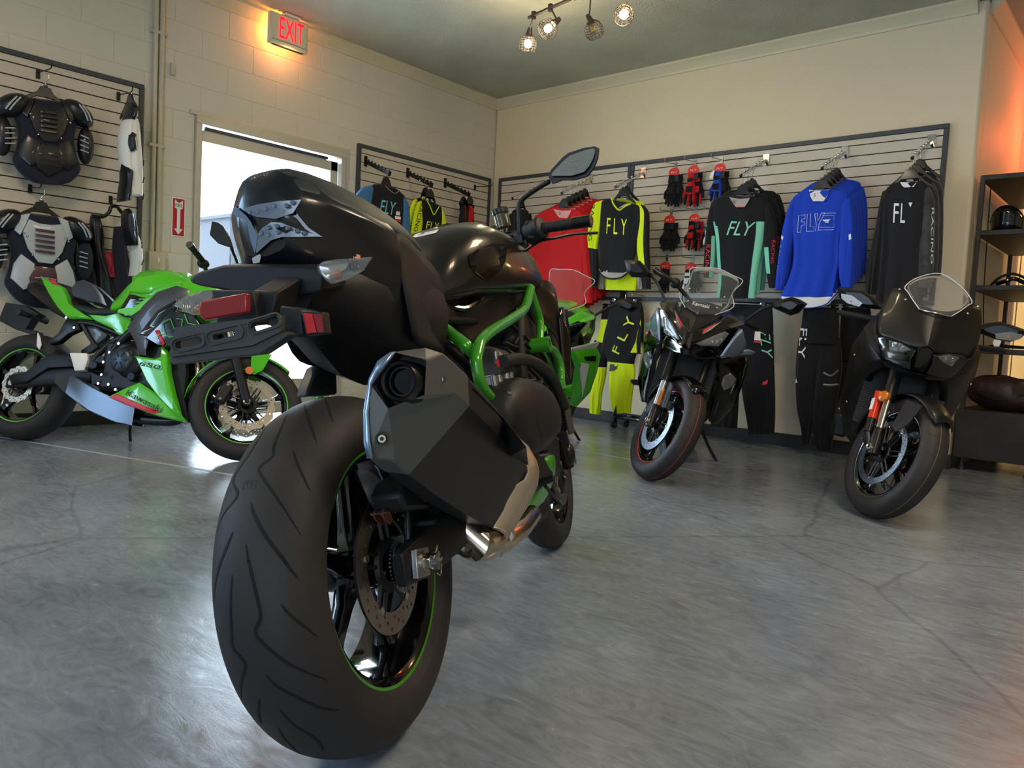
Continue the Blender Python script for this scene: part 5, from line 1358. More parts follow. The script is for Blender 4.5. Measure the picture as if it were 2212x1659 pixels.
def calipers(bk, WM, y=.062, r=.135, a=155, m=m_matte):
    for sd in (-1, 1):
        d = Vector((math.cos(R(a)), 0, math.sin(R(a)))); c = d*r; mb = MB()
        mb.box(c+Vector((0, sd*(y+.0), 0)), (.06, .075, .12), Matrix.Rotation(-R(a), 3, 'Y')); mb.v = xf(WM, mb.v); mb.build('front_caliper', m, bk.root, bev=0.012)
        for k in (-1, 1):
            q = c+Vector((0, sd*(y+.036), 0))+Matrix.Rotation(-R(a), 3, 'Y') @ Vector((0, 0, k*.045))
            MB().cyl(*xf(WM, [q, q+Vector((0, sd*.008, 0))]), .008, 8).build('caliper_bolt', m_bolt, bk.root)
calipers(H, WMf)
# headlight pod and instrument
mb = MB(); rings = []
for (x, w, zt, zb) in ((-.02, .09, .86, .62), (.06, .11, .88, .60), (.14, .09, .84, .58), (.19, .05, .77, .60)):
    c = Cf+Vector((x-.20, 0, 0)); rings.append([c+Vector((0, a*w, zb-.3+(zt-zb)*b)) for a, b in ((-1, .5), (-.8, .15), (0, 0), (.8, .15), (1, .5), (.8, .85), (0, 1), (-.8, .85))])
MB().ring(rings).build('headlight_cowl', m_gloss, hr, smooth=50)
# handlebar: traced on the right, mirrored through the steering plane
bar_r = A([(1262, 479, .875), (1165, 494, .895), (1140, 508, .91), (1118, 530, .93)], x=0)
def mir(q): return Vector((q.x, -q.y, q.z))
MB().tube([bar_r[0], bar_r[1]], .0155, 18).build('grip', m_rub, hr)
MB().cyl(bar_r[0]+(bar_r[0]-bar_r[1]).normalized()*.022, bar_r[0]-(bar_r[0]-bar_r[1]).normalized()*.035, .0175, 18).build('bar_end', m_semi, hr, bev=0.003)
MB().tube([mir(bar_r[0]), mir(bar_r[1])], .0175, 18).build('grip', m_rub, hr)
mb = MB()
for i in range(4):
    c = bar_r[0].lerp(bar_r[1], .35+.16*i); d = (bar_r[1]-bar_r[0]).normalized(); mb.lathe([(.0155, -.002), (.0170, 0), (.0155, .002)], c, d, 18)
mb.build('grip_ribs', m_rub, hr)
hb = [bar_r[1], bar_r[2], Vector((.96, -.14, 1.06)), Vector((.99, -.06, 1.055)), Vector((.99, .06, 1.055)), Vector((.96, .14, 1.06)), mir(bar_r[2]), mir(bar_r[1])]
MB().tube(smoothpath([tuple(q) for q in hb], 5), .0125, 12).build('handlebar', m_semi, hr)
for sd in (1, -1):
    c = bar_r[1].lerp(bar_r[2], .55); d = (bar_r[2]-bar_r[1]).normalized(); c = Vector((c.x, sd*c.y, c.z)); d = Vector((d.x, sd*d.y, d.z))
    MB().tube([c-d*.04, c-d*.036, c+d*.016, c+d*.02], [.020, .033, .033, .022], 16).build('switch_housing', m_matte, hr, bev=0.004)
    MB().box(c+Vector((-.01, 0, .022)), (.03, .03, .02)).build('switch_lever', m_engine, hr, bev=0.003)
    MB().box(c+Vector((-.02, 0, -.016)), (.02, .022, .014)).build('switch_button', m_engine, hr, bev=0.003)
    MB().box(c+d*.05+Vector((.0, 0, 0)), (.035, .03, .035)).build('master_clamp', m_semi, hr, bev=0.005)
lv = A([(1130, 545, .91), (1165, 522, .90), (1200, 514, .885), (1240, 506, .87), (1290, 503, .85)], x=0)
for sd in (1, -1): MB().tube(smoothpath([(q.x, sd*q.y, q.z) for q in lv], 5), [.006]*21, 8, sx=.7).build('brake_lever' if sd > 0 else 'clutch_lever', m_semi, hr)
c = H.p(1087, 483, x=.955); d = (H.p(1080, 455, x=.955)-c).normalized()
MB().cyl(c-d*.012, c+d*.030, .022, 20).build('brake_fluid_cup', mat('smoky_fluid', '#6b6048', 0.1, trans=0.5, coat=0.5), hr)
MB().cyl(c+d*.028, c+d*.046, .0245, 20).build('reservoir_cap', m_semi, hr, bev=0.002)
MB().tube(smoothpath([tuple(c-d*.012), tuple(H.p(1095, 515, x=.955)), tuple(H.p(1110, 540, x=.96))], 4), .004, 8).build('fluid_hose', m_rub, hr)
# mirrors
st = A([(1122, 520, .915), (1121, 480, .91), (1121, 445, .905), (1132, 428, .90), (1160, 408, .89), (1187, 392, .88)], x=0)
for sd in (1, -1): MB().tube(smoothpath([(q.x, sd*q.y, q.z) for q in st], 5), [.007]*26, 10).build('mirror_stalk', m_semi, hr)
mo = [(1187, 388), (1184, 378), (1191, 366), (1215, 340), (1228, 330), (1262, 319), (1285, 316), (1293, 320), (1290, 342), (1281, 364), (1268, 380), (1240, 388), (1214, 388), (1205, 392), (1193, 396)]
mi = [(1193, 382), (1196, 374), (1218, 348), (1232, 336), (1262, 325), (1282, 321), (1286, 325), (1283, 342), (1275, 360), (1264, 374), (1238, 382)]
mo_p = H.px(mo, x=.875); mi_p = H.px(mi, x=.872); c = sum(mo_p, Vector())/len(mo_p)
m_mirr = mat('mirror_glass', '#e6e6e2', 0.02, 1.0)
for sd in (1, -1):
    F_ = lambda P: [Vector((q.x, sd*q.y, q.z)) for q in P]
    rings = [F_(mo_p), F_([c+(q-c)*1.02+Vector((.01, 0, 0)) for q in mo_p]), F_([c+(q-c)*.75+Vector((.028, 0, 0)) for q in mo_p])]
    o = MB().ring(rings).build('mirror_housing', m_semi, hr, smooth=50)
    MB().prism(F_([q+Vector((-.008+.24*(q.z-c.z)*1.0-.0, 0, 0)) for q in mi_p]), (-.0015, 0, 0)).build('mirror_glass', m_mirr, o, smooth=0)
# windscreenless meter behind the bars
MB().box((1.06, 0, 1.08), (.02, .16, .10), Matrix.Rotation(R(35), 3, 'Y')).build('meter', m_semi, hr, bev=0.008)
# ================================================================== shared bike body pieces (local metres)
def pillow(root, name, P, n, m, bulge=.012, inset=.12, depth=.03, mirror=False, smooth=40, label=None):
    """outline P with a raised middle along n"""
    out = []
    for sg in ((1, -1) if mirror else (1,)):
        Q = [Vector((q[0], sg*q[1], q[2])) for q in P]; nn = Vector((n[0], sg*n[1], n[2])).normalized(); c = sum(Q, Vector())/len(Q)
        rings = [[q-nn*depth for q in Q], Q, [c+(q-c)*(1-inset)+nn*bulge for q in Q], [c+(q-c)*.45+nn*bulge*1.25 for q in Q]]
        o = MB().ring(rings).build(name, m, root, smooth=smooth, bev=0.0015)
        if label: o['label'] = label
        out.append(o)
    return out[0]
def arm_loft(root, name, secs, m, mirror=True, smooth=40):
    for sd in ((1, -1) if mirror else (-1,)):
        rings = []
        for (x, yy, zz, w, h_) in secs:
            c = Vector((x, sd*abs(yy), zz)); rings.append([c+Vector((0, a*w, b*h_)) for a, b in ((-1, -.7), (-.7, -1), (.7, -1), (1, -.7), (1, .7), (.7, 1), (-.7, 1), (-1, .7))])
        MB().ring(rings).build(name, m, root, smooth=smooth, bev=0.003)
def loc_tube(root, name, pts, r, m, mirror=True, n=10, k=5):
    for sg in ((1, -1) if mirror else (1,)): MB().tube(smoothpath([(q[0], q[1]*sg, q[2]) for q in pts], k), r, n).build(name, m, root, smooth=60)
def rear_end(root, m_body, m_seat, dzt=0.0, wk=1.0, tailx=0.0):
    TT = [sec(-.13+tailx, [(0, .99), (.02, .985), (.035, .965), (.03, .93), (0, .92)]), sec(-.06+tailx, [(0, 1.0), (.05, .99), (.08, .955), (.07, .90), (0, .89)]),
          sec(.12, [(0, .95), (.08, .94), (.12, .89), (.11, .80), (0, .79)]), sec(.34, [(0, .85), (.09, .845), (.13, .80), (.12, .72), (0, .71)]), sec(.50, [(0, .80), (.08, .80), (.12, .77), (.10, .70), (0, .69)])]
    for t in TT:
        for i, q in enumerate(t): t[i] = (q[0], q[1]*wk, q[2]+dzt)
    loft(MB(), TT, k=3).build('tail_fairing', m_body, root, smooth=45)
    SS = [sec(-.02, [(0, 1.01), (.05, 1.0), (.075, .97), (.06, .95), (0, .95)]), sec(.15, [(0, .97), (.07, .96), (.11, .92), (.09, .89), (0, .89)]), sec(.24, [(0, .90), (.08, .89), (.12, .86), (.1, .83), (0, .83)])]
    for t in SS:
        for i, q in enumerate(t): t[i] = (q[0], q[1]*wk, q[2]+dzt)
    loft(MB(), SS, k=3).build('pillion_seat', m_seat, root, smooth=60)
    SS = [sec(.26, [(0, .86), (.09, .855), (.13, .83), (.11, .80), (0, .80)]), sec(.42, [(0, .83), (.11, .825), (.15, .80), (.12, .77), (0, .77)]), sec(.60, [(0, .85), (.07, .845), (.09, .82), (.07, .80), (0, .80)])]
    for t in SS:
        for i, q in enumerate(t): t[i] = (q[0], q[1]*wk, q[2]+dzt)
    loft(MB(), SS, k=3).build('rider_seat', m_seat, root, smooth=60)
def tank(root, m, dx=0, dz=0, w=1.0):
    TKs = [sec(.50+dx, [(0, .86), (.05, .855), (.08, .83), (.08, .78), (0, .77)]), sec(.60+dx, [(0, .96), (.08, .95), (.12, .90), (.11, .80), (0, .78)]), sec(.70+dx, [(0, 1.03), (.10, 1.02), (.16, .96), (.15, .82), (0, .80)]),
           sec(.85+dx, [(0, 1.04), (.12, 1.025), (.18, .95), (.17, .83), (0, .80)]), sec(.98+dx, [(0, .99), (.11, .98), (.16, .92), (.15, .84), (0, .82)])]
    for t in TKs:
        for i, q in enumerate(t): t[i] = (q[0], q[1]*w, q[2]+dz)
    return loft(MB(), TKs, k=4).build('fuel_tank', m, root, smooth=60)
def drivetrain(root, zr=.315, m_arm=m_engine):
    arm_loft(root, 'swingarm', [(-.04, .115, zr, .012, .03), (.05, .118, zr+.01, .016, .034), (.22, .12, zr+.045, .02, .045), (.50, .09, zr+.10, .03, .06)], m_arm)
    MB().box((.80, 0, .45), (.42, .34, .30)).build('crankcase', m_engine, root, bev=0.03)
    MB().box((.90, 0, .68), (.22, .32, .24), Matrix.Rotation(R(18), 3, 'Y')).build('cylinder_block', m_engdark, root, bev=0.015)
    for sg in (1, -1):
        MB().lathe([(.0, .03), (.06, .03), (.085, .018), (.095, 0), (.095, -.03)], (.78, sg*.17, .48), (0, sg, 0), 28).build('engine_cover', m_engine, root, smooth=50)
        MB().cyl((0, sg*.10, zr), (0, sg*.137, zr), .016, 12).build('rear_axle_end', m_bolt, root)
        MB().prism([(.50, sg*.15, .50), (.60, sg*.15, .50), (.62, sg*.16, .36), (.56, sg*.16, .33)], (0, sg*.008, 0)).build('footrest_plate', m_engine, root, bev=0.002)
        MB().tube([(.58, sg*.16, .40), (.58, sg*.25, .41)], .010, 10).build('footrest', m_rub, root)
    loc_tube(root, 'frame_spar', [(1.10, .05, .90), (.95, .16, .80), (.72, .16, .62), (.56, .12, .42)], .028, m_semi)
    for yy in (-.06, 0, .06): loc_tube(root, 'exhaust_header', [(1.04, yy, .60), (1.12, yy, .46), (1.08, yy, .28), (.9, yy*.6, .18), (.62, -.04, .17)], .018, m_chr2, mirror=False)
    loc_tube(root, 'side_stand', [(.62, .13, .26), (.55, .22, .13), (.50, .33, .012)], .010, m_semi, mirror=False)
    MB().box((.50, .345, .012), (.06, .035, .008)).build('stand_foot', m_semi, root)
def radiator(root, x=1.12, z=.58, h=.40, w=.34, tilt=12):
    M = Matrix.Rotation(R(-tilt), 3, 'Y')
    o = MB().box((x, 0, z), (.03, w, h), M).build('radiator', m_engdark, root, bev=0.003)
    mb = MB(); n = int(h/.012)
    for i in range(n): mb.box(Vector((x, 0, z))+M @ Vector((.016, 0, (i-n/2)*.012)), (.004, w*.96, .004), M)
    mb.build('radiator_fins', m_semi, o, kind='stuff')
def usd_fork(root, WM, m_tube, m_low, yo=.105, top=.62):
    class B: pass
    b = B(); b.root = root
    for sd in (-1, 1):
        a = Vector((-0.005, sd*yo, 0)); MB().tube(xf(WM, [a-fa*.03, a+fa*.04, a+fa*.10]), [.024, .028, .026], 14).build('fork_foot', m_semi, root)
        MB().tube(xf(WM, [a+fa*.08, a+fa*.27]), .0215, 14).build('fork_stanchion', m_low, root)
        MB().tube(xf(WM, [a+fa*.25, a+fa*.28, a+fa*top]), [.033, .029, .029], 16).build('fork_tube', m_tube, root)
        MB().lathe([(.008, .03), (.014, .034), (.018, .03), (.018, 0)], WM @ (a+Vector((0, 0, 0))), (WM.to_3x3() @ Vector((0, sd, 0))), 16).build('axle_pinch', m_bolt, root)
    clamp(b, WM, .48, m_semi, .10); clamp(b, WM, .60, m_semi, .10)
def nx(x):
    return x+.15*max(0, min(1, (x-.98)/.16))
# ================================================================== 2. green sport bike on the left, seen from its right side
G = Bike((-5.129, 1.556, .310), .5119, .2338, .315, 'lime green faired sport motorcycle parked in front of the left slatwall')
gr_ = G.root
m_lime = mat('lime_gloss', '#4fc01c', 0.2, coat=0.8); m_greyp = mat('grey_fairing', '#43464b', 0.4, 0.3, coat=0.3)
m_limeline = mat('lime_graphic', '#5fd040', 0.4); m_redg = mat('red_graphic', '#c21f33', 0.35)
make_wheel(G, 'rear_wheel', wheel_matrix(Vector((0, 0, .315))), .315, .165, .125, [(-.082, .11, .075)], stripe=m_limeline, nsp=5, spin=.2, disc_m=mat('pale_disc', '#c9c0ae', .3, 1.0), wave=.008)
gC = G.I @ Vector((-3.911, 2.258, .28)); G.steer(1.41, .3, .5891)
GW = wheel_matrix(gC, G.Q)
make_wheel(G, 'front_wheel', GW, .30, .12, .09, [(-.062, .15, .108), (.062, .15, .108)], stripe=m_limeline, nsp=5, spin=.55, disc_m=MATS['pale_disc'], wave=.008)
drivetrain(gr_)
b_ = type('b', (), {})(); b_.root = gr_
for sd in (-1, 1):
    a = Vector((-.005, sd*.105, 0)); MB().tube(xf(GW, [a-fa*.01, a+fa*.03, a+fa*.36]), [.024, .027, .025], 16).build('fork_slider', m_engine, gr_)
    MB().tube(xf(GW, [a+fa*.36, a+fa*.70]), .0205, 14).build('fork_tube', m_steel, gr_)
    MB().lathe([(.008, .018), (.014, .022), (.019, .018), (.019, -.01)], GW @ a, GW.to_3x3() @ Vector((0, sd, 0)), 18).build('axle_end', m_bolt, gr_)
clamp(b_, GW, .50, m_semi, .11); clamp(b_, GW, .69, m_semi, .11); calipers(b_, GW, a=165)
front_fender(b_, GW, .30, m_lime, 55, 178, .07)
p = GW @ (Vector((.05, -.125, 0))+fa*.19); MB().cyl(p, p+GW.to_3x3() @ Vector((0, -.012, 0)), .021, 20).build('fork_reflector', mat('orange_reflector', '#d97a3c', .25, coat=.5), gr_)
for sd in (-1, 1): mb = MB(); mb.prism([(-.04, sd*.075, .30), (.07, sd*.078, .315), (.04, sd*.10, .20), (.0, sd*.11, .16), (-.02, sd*.10, .17)], (0, sd*.01, 0)); mb.v = xf(GW, mb.v); mb.build('fender_strut', m_lime, gr_, bev=.003)
def gp(pts, y): return G.px(pts, y=y)
def gs(name, pts, y, m, bulge=.012, inset=.12, depth=.03, mirror=True, **k): return pillow(gr_, name, gp(pts, y), (0, -1, 0.05), m, bulge, inset, depth, mirror, **k)
tank(gr_, m_lime, dx=.02, dz=.0)
gs('tank_side', [(282, 620, -.13), (286, 601, -.10), (304, 588, -.06), (323, 582, -.04), (348, 582, -.04), (380, 587, -.05), (408, 590, -.06), (412, 612, -.13), (373, 615, -.16), (342, 628, -.18), (329, 636, -.18), (304, 637, -.17), (278, 634, -.15)], -.1, m_lime, .02)
gs('tank_graphic_panel', [(279, 635), (304, 638), (331, 637), (310, 665), (292, 690), (262, 682), (253, 674), (262, 662)], -.165, m_gloss, .004, depth=.02)
gs('green_stripe', [(332, 636), (322, 640), (278, 672), (256, 668), (253, 675), (282, 682), (291, 678), (336, 642)], -.173, m_limeline, .001, depth=.003)
for k in range(4): gs('fine_stripe', [(300-k*6, 645+k*7), (318-k*6, 645+k*7), (317-k*6, 647+k*7), (299-k*6, 647+k*7)], -.174, m_limeline, .0005, depth=.002)
tlp = gs('tail_side', [(87, 596, -.04), (112, 606, -.06), (136, 620, -.085), (146, 640, -.10), (152, 657, -.11), (177, 677, -.12), (203, 691, -.13), (180, 689, -.13), (158, 689, -.12), (146, 687, -.12), (127, 668, -.10), (108, 639, -.08), (94, 613, -.06)], -.1, m_lime, .012)
gs('tail_stripe', [(104, 600), (118, 604), (128, 617), (112, 613)], -.085, m_redg, .001, depth=.004)
gs('seat_fairing', [(190, 679), (228, 682), (256, 676), (285, 684), (275, 726), (263, 729), (247, 713), (203, 692)], -.14, m_lime, .01)
rear_end(gr_, m_semi, MATS['seat_vinyl'], dzt=-.035, wk=.72)
gs('seat_cowl', [(155, 622, -.09), (165, 609, -.05), (180, 604, -.03), (198, 614, -.04), (214, 634, -.06), (223, 657, -.09), (190, 650, -.1), (158, 640, -.1)], -.07, mat('seat_grey', '#3c4352', 0.5), .01, mirror=True)
gs('air_scoop', [(339, 631), (380, 617), (411, 626), (408, 645), (378, 655), (350, 672), (318, 720), (308, 740), (316, 769), (300, 766), (292, 740), (275, 707), (310, 659)], -.20, m_greyp, .012)
gs('scoop_opening', [(380, 648), (396, 655), (350, 708), (322, 728), (300, 722), (340, 670)], -.218, m_gloss, .004, depth=.01)
sf = gs('side_fairing', [(370, 668), (424, 680), (440, 705), (440, 745), (400, 765), (367, 750), (340, 748), (313, 732), (345, 700)], -.215, m_gloss, .012, inset=.08)
for q in ([(352, 700), (372, 690), (380, 712), (360, 722), (352, 700)], [(385, 690), (398, 692), (395, 712), (420, 718)], [(340, 732), (352, 722), (372, 730), (392, 722)], [(402, 680), (410, 700), (428, 704)]):
    MB().tube([v+Vector((0, -.016, 0)) for v in gp(q, -.222)], .0022, 6).build('line_graphic', m_limeline, gr_)
gs('red_flash', [(334, 714), (342, 712), (356, 742), (350, 747)], -.234, m_redg, .001, depth=.004)
gf = gs('lower_fairing', [(291, 769), (300, 770), (335, 775), (352, 768), (350, 745), (362, 760), (364, 802), (376, 855), (388, 897), (402, 911), (380, 898), (345, 862), (316, 823)], -.20, m_lime, .010, inset=.1)
bl = gs('belly_fairing', [(234, 857), (268, 840), (301, 826), (330, 845), (358, 868), (402, 911), (383, 909), (345, 900), (316, 891), (270, 872)], -.19, m_lime, .008, inset=.12)
gs('belly_flash', [(234, 858), (252, 850), (310, 876), (350, 890), (330, 893), (270, 874)], -.203, m_redg, .001, depth=.006)
def gtext(s, cx, cy, w, h, rot, y, m, nm):
    vs, fs = textpts(s, 1.0, .1); x0 = min(v.x for v in vs); x1 = max(v.x for v in vs); y0 = min(v.y for v in vs); y1 = max(v.y for v in vs); c, sn = math.cos(R(rot)), math.sin(R(rot)); out = []
    for v in vs:
        a = (v.x-(x0+x1)/2)*w/(x1-x0); b = -(v.y-(y0+y1)/2)*h/(y1-y0); out.append(G.p(cx+a*c-b*sn, cy+a*sn+b*c, y=y))
    MB().add(out, fs).build(nm, m, gr_, smooth=0)
gtext('Kawasaki', 312, 866, 86, 13, 27, -.207, P_blk, 'maker_lettering'); gtext('650', 324, 789, 46, 10, 13, -.222, P_blk, 'number_lettering'); gtext('Kawasaki', 326, 600, 48, 6, 6, -.135, P_blk, 'maker_lettering')
gs('radiator_side', [(352, 770), (395, 760), (402, 800), (398, 860), (408, 905), (400, 912), (388, 893), (372, 830)], -.16, m_engdark, .004)
# nose, screen and lamp, partly hidden
NN = [sec(1.02, [(0, 1.02), (.12, 1.0), (.19, .90), (.2, .75), (0, .72)]), sec(1.18, [(0, 1.05), (.12, 1.02), (.2, .92), (.19, .76), (0, .74)]), sec(1.34, [(0, .98), (.1, .96), (.16, .90), (.14, .80), (0, .78)]), sec(1.44, [(0, .90), (.04, .89), (.06, .87), (.05, .83), (0, .82)])]
loft(MB(), NN, k=3).build('nose_fairing', m_lime, gr_, smooth=45)
mb = MB(); mb.grid([[Vector((1.14, u*.12, 1.07-.03*u*u)) for u in (-1, -.5, 0, .5, 1)], [Vector((1.22-.03*u*u, u*.14, 1.035-.02*u*u)) for u in (-1, -.5, 0, .5, 1)], [Vector((1.30-.06*u*u, u*.15, 1.0-.02*u*u)) for u in (-1, -.5, 0, .5, 1)]])
mb.build('windscreen', m_screen, gr_, solid=.003, sub=1)
# frame, shock, footrest gear on the right side
gs('frame_panel', [(181, 700), (205, 704), (232, 722), (228, 730), (206, 746), (190, 716)], -.13, m_greyp, .004)
loc_tube(gr_, 'frame_tube', [tuple(q) for q in gp([(172, 697), (200, 700), (235, 712), (272, 728)], -.135)], .014, m_semi)
loc_tube(gr_, 'frame_tube', [tuple(q) for q in gp([(178, 700), (195, 730), (212, 752)], -.135)], .013, m_semi)
loc_tube(gr_, 'frame_tube', [tuple(q) for q in gp([(265, 728), (235, 745), (205, 775), (196, 800)], -.15)], .017, m_semi)
gs('footrest_bracket', [(143, 690), (168, 694), (172, 712), (150, 722), (128, 740), (108, 744), (106, 736), (126, 722)], -.14, m_semi, .006)
gs('heel_guard', [(150, 762), (187, 763), (190, 775), (182, 800), (161, 801), (156, 782)], -.155, m_white, .004)
gs('swingarm_face', [(18, 812), (44, 812), (90, 776), (111, 764), (154, 766), (160, 792), (114, 791), (56, 828), (24, 830)], -.145, m_engine, .006)
c = G.p(263, 778, y=-.20)
MB().lathe([(.0, .022), (.045, .022), (.062, .014), (.07, 0), (.072, -.05)], c, (0, -1, 0), 30).build('clutch_cover', mat('cover_blue_grey', '#3b4450', .35, .5), gr_, smooth=50)
for k in range(6): a = k*math.pi/3; MB().box(c+Vector((.033*math.cos(a), -.024, .033*math.sin(a))), (.03, .005, .007), Matrix.Rotation(-a, 3, 'Y')).build('cover_rib', m_engine, gr_)
for (x, y, r_) in ((286, 814, .026), (285, 765, .02), (206, 790, .024)): MB().lathe([(0, .015), (r_*.8, .015), (r_, .005), (r_, -.04)], G.p(x, y, y=-.19), (0, -1, 0), 20).build('case_plug', m_engine, gr_)
for (x, y) in ((259, 743), (239, 762), (226, 783), (222, 810), (215, 829), (237, 831), (252, 842), (163, 709), (146, 687)): q = G.p(x, y, y=-.205); MB().cyl(q, q+Vector((0, -.012, 0)), .008, 8).build('case_bolt', m_bolt, gr_)
# exhaust silencer low on the right
ms = [G.px([(122, 806), (150, 812), (142, 850), (118, 826)], y=-.16), G.px([(158, 812), (200, 838), (180, 880), (146, 853)], y=-.165), G.px([(200, 838), (262, 868), (250, 912), (196, 890)], y=-.17), G.px([(262, 868), (290, 880), (284, 918), (250, 912)], y=-.165)]
rings = []
for q in ms: rings.append([q[0], q[1], q[2], q[3], q[3]+Vector((0, .085, 0)), q[2]+Vector((0, .095, 0)), q[1]+Vector((0, .095, 0)), q[0]+Vector((0, .085, 0))])
MB().ring(rings).build('silencer', mat('satin_steel', '#6f7985', .33, .9), gr_, smooth=50, bev=.008)
loc_tube(gr_, 'link_pipe', [tuple(q) for q in G.px([(282, 900), (320, 908), (370, 910), (395, 903)], y=-.11)], .026, m_semi, mirror=False)
# plate holder behind the tail, stretched low over the tyre
P_ = gp([(18, 655), (60, 662), (90, 680), (74, 690), (60, 712), (84, 716), (82, 726), (40, 714), (2, 694), (12, 668)], -.02)
MB().prism([q+Vector((0, -.02, 0)) for q in P_], (0, .06, 0)).build('plate_holder', m_blk, gr_, bev=.004)
for sg in (-1, 1): MB().tube([G.p(70, 684, y=-.02)+Vector((0, 0, 0)), G.p(70, 684, y=-.02)+Vector((0, sg*.11, .0))], [.012, .02], 12).build('rear_indicator', m_blk, gr_, bev=.002)
q = G.p(80, 735, y=-.10); MB().prism(gp([(81, 718), (86, 728), (89, 745), (85, 755), (79, 748), (80, 732)], -.10), (0, .005, 0)).build('hang_tag', m_white, gr_)
# handlebars, levers, mirrors (steered with the fork)
for sd, gpos in ((-1, (404, 515, 440, 542)),):
    a = G.p(404, 517, x=.80); b = G.p(437, 541, x=.90)
hbx = GW @ (fa*.71+Vector((-.06, 0, 0)))
for sd in (-1, 1):
    s0 = GW @ (fa*.71+Vector((-.05, sd*.13, .02))); s1 = GW @ (fa*.71+Vector((-.10, sd*.27, .05))); s2 = GW @ (fa*.71+Vector((-.15, sd*.40, .04)))
    MB().tube([s0, s1], .012, 10).build('handlebar', m_semi, gr_); MB().tube([s1, s2], .017, 14).build('grip', m_rub, gr_); MB().cyl(s2, s2+(s2-s1).normalized()*.03, .019, 14).build('bar_end', m_semi, gr_)
    MB().sphere(s1.lerp(s0, .2), .033, 12, 8, (1, 1, .8)).build('switch_housing', m_matte, gr_)
for yv, oo in ((-.38, None), (.38, None)):
    pass
def mirror_part(bk, root, outl, stalk, x, m=m_semi, x2=None, dback=.04, glass_side=1):
    P = [bk.p(q[0], q[1], x=(q[2] if len(q) > 2 else x)) for q in outl]; c = sum(P, Vector())/len(P); S_ = [bk.p(q[0], q[1], x=(q[2] if len(q) > 2 else x-.02)) for q in stalk]
    for sg in (1, -1):
        F_ = lambda L: [Vector((q.x, q.y*sg, q.z)) for q in L]
        MB().ring([F_([c+(q-c)*.45+Vector((.045, 0, 0)) for q in P]), F_([c+(q-c)*.85+Vector((.025, 0, 0)) for q in P]), F_(P), F_([q+Vector((-dback*.5, 0, 0)) for q in P])]).build('mirror_housing', m, root, smooth=30)
        cc = [c+(q-c)*.88+Vector((-dback*.5-.0015, 0, 0)) for q in P]; MB().add(F_(cc), [tuple(range(len(cc)))]).build('mirror_glass', m_mirr, root, smooth=0)
        MB().tube(smoothpath([tuple(q) for q in F_(S_)], 4), .0085, 10).build('mirror_stalk', m, root, smooth=60)
P_ = G.px([(457, 477), (470, 480), (480, 487), (492, 510), (500, 535), (486, 531), (470, 525), (452, 507)], y=-.42); 
for sg in (1, -1):
    F_ = lambda L: [Vector((q.x, q.y*sg, q.z)) for q in L]
    MB().prism(F_(P_), (0.0, -.03*sg*-1, 0)).build('mirror_housing', m_semi, gr_, bev=.006); MB().tube(F_([G.p(499, 533, y=-.40), G.p(508, 555, y=-.34), G.p(516, 575, y=-.26)]), .008, 8).build('mirror_stalk', m_semi, gr_)
# ================================================================== 3, 5 and 4: bikes seen from the front
FS = Bike((-2.695, 5.131, .311), -1.1949, .2091, .315, 'dark grey motorcycle with silver and red accents, facing us before the black and mint jerseys')
FS.C = FS.I @ Vector((-2.153, 3.802, .282))
def sport_tourer(bk, root, tr, front_C, steer, pal, maker=True):
    """front panels traced on bike tr, parts hung on root"""
    pb = type('b', (), {})(); pb.root = root
    rkv = Matrix.Rotation(steer, 3, axf); WM = wheel_matrix(front_C, rkv)
    make_wheel(pb, 'rear_wheel', wheel_matrix(Vector((0, 0, .315))), .315, .18, .14, [(-.085, .11, .075)], stripe=pal['stripe'], stripe_side=(-1, 1), spin=.1)
    wh, ty = make_wheel(pb, 'front_wheel', WM, .30, .12, .09, [(-.062, .15, .105), (.062, .15, .105)], stripe=pal['stripe'], stripe_side=(-1, 1), spin=.8, disc_m=mat('bright_disc', '#c9d6e2', .25, 1.0), carrier=m_semi)
    mb = MB(); mb.lathe([(.3006, -.006), (.3012, -.0045), (.3006, -.003)], (0, 0, 0), (0, 1, 0), 80); mb.v = xf(WM, mb.v); mb.build('tyre_line', pal['tline'], wh)
    for i in range(26):
        for sd in (-1, 1):
            a = 2*math.pi*(i+.5*(sd > 0))/26; mb = MB(); A_, B_ = [], []
            for k in range(5):
                y = sd*(.012+.010*k); aa = a+.03*k; u = y/.06; r_ = .30-.12*.42*(1-(1-abs(u)**2.2)**(1/2.2))+.0007
                for L_, da in ((A_, -.005), (B_, .005)): L_.append(Vector((r_*math.cos(aa+da), y, r_*math.sin(aa+da))))
            mb.grid([A_, B_]); mb.v = xf(WM, mb.v); mb.build('tread_groove', m_groovet, wh)
    usd_fork(root, WM, pal['ftube'], pal['flow']); calipers(pb, WM, a=150)
    front_fender(pb, WM, .30, pal['fender'], 62, 165, .072)
    drivetrain(root); rear_end(root, pal['body'], MATS['seat_vinyl']); tank(root, pal['body'], dx=.03); radiator(root)
    def T(pts, x=1.1): return [tr.p(q[0], q[1], x=nx(q[2] if len(q) > 2 else x)) for q in pts]
    def pn(name, pts, m, n=(1, -.3, .2), bulge=.01, inset=.12, depth=.02, mirror=True, **k): return pillow(root, name, T(pts), n, m, bulge, inset, depth, mirror, **k)
    # inner body so that nothing is hollow
    NN = [sec(.90, [(0, .98), (.10, .96), (.15, .88), (.15, .70), (0, .68)]), sec(1.04, [(0, .98), (.09, .96), (.15, .90), (.14, .78), (0, .76)]), sec(1.16, [(0, .90), (.05, .89), (.09, .86), (.08, .80), (0, .79)]), sec(1.24, [(0, .82), (.02, .82), (.04, .81), (.03, .79), (0, .785)])]
    loft(MB(), NN, k=2).build('nose_core', m_semi, root, smooth=45)
    return pn, T, WM, pb
redl = mat('red_rim_tape', '#c41b2b', .35)
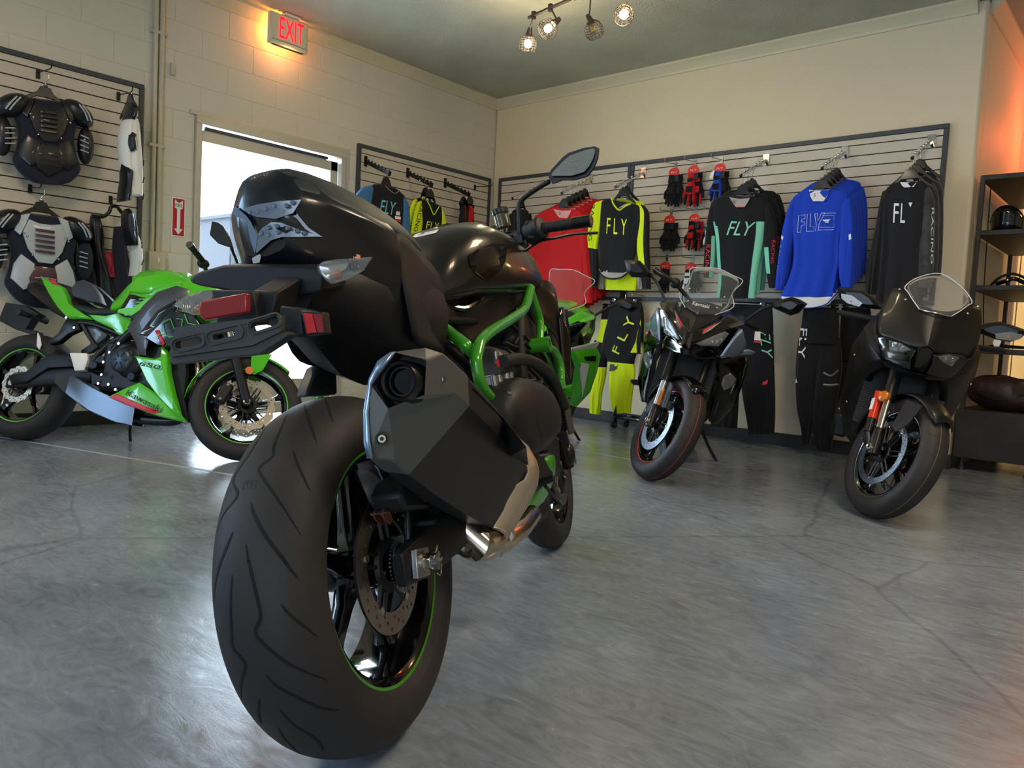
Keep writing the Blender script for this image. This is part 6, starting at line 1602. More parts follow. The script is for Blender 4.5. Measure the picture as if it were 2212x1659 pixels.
pal = dict(stripe=redl, tline=mat('tyre_red_line', '#a83038', .6), ftube=m_semi, flow=mat('silver_fork', '#b9c4cf', .25, .9), fender=m_gloss, body=mat('metallic_dark_grey', '#2b2725', .3, .7, coat=.6))
sr_ = FS.root; pn, T, WMs, pbs = sport_tourer(FS, sr_, FS, FS.C, .5927, pal)
m_silb = mat('silver_blue_fairing', '#9fb0c4', .22, .6, coat=.8); m_sf = pal['body']
def centre(pts): return pts
pn('upper_cowl', [(1497, 721, 1.33), (1487, 752, 1.36), (1470, 731, 1.28), (1450, 696, 1.2), (1430, 668, 1.13), (1424, 655, 1.08), (1436, 648, 1.04), (1462, 650, 1.08), (1468, 672, 1.12), (1478, 698, 1.2)], m_sf, bulge=.012)
pn('grey_flash', [(1457, 668, 1.16), (1472, 700, 1.235), (1472, 715, 1.26), (1462, 695, 1.225)], mat('grey_graphic', '#8c857e', .4), bulge=.001, depth=.0, inset=.01); 
pn('red_flash', [(1461, 674, 1.18), (1474, 700, 1.245), (1472, 715, 1.265), (1469, 700, 1.24)], m_redg, bulge=.0015, depth=-.001, inset=.01)
pn('headlight_surround', [(1424, 667, 1.12), (1442, 673, 1.16), (1456, 695, 1.2), (1470, 725, 1.27), (1478, 744, 1.31), (1466, 745, 1.28), (1450, 729, 1.21), (1434, 724, 1.16), (1426, 738, 1.12)], m_gloss, bulge=.004, depth=.03)
pn('headlight_lens', [(1431, 684, 1.15), (1440, 683, 1.17), (1456, 708, 1.22), (1468, 733, 1.28), (1460, 733, 1.26), (1447, 724, 1.21), (1434, 718, 1.165)], m_lens, bulge=.012, depth=.0)
for (x, y, xx) in ((1440, 703, 1.17), (1450, 716, 1.2), (1443, 712, 1.18)):
    q = FS.p(x, y, x=nx(xx)-.005)
    for sg in (1, -1): MB().sphere(Vector((q.x, q.y*sg, q.z)), .018, 12, 8).build('headlight_reflector', m_refl, sr_)
pn('side_blade', [(1421, 664, 1.1), (1424, 690, 1.12), (1427, 737, 1.12), (1412, 728, 1.06), (1405, 712, 1.03), (1406, 690, 1.04)], m_silb, n=(.6, -.8, .1), bulge=.012)
pn('side_blade', [(1392, 697, .96), (1402, 698, 1.0), (1430, 737, 1.12), (1424, 738, 1.1), (1402, 712, 1.0), (1393, 706, .97)], m_silb, n=(.6, -.8, .1), bulge=.005)
pn('red_trim', [(1405, 700, 1.05), (1412, 722, 1.08), (1414, 729, 1.08), (1404, 712, 1.04)], m_redg, n=(.6, -.8, .1), bulge=.001, depth=.002)
pn('lower_cowl', [(1430, 741, 1.12), (1440, 728, 1.17), (1455, 733, 1.22), (1474, 746, 1.29), (1487, 756, 1.34), (1480, 767, 1.32), (1460, 763, 1.26), (1440, 752, 1.17)], m_gloss, bulge=.01)
pn('side_fairing', [(1403, 712, .99), (1424, 740, 1.10), (1424, 756, 1.08), (1412, 780, 1.02), (1404, 838, .95), (1396, 870, .9), (1386, 868, .85), (1379, 822, .82), (1386, 770, .86), (1392, 730, .93)], m_gloss, n=(.3, -1, 0), bulge=.012)
pn('fairing_edge', [(1398, 716, .97), (1404, 740, 1.0), (1398, 772, .98), (1390, 800, .94), (1395, 760, .96)], m_silb, n=(.3, -1, 0), bulge=.004)
pn('indicator', [(1392, 763, 1.0), (1404, 758, 1.03), (1411, 768, 1.04), (1407, 788, 1.03), (1400, 797, 1.0), (1393, 784, .99)], m_lens, n=(.8, -.6, 0), bulge=.016, depth=.0)
q = FS.p(1401, 776, x=1.0)
for sg in (1, -1): MB().sphere(Vector((q.x, q.y*sg, q.z)), .016, 12, 8).build('bulb', m_amber, sr_)
# dished panel under the screen
ctr = [FS.p(1530, 655, x=1.24), FS.p(1512, 690, x=1.37), FS.p(1497, 722, x=1.482)]
lft = [FS.p(1466, 650, x=1.19), FS.p(1474, 685, x=1.33), FS.p(1492, 717, x=1.472)]
rows = []
for c_, l_ in zip(ctr, lft):
    c0 = Vector((c_.x, 0, c_.z)); rows.append([l_, l_.lerp(c0, .5)-Vector((.015, 0, .01)), c0, Vector((l_.x, -l_.y, l_.z)).lerp(c0, .5)-Vector((.015, 0, .01)), Vector((l_.x, -l_.y, l_.z))])
dsh = MB().grid(rows).build('screen_dish', m_matte, sr_, solid=.005, sub=1)
# windscreen
hs = [[(1541, 578, 1.0), (1515, 579, 1.0), (1491, 581, .99)], [(1536, 610, 1.06), (1512, 612, 1.06), (1489, 612, 1.04)], [(1531, 645, 1.15), (1500, 646, 1.13), (1467, 634, 1.07)], [(1522, 683, 1.24), (1503, 676, 1.21), (1480, 664, 1.14)]]
rows = []
for r_ in hs:
    P = [FS.p(x, y, x=nx(v)-.02) for x, y, v in r_]; P[0].y = 0; rows.append([P[2], P[1], P[0], Vector((P[1].x, -P[1].y, P[1].z)), Vector((P[2].x, -P[2].y, P[2].z))])
scr = MB().grid(rows).build('windscreen', m_screen, sr_, solid=.003, sub=2)
edge = [r_[0] for r_ in rows[::-1]]+rows[0][1:-1]+[r_[-1] for r_ in rows]
MB().tube(smoothpath([tuple(q) for q in edge], 4), .0028, 6).build('screen_edge', mat('screen_rim', '#c8ccd0', .2), scr)
for (x, y, v) in ((1490, 624, 1.09), (1487, 650, 1.12)):
    q = FS.p(x, y, x=nx(v)-.01)
    for sg in (1, -1): MB().sphere(Vector((q.x, q.y*sg, q.z)), .007, 10, 6).build('screen_screw', m_bolt, scr)
vs, fs = textpts('Kawasaki', 1.0); c_ = FS.p(1519, 660, x=1.30)
MB().add([Vector((c_.x+.004-v.y*.01, v.x*.026, c_.z+v.y*.03)) for v in vs], fs).build('maker_lettering', m_white, dsh, smooth=0)
mirror_part(FS, sr_, [(1348, 562), (1365, 561), (1382, 563), (1396, 577), (1407, 591), (1402, 600), (1382, 599), (1364, 598), (1353, 586)], [(1405, 594, 1.05), (1421, 614, 1.06), (1438, 652, 1.07)], 1.08)
for sd in (-1, 1):
    s0 = WMs @ (fa*.71+Vector((-.04, sd*.11, .05))); s1 = WMs @ (fa*.71+Vector((-.07, sd*.24, .10))); s2 = WMs @ (fa*.71+Vector((-.11, sd*.38, .11)))
    MB().tube([s0, s1], .012, 10).build('handlebar', m_semi, sr_); MB().tube([s1, s2], .017, 14).build('grip', m_rub, sr_); MB().sphere(s1, .032, 12, 8).build('switch_housing', m_matte, sr_)
    MB().tube(smoothpath([tuple(s1+Vector((.03, 0, 0))), tuple(s1.lerp(s2, .5)+Vector((.055, 0, 0))), tuple(s2+Vector((.05, 0, 0)))], 3), .006, 8).build('lever', m_semi, sr_)
a = Vector((.045, -.118, 0)); mb = MB(); mb.box(a+fa*.16+Vector((.0, 0, 0)), (.012, .012, .10), Matrix.Rotation(-rk, 3, 'Y')); mb.v = xf(WMs, mb.v); mb.build('fork_reflector', m_amber, sr_, bev=.003)
for sd in (-1, 1): mb = MB(); mb.prism([Vector((.03, sd*.085, 0))+fa*.10, Vector((.10, sd*.085, 0))+fa*.12, Vector((.09, sd*.085, 0))+fa*.26, Vector((.02, sd*.085, 0))+fa*.27], (0, sd*.01, 0)); mb.v = xf(WMs, mb.v); mb.build('fork_guard', m_matte, sr_, bev=.004)
# ---- number five: green, white and violet race replica, behind the black bike's front end
KB = Bike((-3.80, 5.02, .311), -1.10, .2091, .315, 'green and white faired motorcycle half hidden behind the large black one, before the red jerseys')
kp = dict(stripe=m_limeline, tline=m_tyre, ftube=m_semi, flow=m_steel, fender=m_lime, body=m_lime)
kC = KB.I @ Vector((-3.80+1.40*math.cos(-1.10), 5.02+1.40*math.sin(-1.10), .282)); kC.z = .285
kr = KB.root; sr_k = sr_; pnk, Tk, WMk, pbk = sport_tourer(KB, kr, FS, kC, .55, kp)
m_viol = mat('violet_graphic', '#3f2f86', .4); m_wfair = mat('white_fairing', '#d8d6d2', .3, coat=.5)
pnk('upper_cowl', [(1497, 721, 1.33), (1487, 752, 1.36), (1470, 731, 1.28), (1450, 696, 1.2), (1430, 668, 1.13), (1424, 655, 1.08), (1436, 648, 1.04), (1462, 650, 1.08), (1468, 672, 1.12), (1478, 698, 1.2)], m_lime, bulge=.012)
pnk('violet_flash', [(1440, 676, 1.18), (1462, 712, 1.27), (1466, 726, 1.29), (1450, 702, 1.24)], m_viol, bulge=.002, depth=.0, inset=.02)
pnk('headlight', [(1424, 667, 1.12), (1442, 673, 1.16), (1456, 695, 1.2), (1470, 725, 1.27), (1478, 744, 1.31), (1466, 745, 1.28), (1450, 729, 1.21), (1434, 724, 1.16)], m_gloss, bulge=.006, depth=.03)
pnk('white_band', [(1403, 700, .99), (1426, 738, 1.12), (1430, 750, 1.12), (1404, 722, .98)], m_wfair, n=(.6, -.8, .1), bulge=.006)
pnk('side_fairing', [(1403, 716, .99), (1424, 744, 1.10), (1424, 756, 1.08), (1412, 780, 1.02), (1404, 838, .95), (1396, 870, .9), (1386, 868, .85), (1379, 822, .82), (1386, 770, .86), (1392, 730, .93)], m_lime, n=(.3, -1, 0), bulge=.012)
pnk('white_flash', [(1399, 760, 1.0), (1411, 764, 1.04), (1396, 820, .93), (1386, 840, .88)], m_wfair, n=(.3, -1, 0), bulge=.003, depth=-.012)
pnk('side_vent', [(1396, 735, .99), (1410, 748, 1.04), (1406, 756, 1.02), (1394, 748, .97)], m_semi, n=(.3, -1, 0), bulge=.003, depth=-.01)
MB().grid(rows).build('windscreen', m_screen, kr, solid=.003, sub=2)
MB().tube(smoothpath([tuple(q) for q in edge], 4), .0028, 6).build('screen_edge', MATS['screen_rim'], kr)
mirror_part(FS, kr, [(1356, 585), (1365, 578), (1388, 577), (1404, 586), (1411, 597), (1402, 606), (1382, 606), (1364, 604)], [(1408, 600, 1.05), (1424, 622, 1.06), (1440, 652, 1.07)], 1.08)
# ================================================================== 4. matte black race bike on the right
FZ = Bike((-1.477, 5.262, .311), -1.2452, .2098, .315, 'matte black sport motorcycle with a low clear screen, parked at the right beside the shelf')
zr_ = FZ.root; zC = FZ.I @ Vector((-1.001, 3.896, .284))
m_zx = mat('ebony_paint', '#0c0b0d', .42, .15, coat=.12)
WMz = wheel_matrix(zC, Matrix.Rotation(.4962, 3, axf)); pz = type('b', (), {})(); pz.root = zr_
make_wheel(pz, 'rear_wheel', wheel_matrix(Vector((0, 0, .315))), .315, .18, .14, [(-.085, .11, .075)], spin=.1)
whz, tz = make_wheel(pz, 'front_wheel', WMz, .30, .12, .09, [(-.062, .16, .128), (.062, .16, .128)], stripe=mat('polished_rim_edge', '#c8ccd0', .2, .9), stripe_side=(-1, 1), spin=.7, disc_m=MATS['bright_disc'], carrier=m_semi)
mb = MB(); mb.lathe([(.3004, -.014), (.3010, -.0125), (.3004, -.011)], (0, 0, 0), (0, 1, 0), 80); mb.v = xf(WMz, mb.v); mb.build('tyre_line', mat('tyre_gold_line', '#6d6844', .6), whz)
for i in range(20):
    for sd in (-1, 1):
        a = 2*math.pi*(i+.5*(sd > 0))/20; mb = MB(); A_, B_ = [], []
        for k in range(5):
            y = sd*(.020+.0085*k); aa = a+.006*k; u = y/.06; r_ = .30-.12*.42*(1-(1-abs(u)**2.2)**(1/2.2))+.0007
            for L_, da in ((A_, -.003), (B_, .003)): L_.append(Vector((r_*math.cos(aa+da), y, r_*math.sin(aa+da))))
        mb.grid([A_, B_]); mb.v = xf(WMz, mb.v); mb.build('tread_groove', m_groovet, whz)
usd_fork(zr_, WMz, m_semi, mat('fork_bright', '#c7c3ba', .2, 1.0)); calipers(pz, WMz, a=155)
front_fender(pz, WMz, .30, m_zx, 50, 172, .078)
for sd in (-1, 1):
    mb = MB(); mb.prism([Vector((-.01, sd*.082, .27)), Vector((.12, sd*.08, .27)), Vector((.11, sd*.085, .17)), Vector((.06, sd*.09, .11)), Vector((.01, sd*.09, .13))], (0, sd*.008, 0)); mb.v = xf(WMz, mb.v); mb.build('fork_guard', m_zx, zr_, bev=.004)
a = Vector((-.045, -.135, 0)); mb = MB(); mb.tube([a+fa*.13, a+fa*.27], .021, 16); mb.v = xf(WMz, mb.v); o = mb.build('red_reservoir', mat('anodised_red', '#d23a1e', .3, .3, coat=.4), zr_)
mb = MB(); mb.box(a+fa*.20+Vector((-.0, -.0205, 0)), (.02, .003, .06), Matrix.Rotation(-rk, 3, 'Y')); mb.v = xf(WMz, mb.v); mb.build('reservoir_label', m_white, zr_)
mb = MB(); mb.tube([a+fa*.06, a+fa*.13], .02, 12); mb.tube([a+fa*.06, a+Vector((.01, .02, 0))], .014, 10); mb.v = xf(WMz, mb.v); mb.build('reservoir_base', m_semi, zr_)
p = WMz @ (Vector((.012, -.142, 0))+fa*.26); d = WMz.to_3x3() @ Vector((.3, -1, 0)).normalized(); MB().lathe([(0, .012), (.022, .010), (.027, .004), (.027, -.012)], p, d, 20).build('fork_reflector', m_amber, zr_)
drivetrain(zr_); rear_end(zr_, m_zx, MATS['seat_vinyl'], dzt=.02); tank(zr_, m_zx, dx=.03); radiator(zr_, w=.38)
def zn(name, pts, m, n=(1, -.3, .2), bulge=.008, inset=.1, depth=.02, mirror=True, x=1.1, **k): return pillow(zr_, name, [FZ.p(q[0], q[1], x=nx(q[2] if len(q) > 2 else x)) for q in pts], n, m, bulge, inset, depth, mirror, **k)
NN = [sec(.88, [(0, .96), (.10, .94), (.15, .86), (.16, .68), (0, .66)]), sec(1.02, [(0, .96), (.10, .94), (.14, .86), (.13, .72), (0, .70)]), sec(1.12, [(0, .86), (.06, .85), (.09, .82), (.08, .74), (0, .73)]), sec(1.20, [(0, .80), (.03, .80), (.05, .78), (.04, .75), (0, .745)])]
loft(MB(), NN, k=2).build('nose_core', m_engdark, zr_, smooth=45)
# wide upper cowl: rows from the outer edge to the centre line, both halves
def half(rows_px):
    rows = []
    for r_ in rows_px:
        P = [FZ.p(q[0], q[1], x=nx(q[2])) for q in r_]; P[-1].y = 0
        rows.append(P+[Vector((v.x, -v.y, v.z)) for v in reversed(P[:-1])])
    return rows
cw = half([[(1926, 622, 1.08), (1952, 619, 1.11), (1975, 652, 1.17), (2022, 676, 1.25)], [(1905, 660, 1.10), (1940, 672, 1.17), (1975, 692, 1.24), (2012, 702, 1.30)], [(1895, 695, 1.14), (1930, 704, 1.21), (1970, 722, 1.29), (2006, 728, 1.35)], [(1897, 728, 1.18), (1930, 732, 1.24), (1975, 754, 1.33), (2003, 747, 1.39)]])
MB().grid(cw).build('upper_cowl', m_zx, zr_, solid=.006, sub=2)
zn('cowl_flank', [(1917, 662, 1.07), (1898, 690, 1.10), (1896, 728, 1.18), (1900, 768, 1.18), (1885, 750, 1.13), (1867, 710, 1.06), (1885, 690, 1.04)], m_zx, n=(.5, -1, .1), bulge=.012)
zn('headlight_surround', [(1896, 729, 1.19), (1920, 729, 1.23), (1948, 739, 1.28), (1979, 757, 1.34), (1968, 776, 1.33), (1966, 798, 1.32), (1930, 790, 1.25), (1907, 780, 1.2), (1900, 768, 1.18)], m_gloss, bulge=.003, depth=.04)
zn('headlight_lens', [(1919, 735, 1.23), (1946, 741, 1.28), (1970, 757, 1.325), (1950, 762, 1.29), (1922, 758, 1.24)], m_lens, bulge=.008, depth=.0)
for (x, y, xx) in ((1935, 748, 1.25), (1952, 753, 1.28)):
    q = FZ.p(x, y, x=nx(xx)+.004)
    for sg in (1, -1): MB().box(Vector((q.x, q.y*sg, q.z)), (.02, .028, .022)).build('led_projector', m_refl, zr_, bev=.005)
pi = [(1981, 760, 1.35), (1987, 748, 1.37), (2004, 744, 1.39)]; P = [FZ.p(q[0], q[1], x=nx(q[2])+.012) for q in pi]; c = FZ.p(2004, 812, x=1.45); b0 = FZ.p(1970, 799, x=1.47)
ring = [P[0], P[1], Vector((P[2].x, 0, P[2].z)), Vector((P[1].x, -P[1].y, P[1].z)), Vector((P[0].x, -P[0].y, P[0].z)), Vector((b0.x, -b0.y, b0.z)), Vector((c.x, 0, c.z)), b0]
cc = sum(ring, Vector())/8
MB().ring([ring, [q+Vector((.012, 0, 0))+(cc-q)*.10 for q in ring], [cc+(q-cc)*.8 for q in ring], [cc+(q-cc)*.7-Vector((.07, 0, 0)) for q in ring]]).build('ram_air_intake', m_gloss, zr_, smooth=30)
zn('chin', [(1907, 781, 1.2), (1930, 790, 1.25), (1968, 800, 1.32), (2004, 813, 1.31), (1990, 812, 1.3), (1950, 806, 1.25), (1912, 790, 1.18)], m_zx, bulge=.004)
zn('side_fairing', [(1867, 709, 1.06), (1886, 752, 1.13), (1902, 775, 1.17), (1908, 790, 1.15), (1880, 810, 1.08), (1858, 860, 1.0), (1845, 900, .95), (1850, 940, .92), (1838, 956, .86), (1824, 938, .84), (1816, 870, .84), (1832, 800, .92), (1838, 773, .96), (1846, 738, 1.0)], m_zx, n=(.2, -1, 0), bulge=.014)
for (x, y, v) in ((1831, 868, .95), (1815, 883, .9), (1945, 626, 1.13), (1958, 648, 1.17), (1848, 767, 1.05)):
    q = FZ.p(x, y, x=nx(v))
    for sg in (1, -1): MB().sphere(Vector((q.x+.004, q.y*sg-(-.004 if sg < 0 else .004), q.z)), .0065, 10, 6).build('fairing_screw', m_bolt, zr_)
scz = half([[(1955, 619, 1.10), (1982, 600, 1.04), (2022, 589, 1.0)], [(1962, 632, 1.13), (1988, 618, 1.10), (2022, 614, 1.07)], [(1972, 648, 1.17), (1992, 646, 1.17), (2022, 648, 1.17)], [(1986, 668, 1.22), (2000, 672, 1.24), (2022, 676, 1.255)]])
sz = MB().grid(scz).build('windscreen', m_screen, zr_, solid=.003, sub=2)
MB().tube(smoothpath([tuple(r_[0]) for r_ in scz[::-1]]+[tuple(q) for q in scz[0][1:-1]]+[tuple(r_[-1]) for r_ in scz], 4), .0026, 6).build('screen_edge', MATS['screen_rim'], sz)
MB().tube([q+Vector((.004, 0, 0)) for q in smoothpath([tuple(r_) for r_ in scz[-1]], 4)], .0035, 6).build('screen_seal', m_bolt, sz)
P = [FZ.p(*q, x=1.02) for q in [(1809, 622), (1835, 624), (1865, 628), (1888, 643), (1908, 666), (1895, 668), (1850, 663), (1825, 656), (1813, 642)]]
for sg in (1, -1):
    F_ = lambda L: [Vector((q.x, q.y*sg, q.z)) for q in L]; c = sum(P, Vector())/len(P)
    o = MB().ring([F_([c+(q-c)*.6+Vector((.04, 0, 0)) for q in P]), F_([c+(q-c)*.93+Vector((.02, 0, 0)) for q in P]), F_(P), F_([q-Vector((.02, 0, 0)) for q in P])]).build('mirror_housing', m_semi, zr_, smooth=30)
    L_ = [FZ.p(*q, x=1.063) for q in [(1817, 634), (1840, 638), (1863, 655), (1856, 663), (1830, 655), (1818, 645)]]
    MB().prism(F_(L_), (.003, 0, 0)).build('mirror_indicator', m_lens, o); q = FZ.p(1838, 650, x=1.062); MB().sphere(Vector((q.x, q.y*sg, q.z)), .006, 8, 6).build('bulb', m_amber, o)
    cc = [c+(q-c)*.9-Vector((.0215, 0, 0)) for q in P]; MB().add(F_(cc), [tuple(range(len(cc)))]).build('mirror_glass', m_mirr, o, smooth=0)
    MB().tube(smoothpath([tuple(q) for q in F_([FZ.p(1895, 655, x=1.02), FZ.p(1918, 672, x=1.06), FZ.p(1938, 690, x=1.12)])], 4), [.016]*4+[.013]*5, 10).build('mirror_stalk', m_semi, zr_, smooth=60)
    s0 = WMz @ (fa*.66+Vector((-.03, sg*-1*.11, 0))); s2 = FZ.p(1817, 676, x=.84); s2 = Vector((s2.x, s2.y*sg, s2.z)); s1 = s0.lerp(s2, .35)
    MB().tube([s0, s1], .012, 10).build('handlebar', m_semi, zr_); MB().tube([s1, s2], .016, 14).build('grip', m_rub, zr_); MB().cyl(s2, s2+(s2-s1).normalized()*.02, .014, 12).build('bar_end', m_semi, zr_)
MB().ring([[Vector((x, -.20+dy, z)) for dy, z in ((-.05, z0_), (-.05, z0_+h_), (.04, z0_+h_), (.04, z0_))] for x, z0_, h_ in ((-.02, .36, .12), (.10, .30, .16), (.35, .20, .14))]).build('silencer', m_engine, zr_, bev=.02)
for k in range(2): MB().tube(smoothpath([tuple(FZ.p(1779, 805+k*26, x=.4)), tuple(FZ.p(1795, 812+k*20, x=.42)), tuple(FZ.p(1810, 800+k*30, x=.45))], 3), .006, 8).build('foot_lever', m_steel, zr_)
# ================================================================== gloves, trousers, armour, lamps, shelf
m_card = mat('red_header_card', '#d52a22', .5)
def glove_pack(cx, cy, h, d, cols, label, hooklab, n=2, w=WB, tagc=None):
    """a peg hook with a card and n gloves hanging from it; cx, cy is the top centre of the card in pixels"""
    P0 = w.px(cx, cy, d); s = h/190.0*1.0   # metres per unit
    pb_ = w.px(cx+3, cy-4, SD+.004); pb_.z = P0.z+.045
    hook(w, pb_, d+.07, hooklab, 'chrome glove hooks on the back slatwall')
    t = empty('glove_pair', P0, label=label, cat='gloves', group=None)
    X = lambda a, b, c=0: P0+Vector((a, -c, b))
    arc = [X(.05*math.cos(k*math.pi/8), -.035+.04*math.sin(k*math.pi/8), .0) for k in range(9)]
    MB().prism(arc+[X(-.05, -.06), X(.05, -.06)], (0, -.003, 0)).build('header_card', m_card, t, ws=True, smooth=0)
    mb = MB(); text_on(mb, 'FLY', X(0, -.036, .0045), (1, 0, 0), (0, 0, 1), width=.055, height=.014); mb.build('card_lettering', m_white, t, ws=True)
    MB().box(X(0, -.085, -.004), (.085, .004, .06)).build('card_body', P_blk, t, ws=True)
    for g in range(n):
        ox = (-.022 if g == 0 else .026)*(n > 1); oc = -.012-.03*g; dk = cols[g % len(cols)]
        zt = -.055; H_ = h
        rows = []
        for (wz, ww, th) in ((0, .034, .018), (.12, .036, .02), (.26, .030, .02), (.38, .043, .026), (.52, .046, .028), (.60, .042, .024)):
            c = X(ox, zt-wz*H_, -oc*-1); rows.append([c+Vector((ww*math.cos(2*math.pi*k/14), th*math.sin(2*math.pi*k/14), .003*math.sin(5*k+g))) for k in range(14)])
        MB().ring(rows).build('palm', dk[0], t, ws=True, smooth=60)
        MB().box(X(ox, zt-.20*H_, -oc*-1+.022), (.05, .006, .03)).build('wrist_strap', dk[1], t, ws=True, bev=.003)
        MB().box(X(ox, zt-.47*H_, -oc*-1+.028), (.055, .006, .05)).build('knuckle_panel', dk[1], t, ws=True, bev=.006)
        for f, (fx, fl_) in enumerate(((-.032, .30), (-.011, .37), (.011, .36), (.032, .28))):
            a = X(ox+fx, zt-.57*H_, -oc*-1); b = X(ox+fx*1.25, zt-(.57+fl_)*H_, -oc*-1+.012); m_ = a.lerp(b, .5)+Vector((0, -.004, 0))
            MB().tube([a, m_, b, b+Vector((0, .002, -.006))], [.0105, .011, .0095, .004], 8).build('finger', dk[0] if (f+g) % 2 else dk[1], t, ws=True, smooth=60)
        sg = -1 if g == 0 else 1
        MB().tube([X(ox+sg*.030, zt-.40*H_, -oc*-1), X(ox+sg*.052, zt-.52*H_, -oc*-1+.006), X(ox+sg*.056, zt-.68*H_, -oc*-1+.01), X(ox+sg*.054, zt-.72*H_, -oc*-1+.01)], [.012, .0125, .010, .004], 8).build('thumb', dk[0], t, ws=True, smooth=60)
    if tagc: MB().prism([X(-.06, -.06, .02), X(-.035, -.05, .02), X(-.05, -.12, .02), X(-.078, -.11, .02)], (0, -.002, 0)).build('paper_tag', m_white, t, ws=True)
    return t
kk = (F_blk, F_slate); kr_ = (F_red, F_blk); kb = (fab('blue_glove', '#1d43a8'), F_blk); kw = (F_blk, F_wht)
D_ = .12
glove_pack(1457, 363, .275, D_, (kk, kk), 'black gloves, leftmost pack of the top row', 'glove hook at the left of the top row')
glove_pack(1499, 358, .29, D_, (kr_, (F_blk, F_red)), 'red and black gloves, middle pack of the top row', 'glove hook in the middle of the top row')
glove_pack(1556, 354, .27, D_, (kb, kk), 'blue gloves at the right end of the top row', 'glove hook at the right of the top row', tagc=1)
glove_pack(1447, 466, .25, D_, (kk, kk), 'black gloves, leftmost pack of the second row', 'glove hook at the left of the second row')
glove_pack(1501, 463, .25, D_, ((F_blk, F_red), kr_), 'black and red gloves, second pack of the second row', 'glove hook in the middle of the second row')
glove_pack(1540, 461, .22, D_, (kw, kk), 'black and white gloves at the right of the second row, behind the mint jersey sleeve', 'glove hook at the right of the second row')
glove_pack(1438, 566, .22, D_, (kk,), 'plain black glove pack, leftmost of the bottom row', 'glove hook at the left of the bottom row', n=1)
glove_pack(1493, 568, .20, D_, (kw, kk), 'black and white glove pack at the right of the bottom row', 'glove hook at the right of the bottom row')
# ---- trousers hung below the jerseys
m_clip = mat('hanger_clip', '#15161a', .3, .2)
def trousers(label, d, waist, legs, mats, fn=None, legfn=None, hang=True, prints=None, thick=.07, seed=0, hlab=None):
    t = garment('trousers', 'trousers', WB, d, (waist[0][0], waist[0][1]), label, 'riding trousers under the jerseys')
    cs = []
    c = Cloth(WB, d, waist, thick, .012, seed=seed); c.mesh('waist', mats, t, fn=fn); cs.append(c)
    for k, lg in enumerate(legs):
        c = Cloth(WB, d-.004*k, lg, thick*.95, .016, seed=seed+k+1, nf=6); c.mesh('leg', mats, t, fn=legfn or fn); cs.append(c)
    if hang:
        a = WB.px(waist[0][0], waist[0][1]-4, d); b = WB.px(waist[0][2], waist[0][3]-4, d); m_ = (a+b)/2
        h = empty('clip_hanger', m_, label=hlab or ('black clip hanger holding the '+label.split(',')[0])[:90], cat='hanger', group='black clip hangers')
        MB().tube([a, b], .006, 8).build('bar', m_clip, h, ws=True)
        for q in (a.lerp(b, .15), a.lerp(b, .85)): MB().box(q+Vector((0, 0, -.008)), (.03, .03, .035)).build('clip', m_clip, h, ws=True, bev=.003)
        for q in (a.lerp(b, .2), a.lerp(b, .8)): MB().cyl(q+Vector((0, -.016, -.004)), q+Vector((0, -.02, -.004)), .006, 10).build('clip_rivet', m_bolt, h, ws=True)
        MB().tube(smoothpath([m_, m_+Vector((0, .0, .05)), m_+Vector((.015, .05, .07)), m_+Vector((.0, .1, .05))], 4), .002, 6).build('hook', m_wire, h, ws=True)
        MB().tube([m_+Vector((0, .1, .05)), Vector((m_.x, YB-.003, m_.z+.05))], .004, 8).build('wall_peg', m_wire, h, ws=True)
    return t, cs
t, cs = trousers('black and yellow trousers with yellow FLY letters up the thigh, left of the grey motorcycle', .34, [(1318, 650, 1386, 652), (1316, 680, 1390, 680), (1306, 720, 1390, 722), (1298, 760, 1388, 765)],
    [[(1300, 740, 1382, 745), (1312, 775, 1370, 780), (1316, 800, 1372, 805), (1318, 850, 1366, 850), (1326, 894, 1362, 892)]], [F_blk, F_yel], fn=lambda u, v: 0, legfn=lambda u, v: 1 if v > .27 else 0)
mb = MB(); ptext(mb, cs[0], 'F L Y', 1353, 724, 84, 19, rot=-66, off=.012); mb.build('lettering', P_yel, t, ws=True)
mb = MB(); ppoly(mb, cs[0], [(1387, 690), (1376, 740), (1366, 762), (1388, 762)], .003); mb.build('side_stripe', F_yel, t, ws=True)
mb = MB(); ppoly(mb, cs[1], [(1322, 786), (1340, 788), (1338, 797), (1320, 802)], .006); mb.build('knee_mark', P_blk, t, ws=True)
t, cs = trousers('black and yellow trousers with yellow patches, left of the FLY-lettered pair', .20, [(1302, 662, 1345, 662), (1298, 700, 1344, 700), (1290, 740, 1330, 740)],
    [[(1284, 735, 1326, 740), (1278, 775, 1312, 775), (1283, 810, 1308, 812), (1276, 850, 1300, 850), (1275, 892, 1296, 896)]], [F_blk, F_yel], fn=lambda u, v: 1 if v > .36 else 0, seed=4)
mb = MB(); ppoly(mb, cs[0], [(1322, 722), (1335, 730), (1332, 748), (1322, 742)], .006); ppoly(mb, cs[0], [(1313, 735), (1322, 732), (1320, 742), (1311, 745)], .006); mb.build('yellow_patch', F_yel, t, ws=True)
t, cs = trousers('black trousers with mint print on the thigh, behind the grey motorcycle', .30, [(1560, 655, 1668, 660), (1556, 700, 1670, 700), (1552, 730, 1670, 730)],
    [[(1588, 720, 1671, 722), (1600, 790, 1672, 790), (1604, 850, 1674, 850), (1612, 900, 1674, 900), (1618, 938, 1672, 936)], [(1540, 720, 1600, 720), (1535, 790, 1598, 790), (1532, 850, 1596, 850), (1536, 920, 1592, 925)]], [F_blk], seed=7)
mb = MB(); ptext(mb, cs[1], 'FLY', 1658, 745, 62, 20, rot=84, shear=.4); mb.build('lettering', P_mint, t, ws=True)
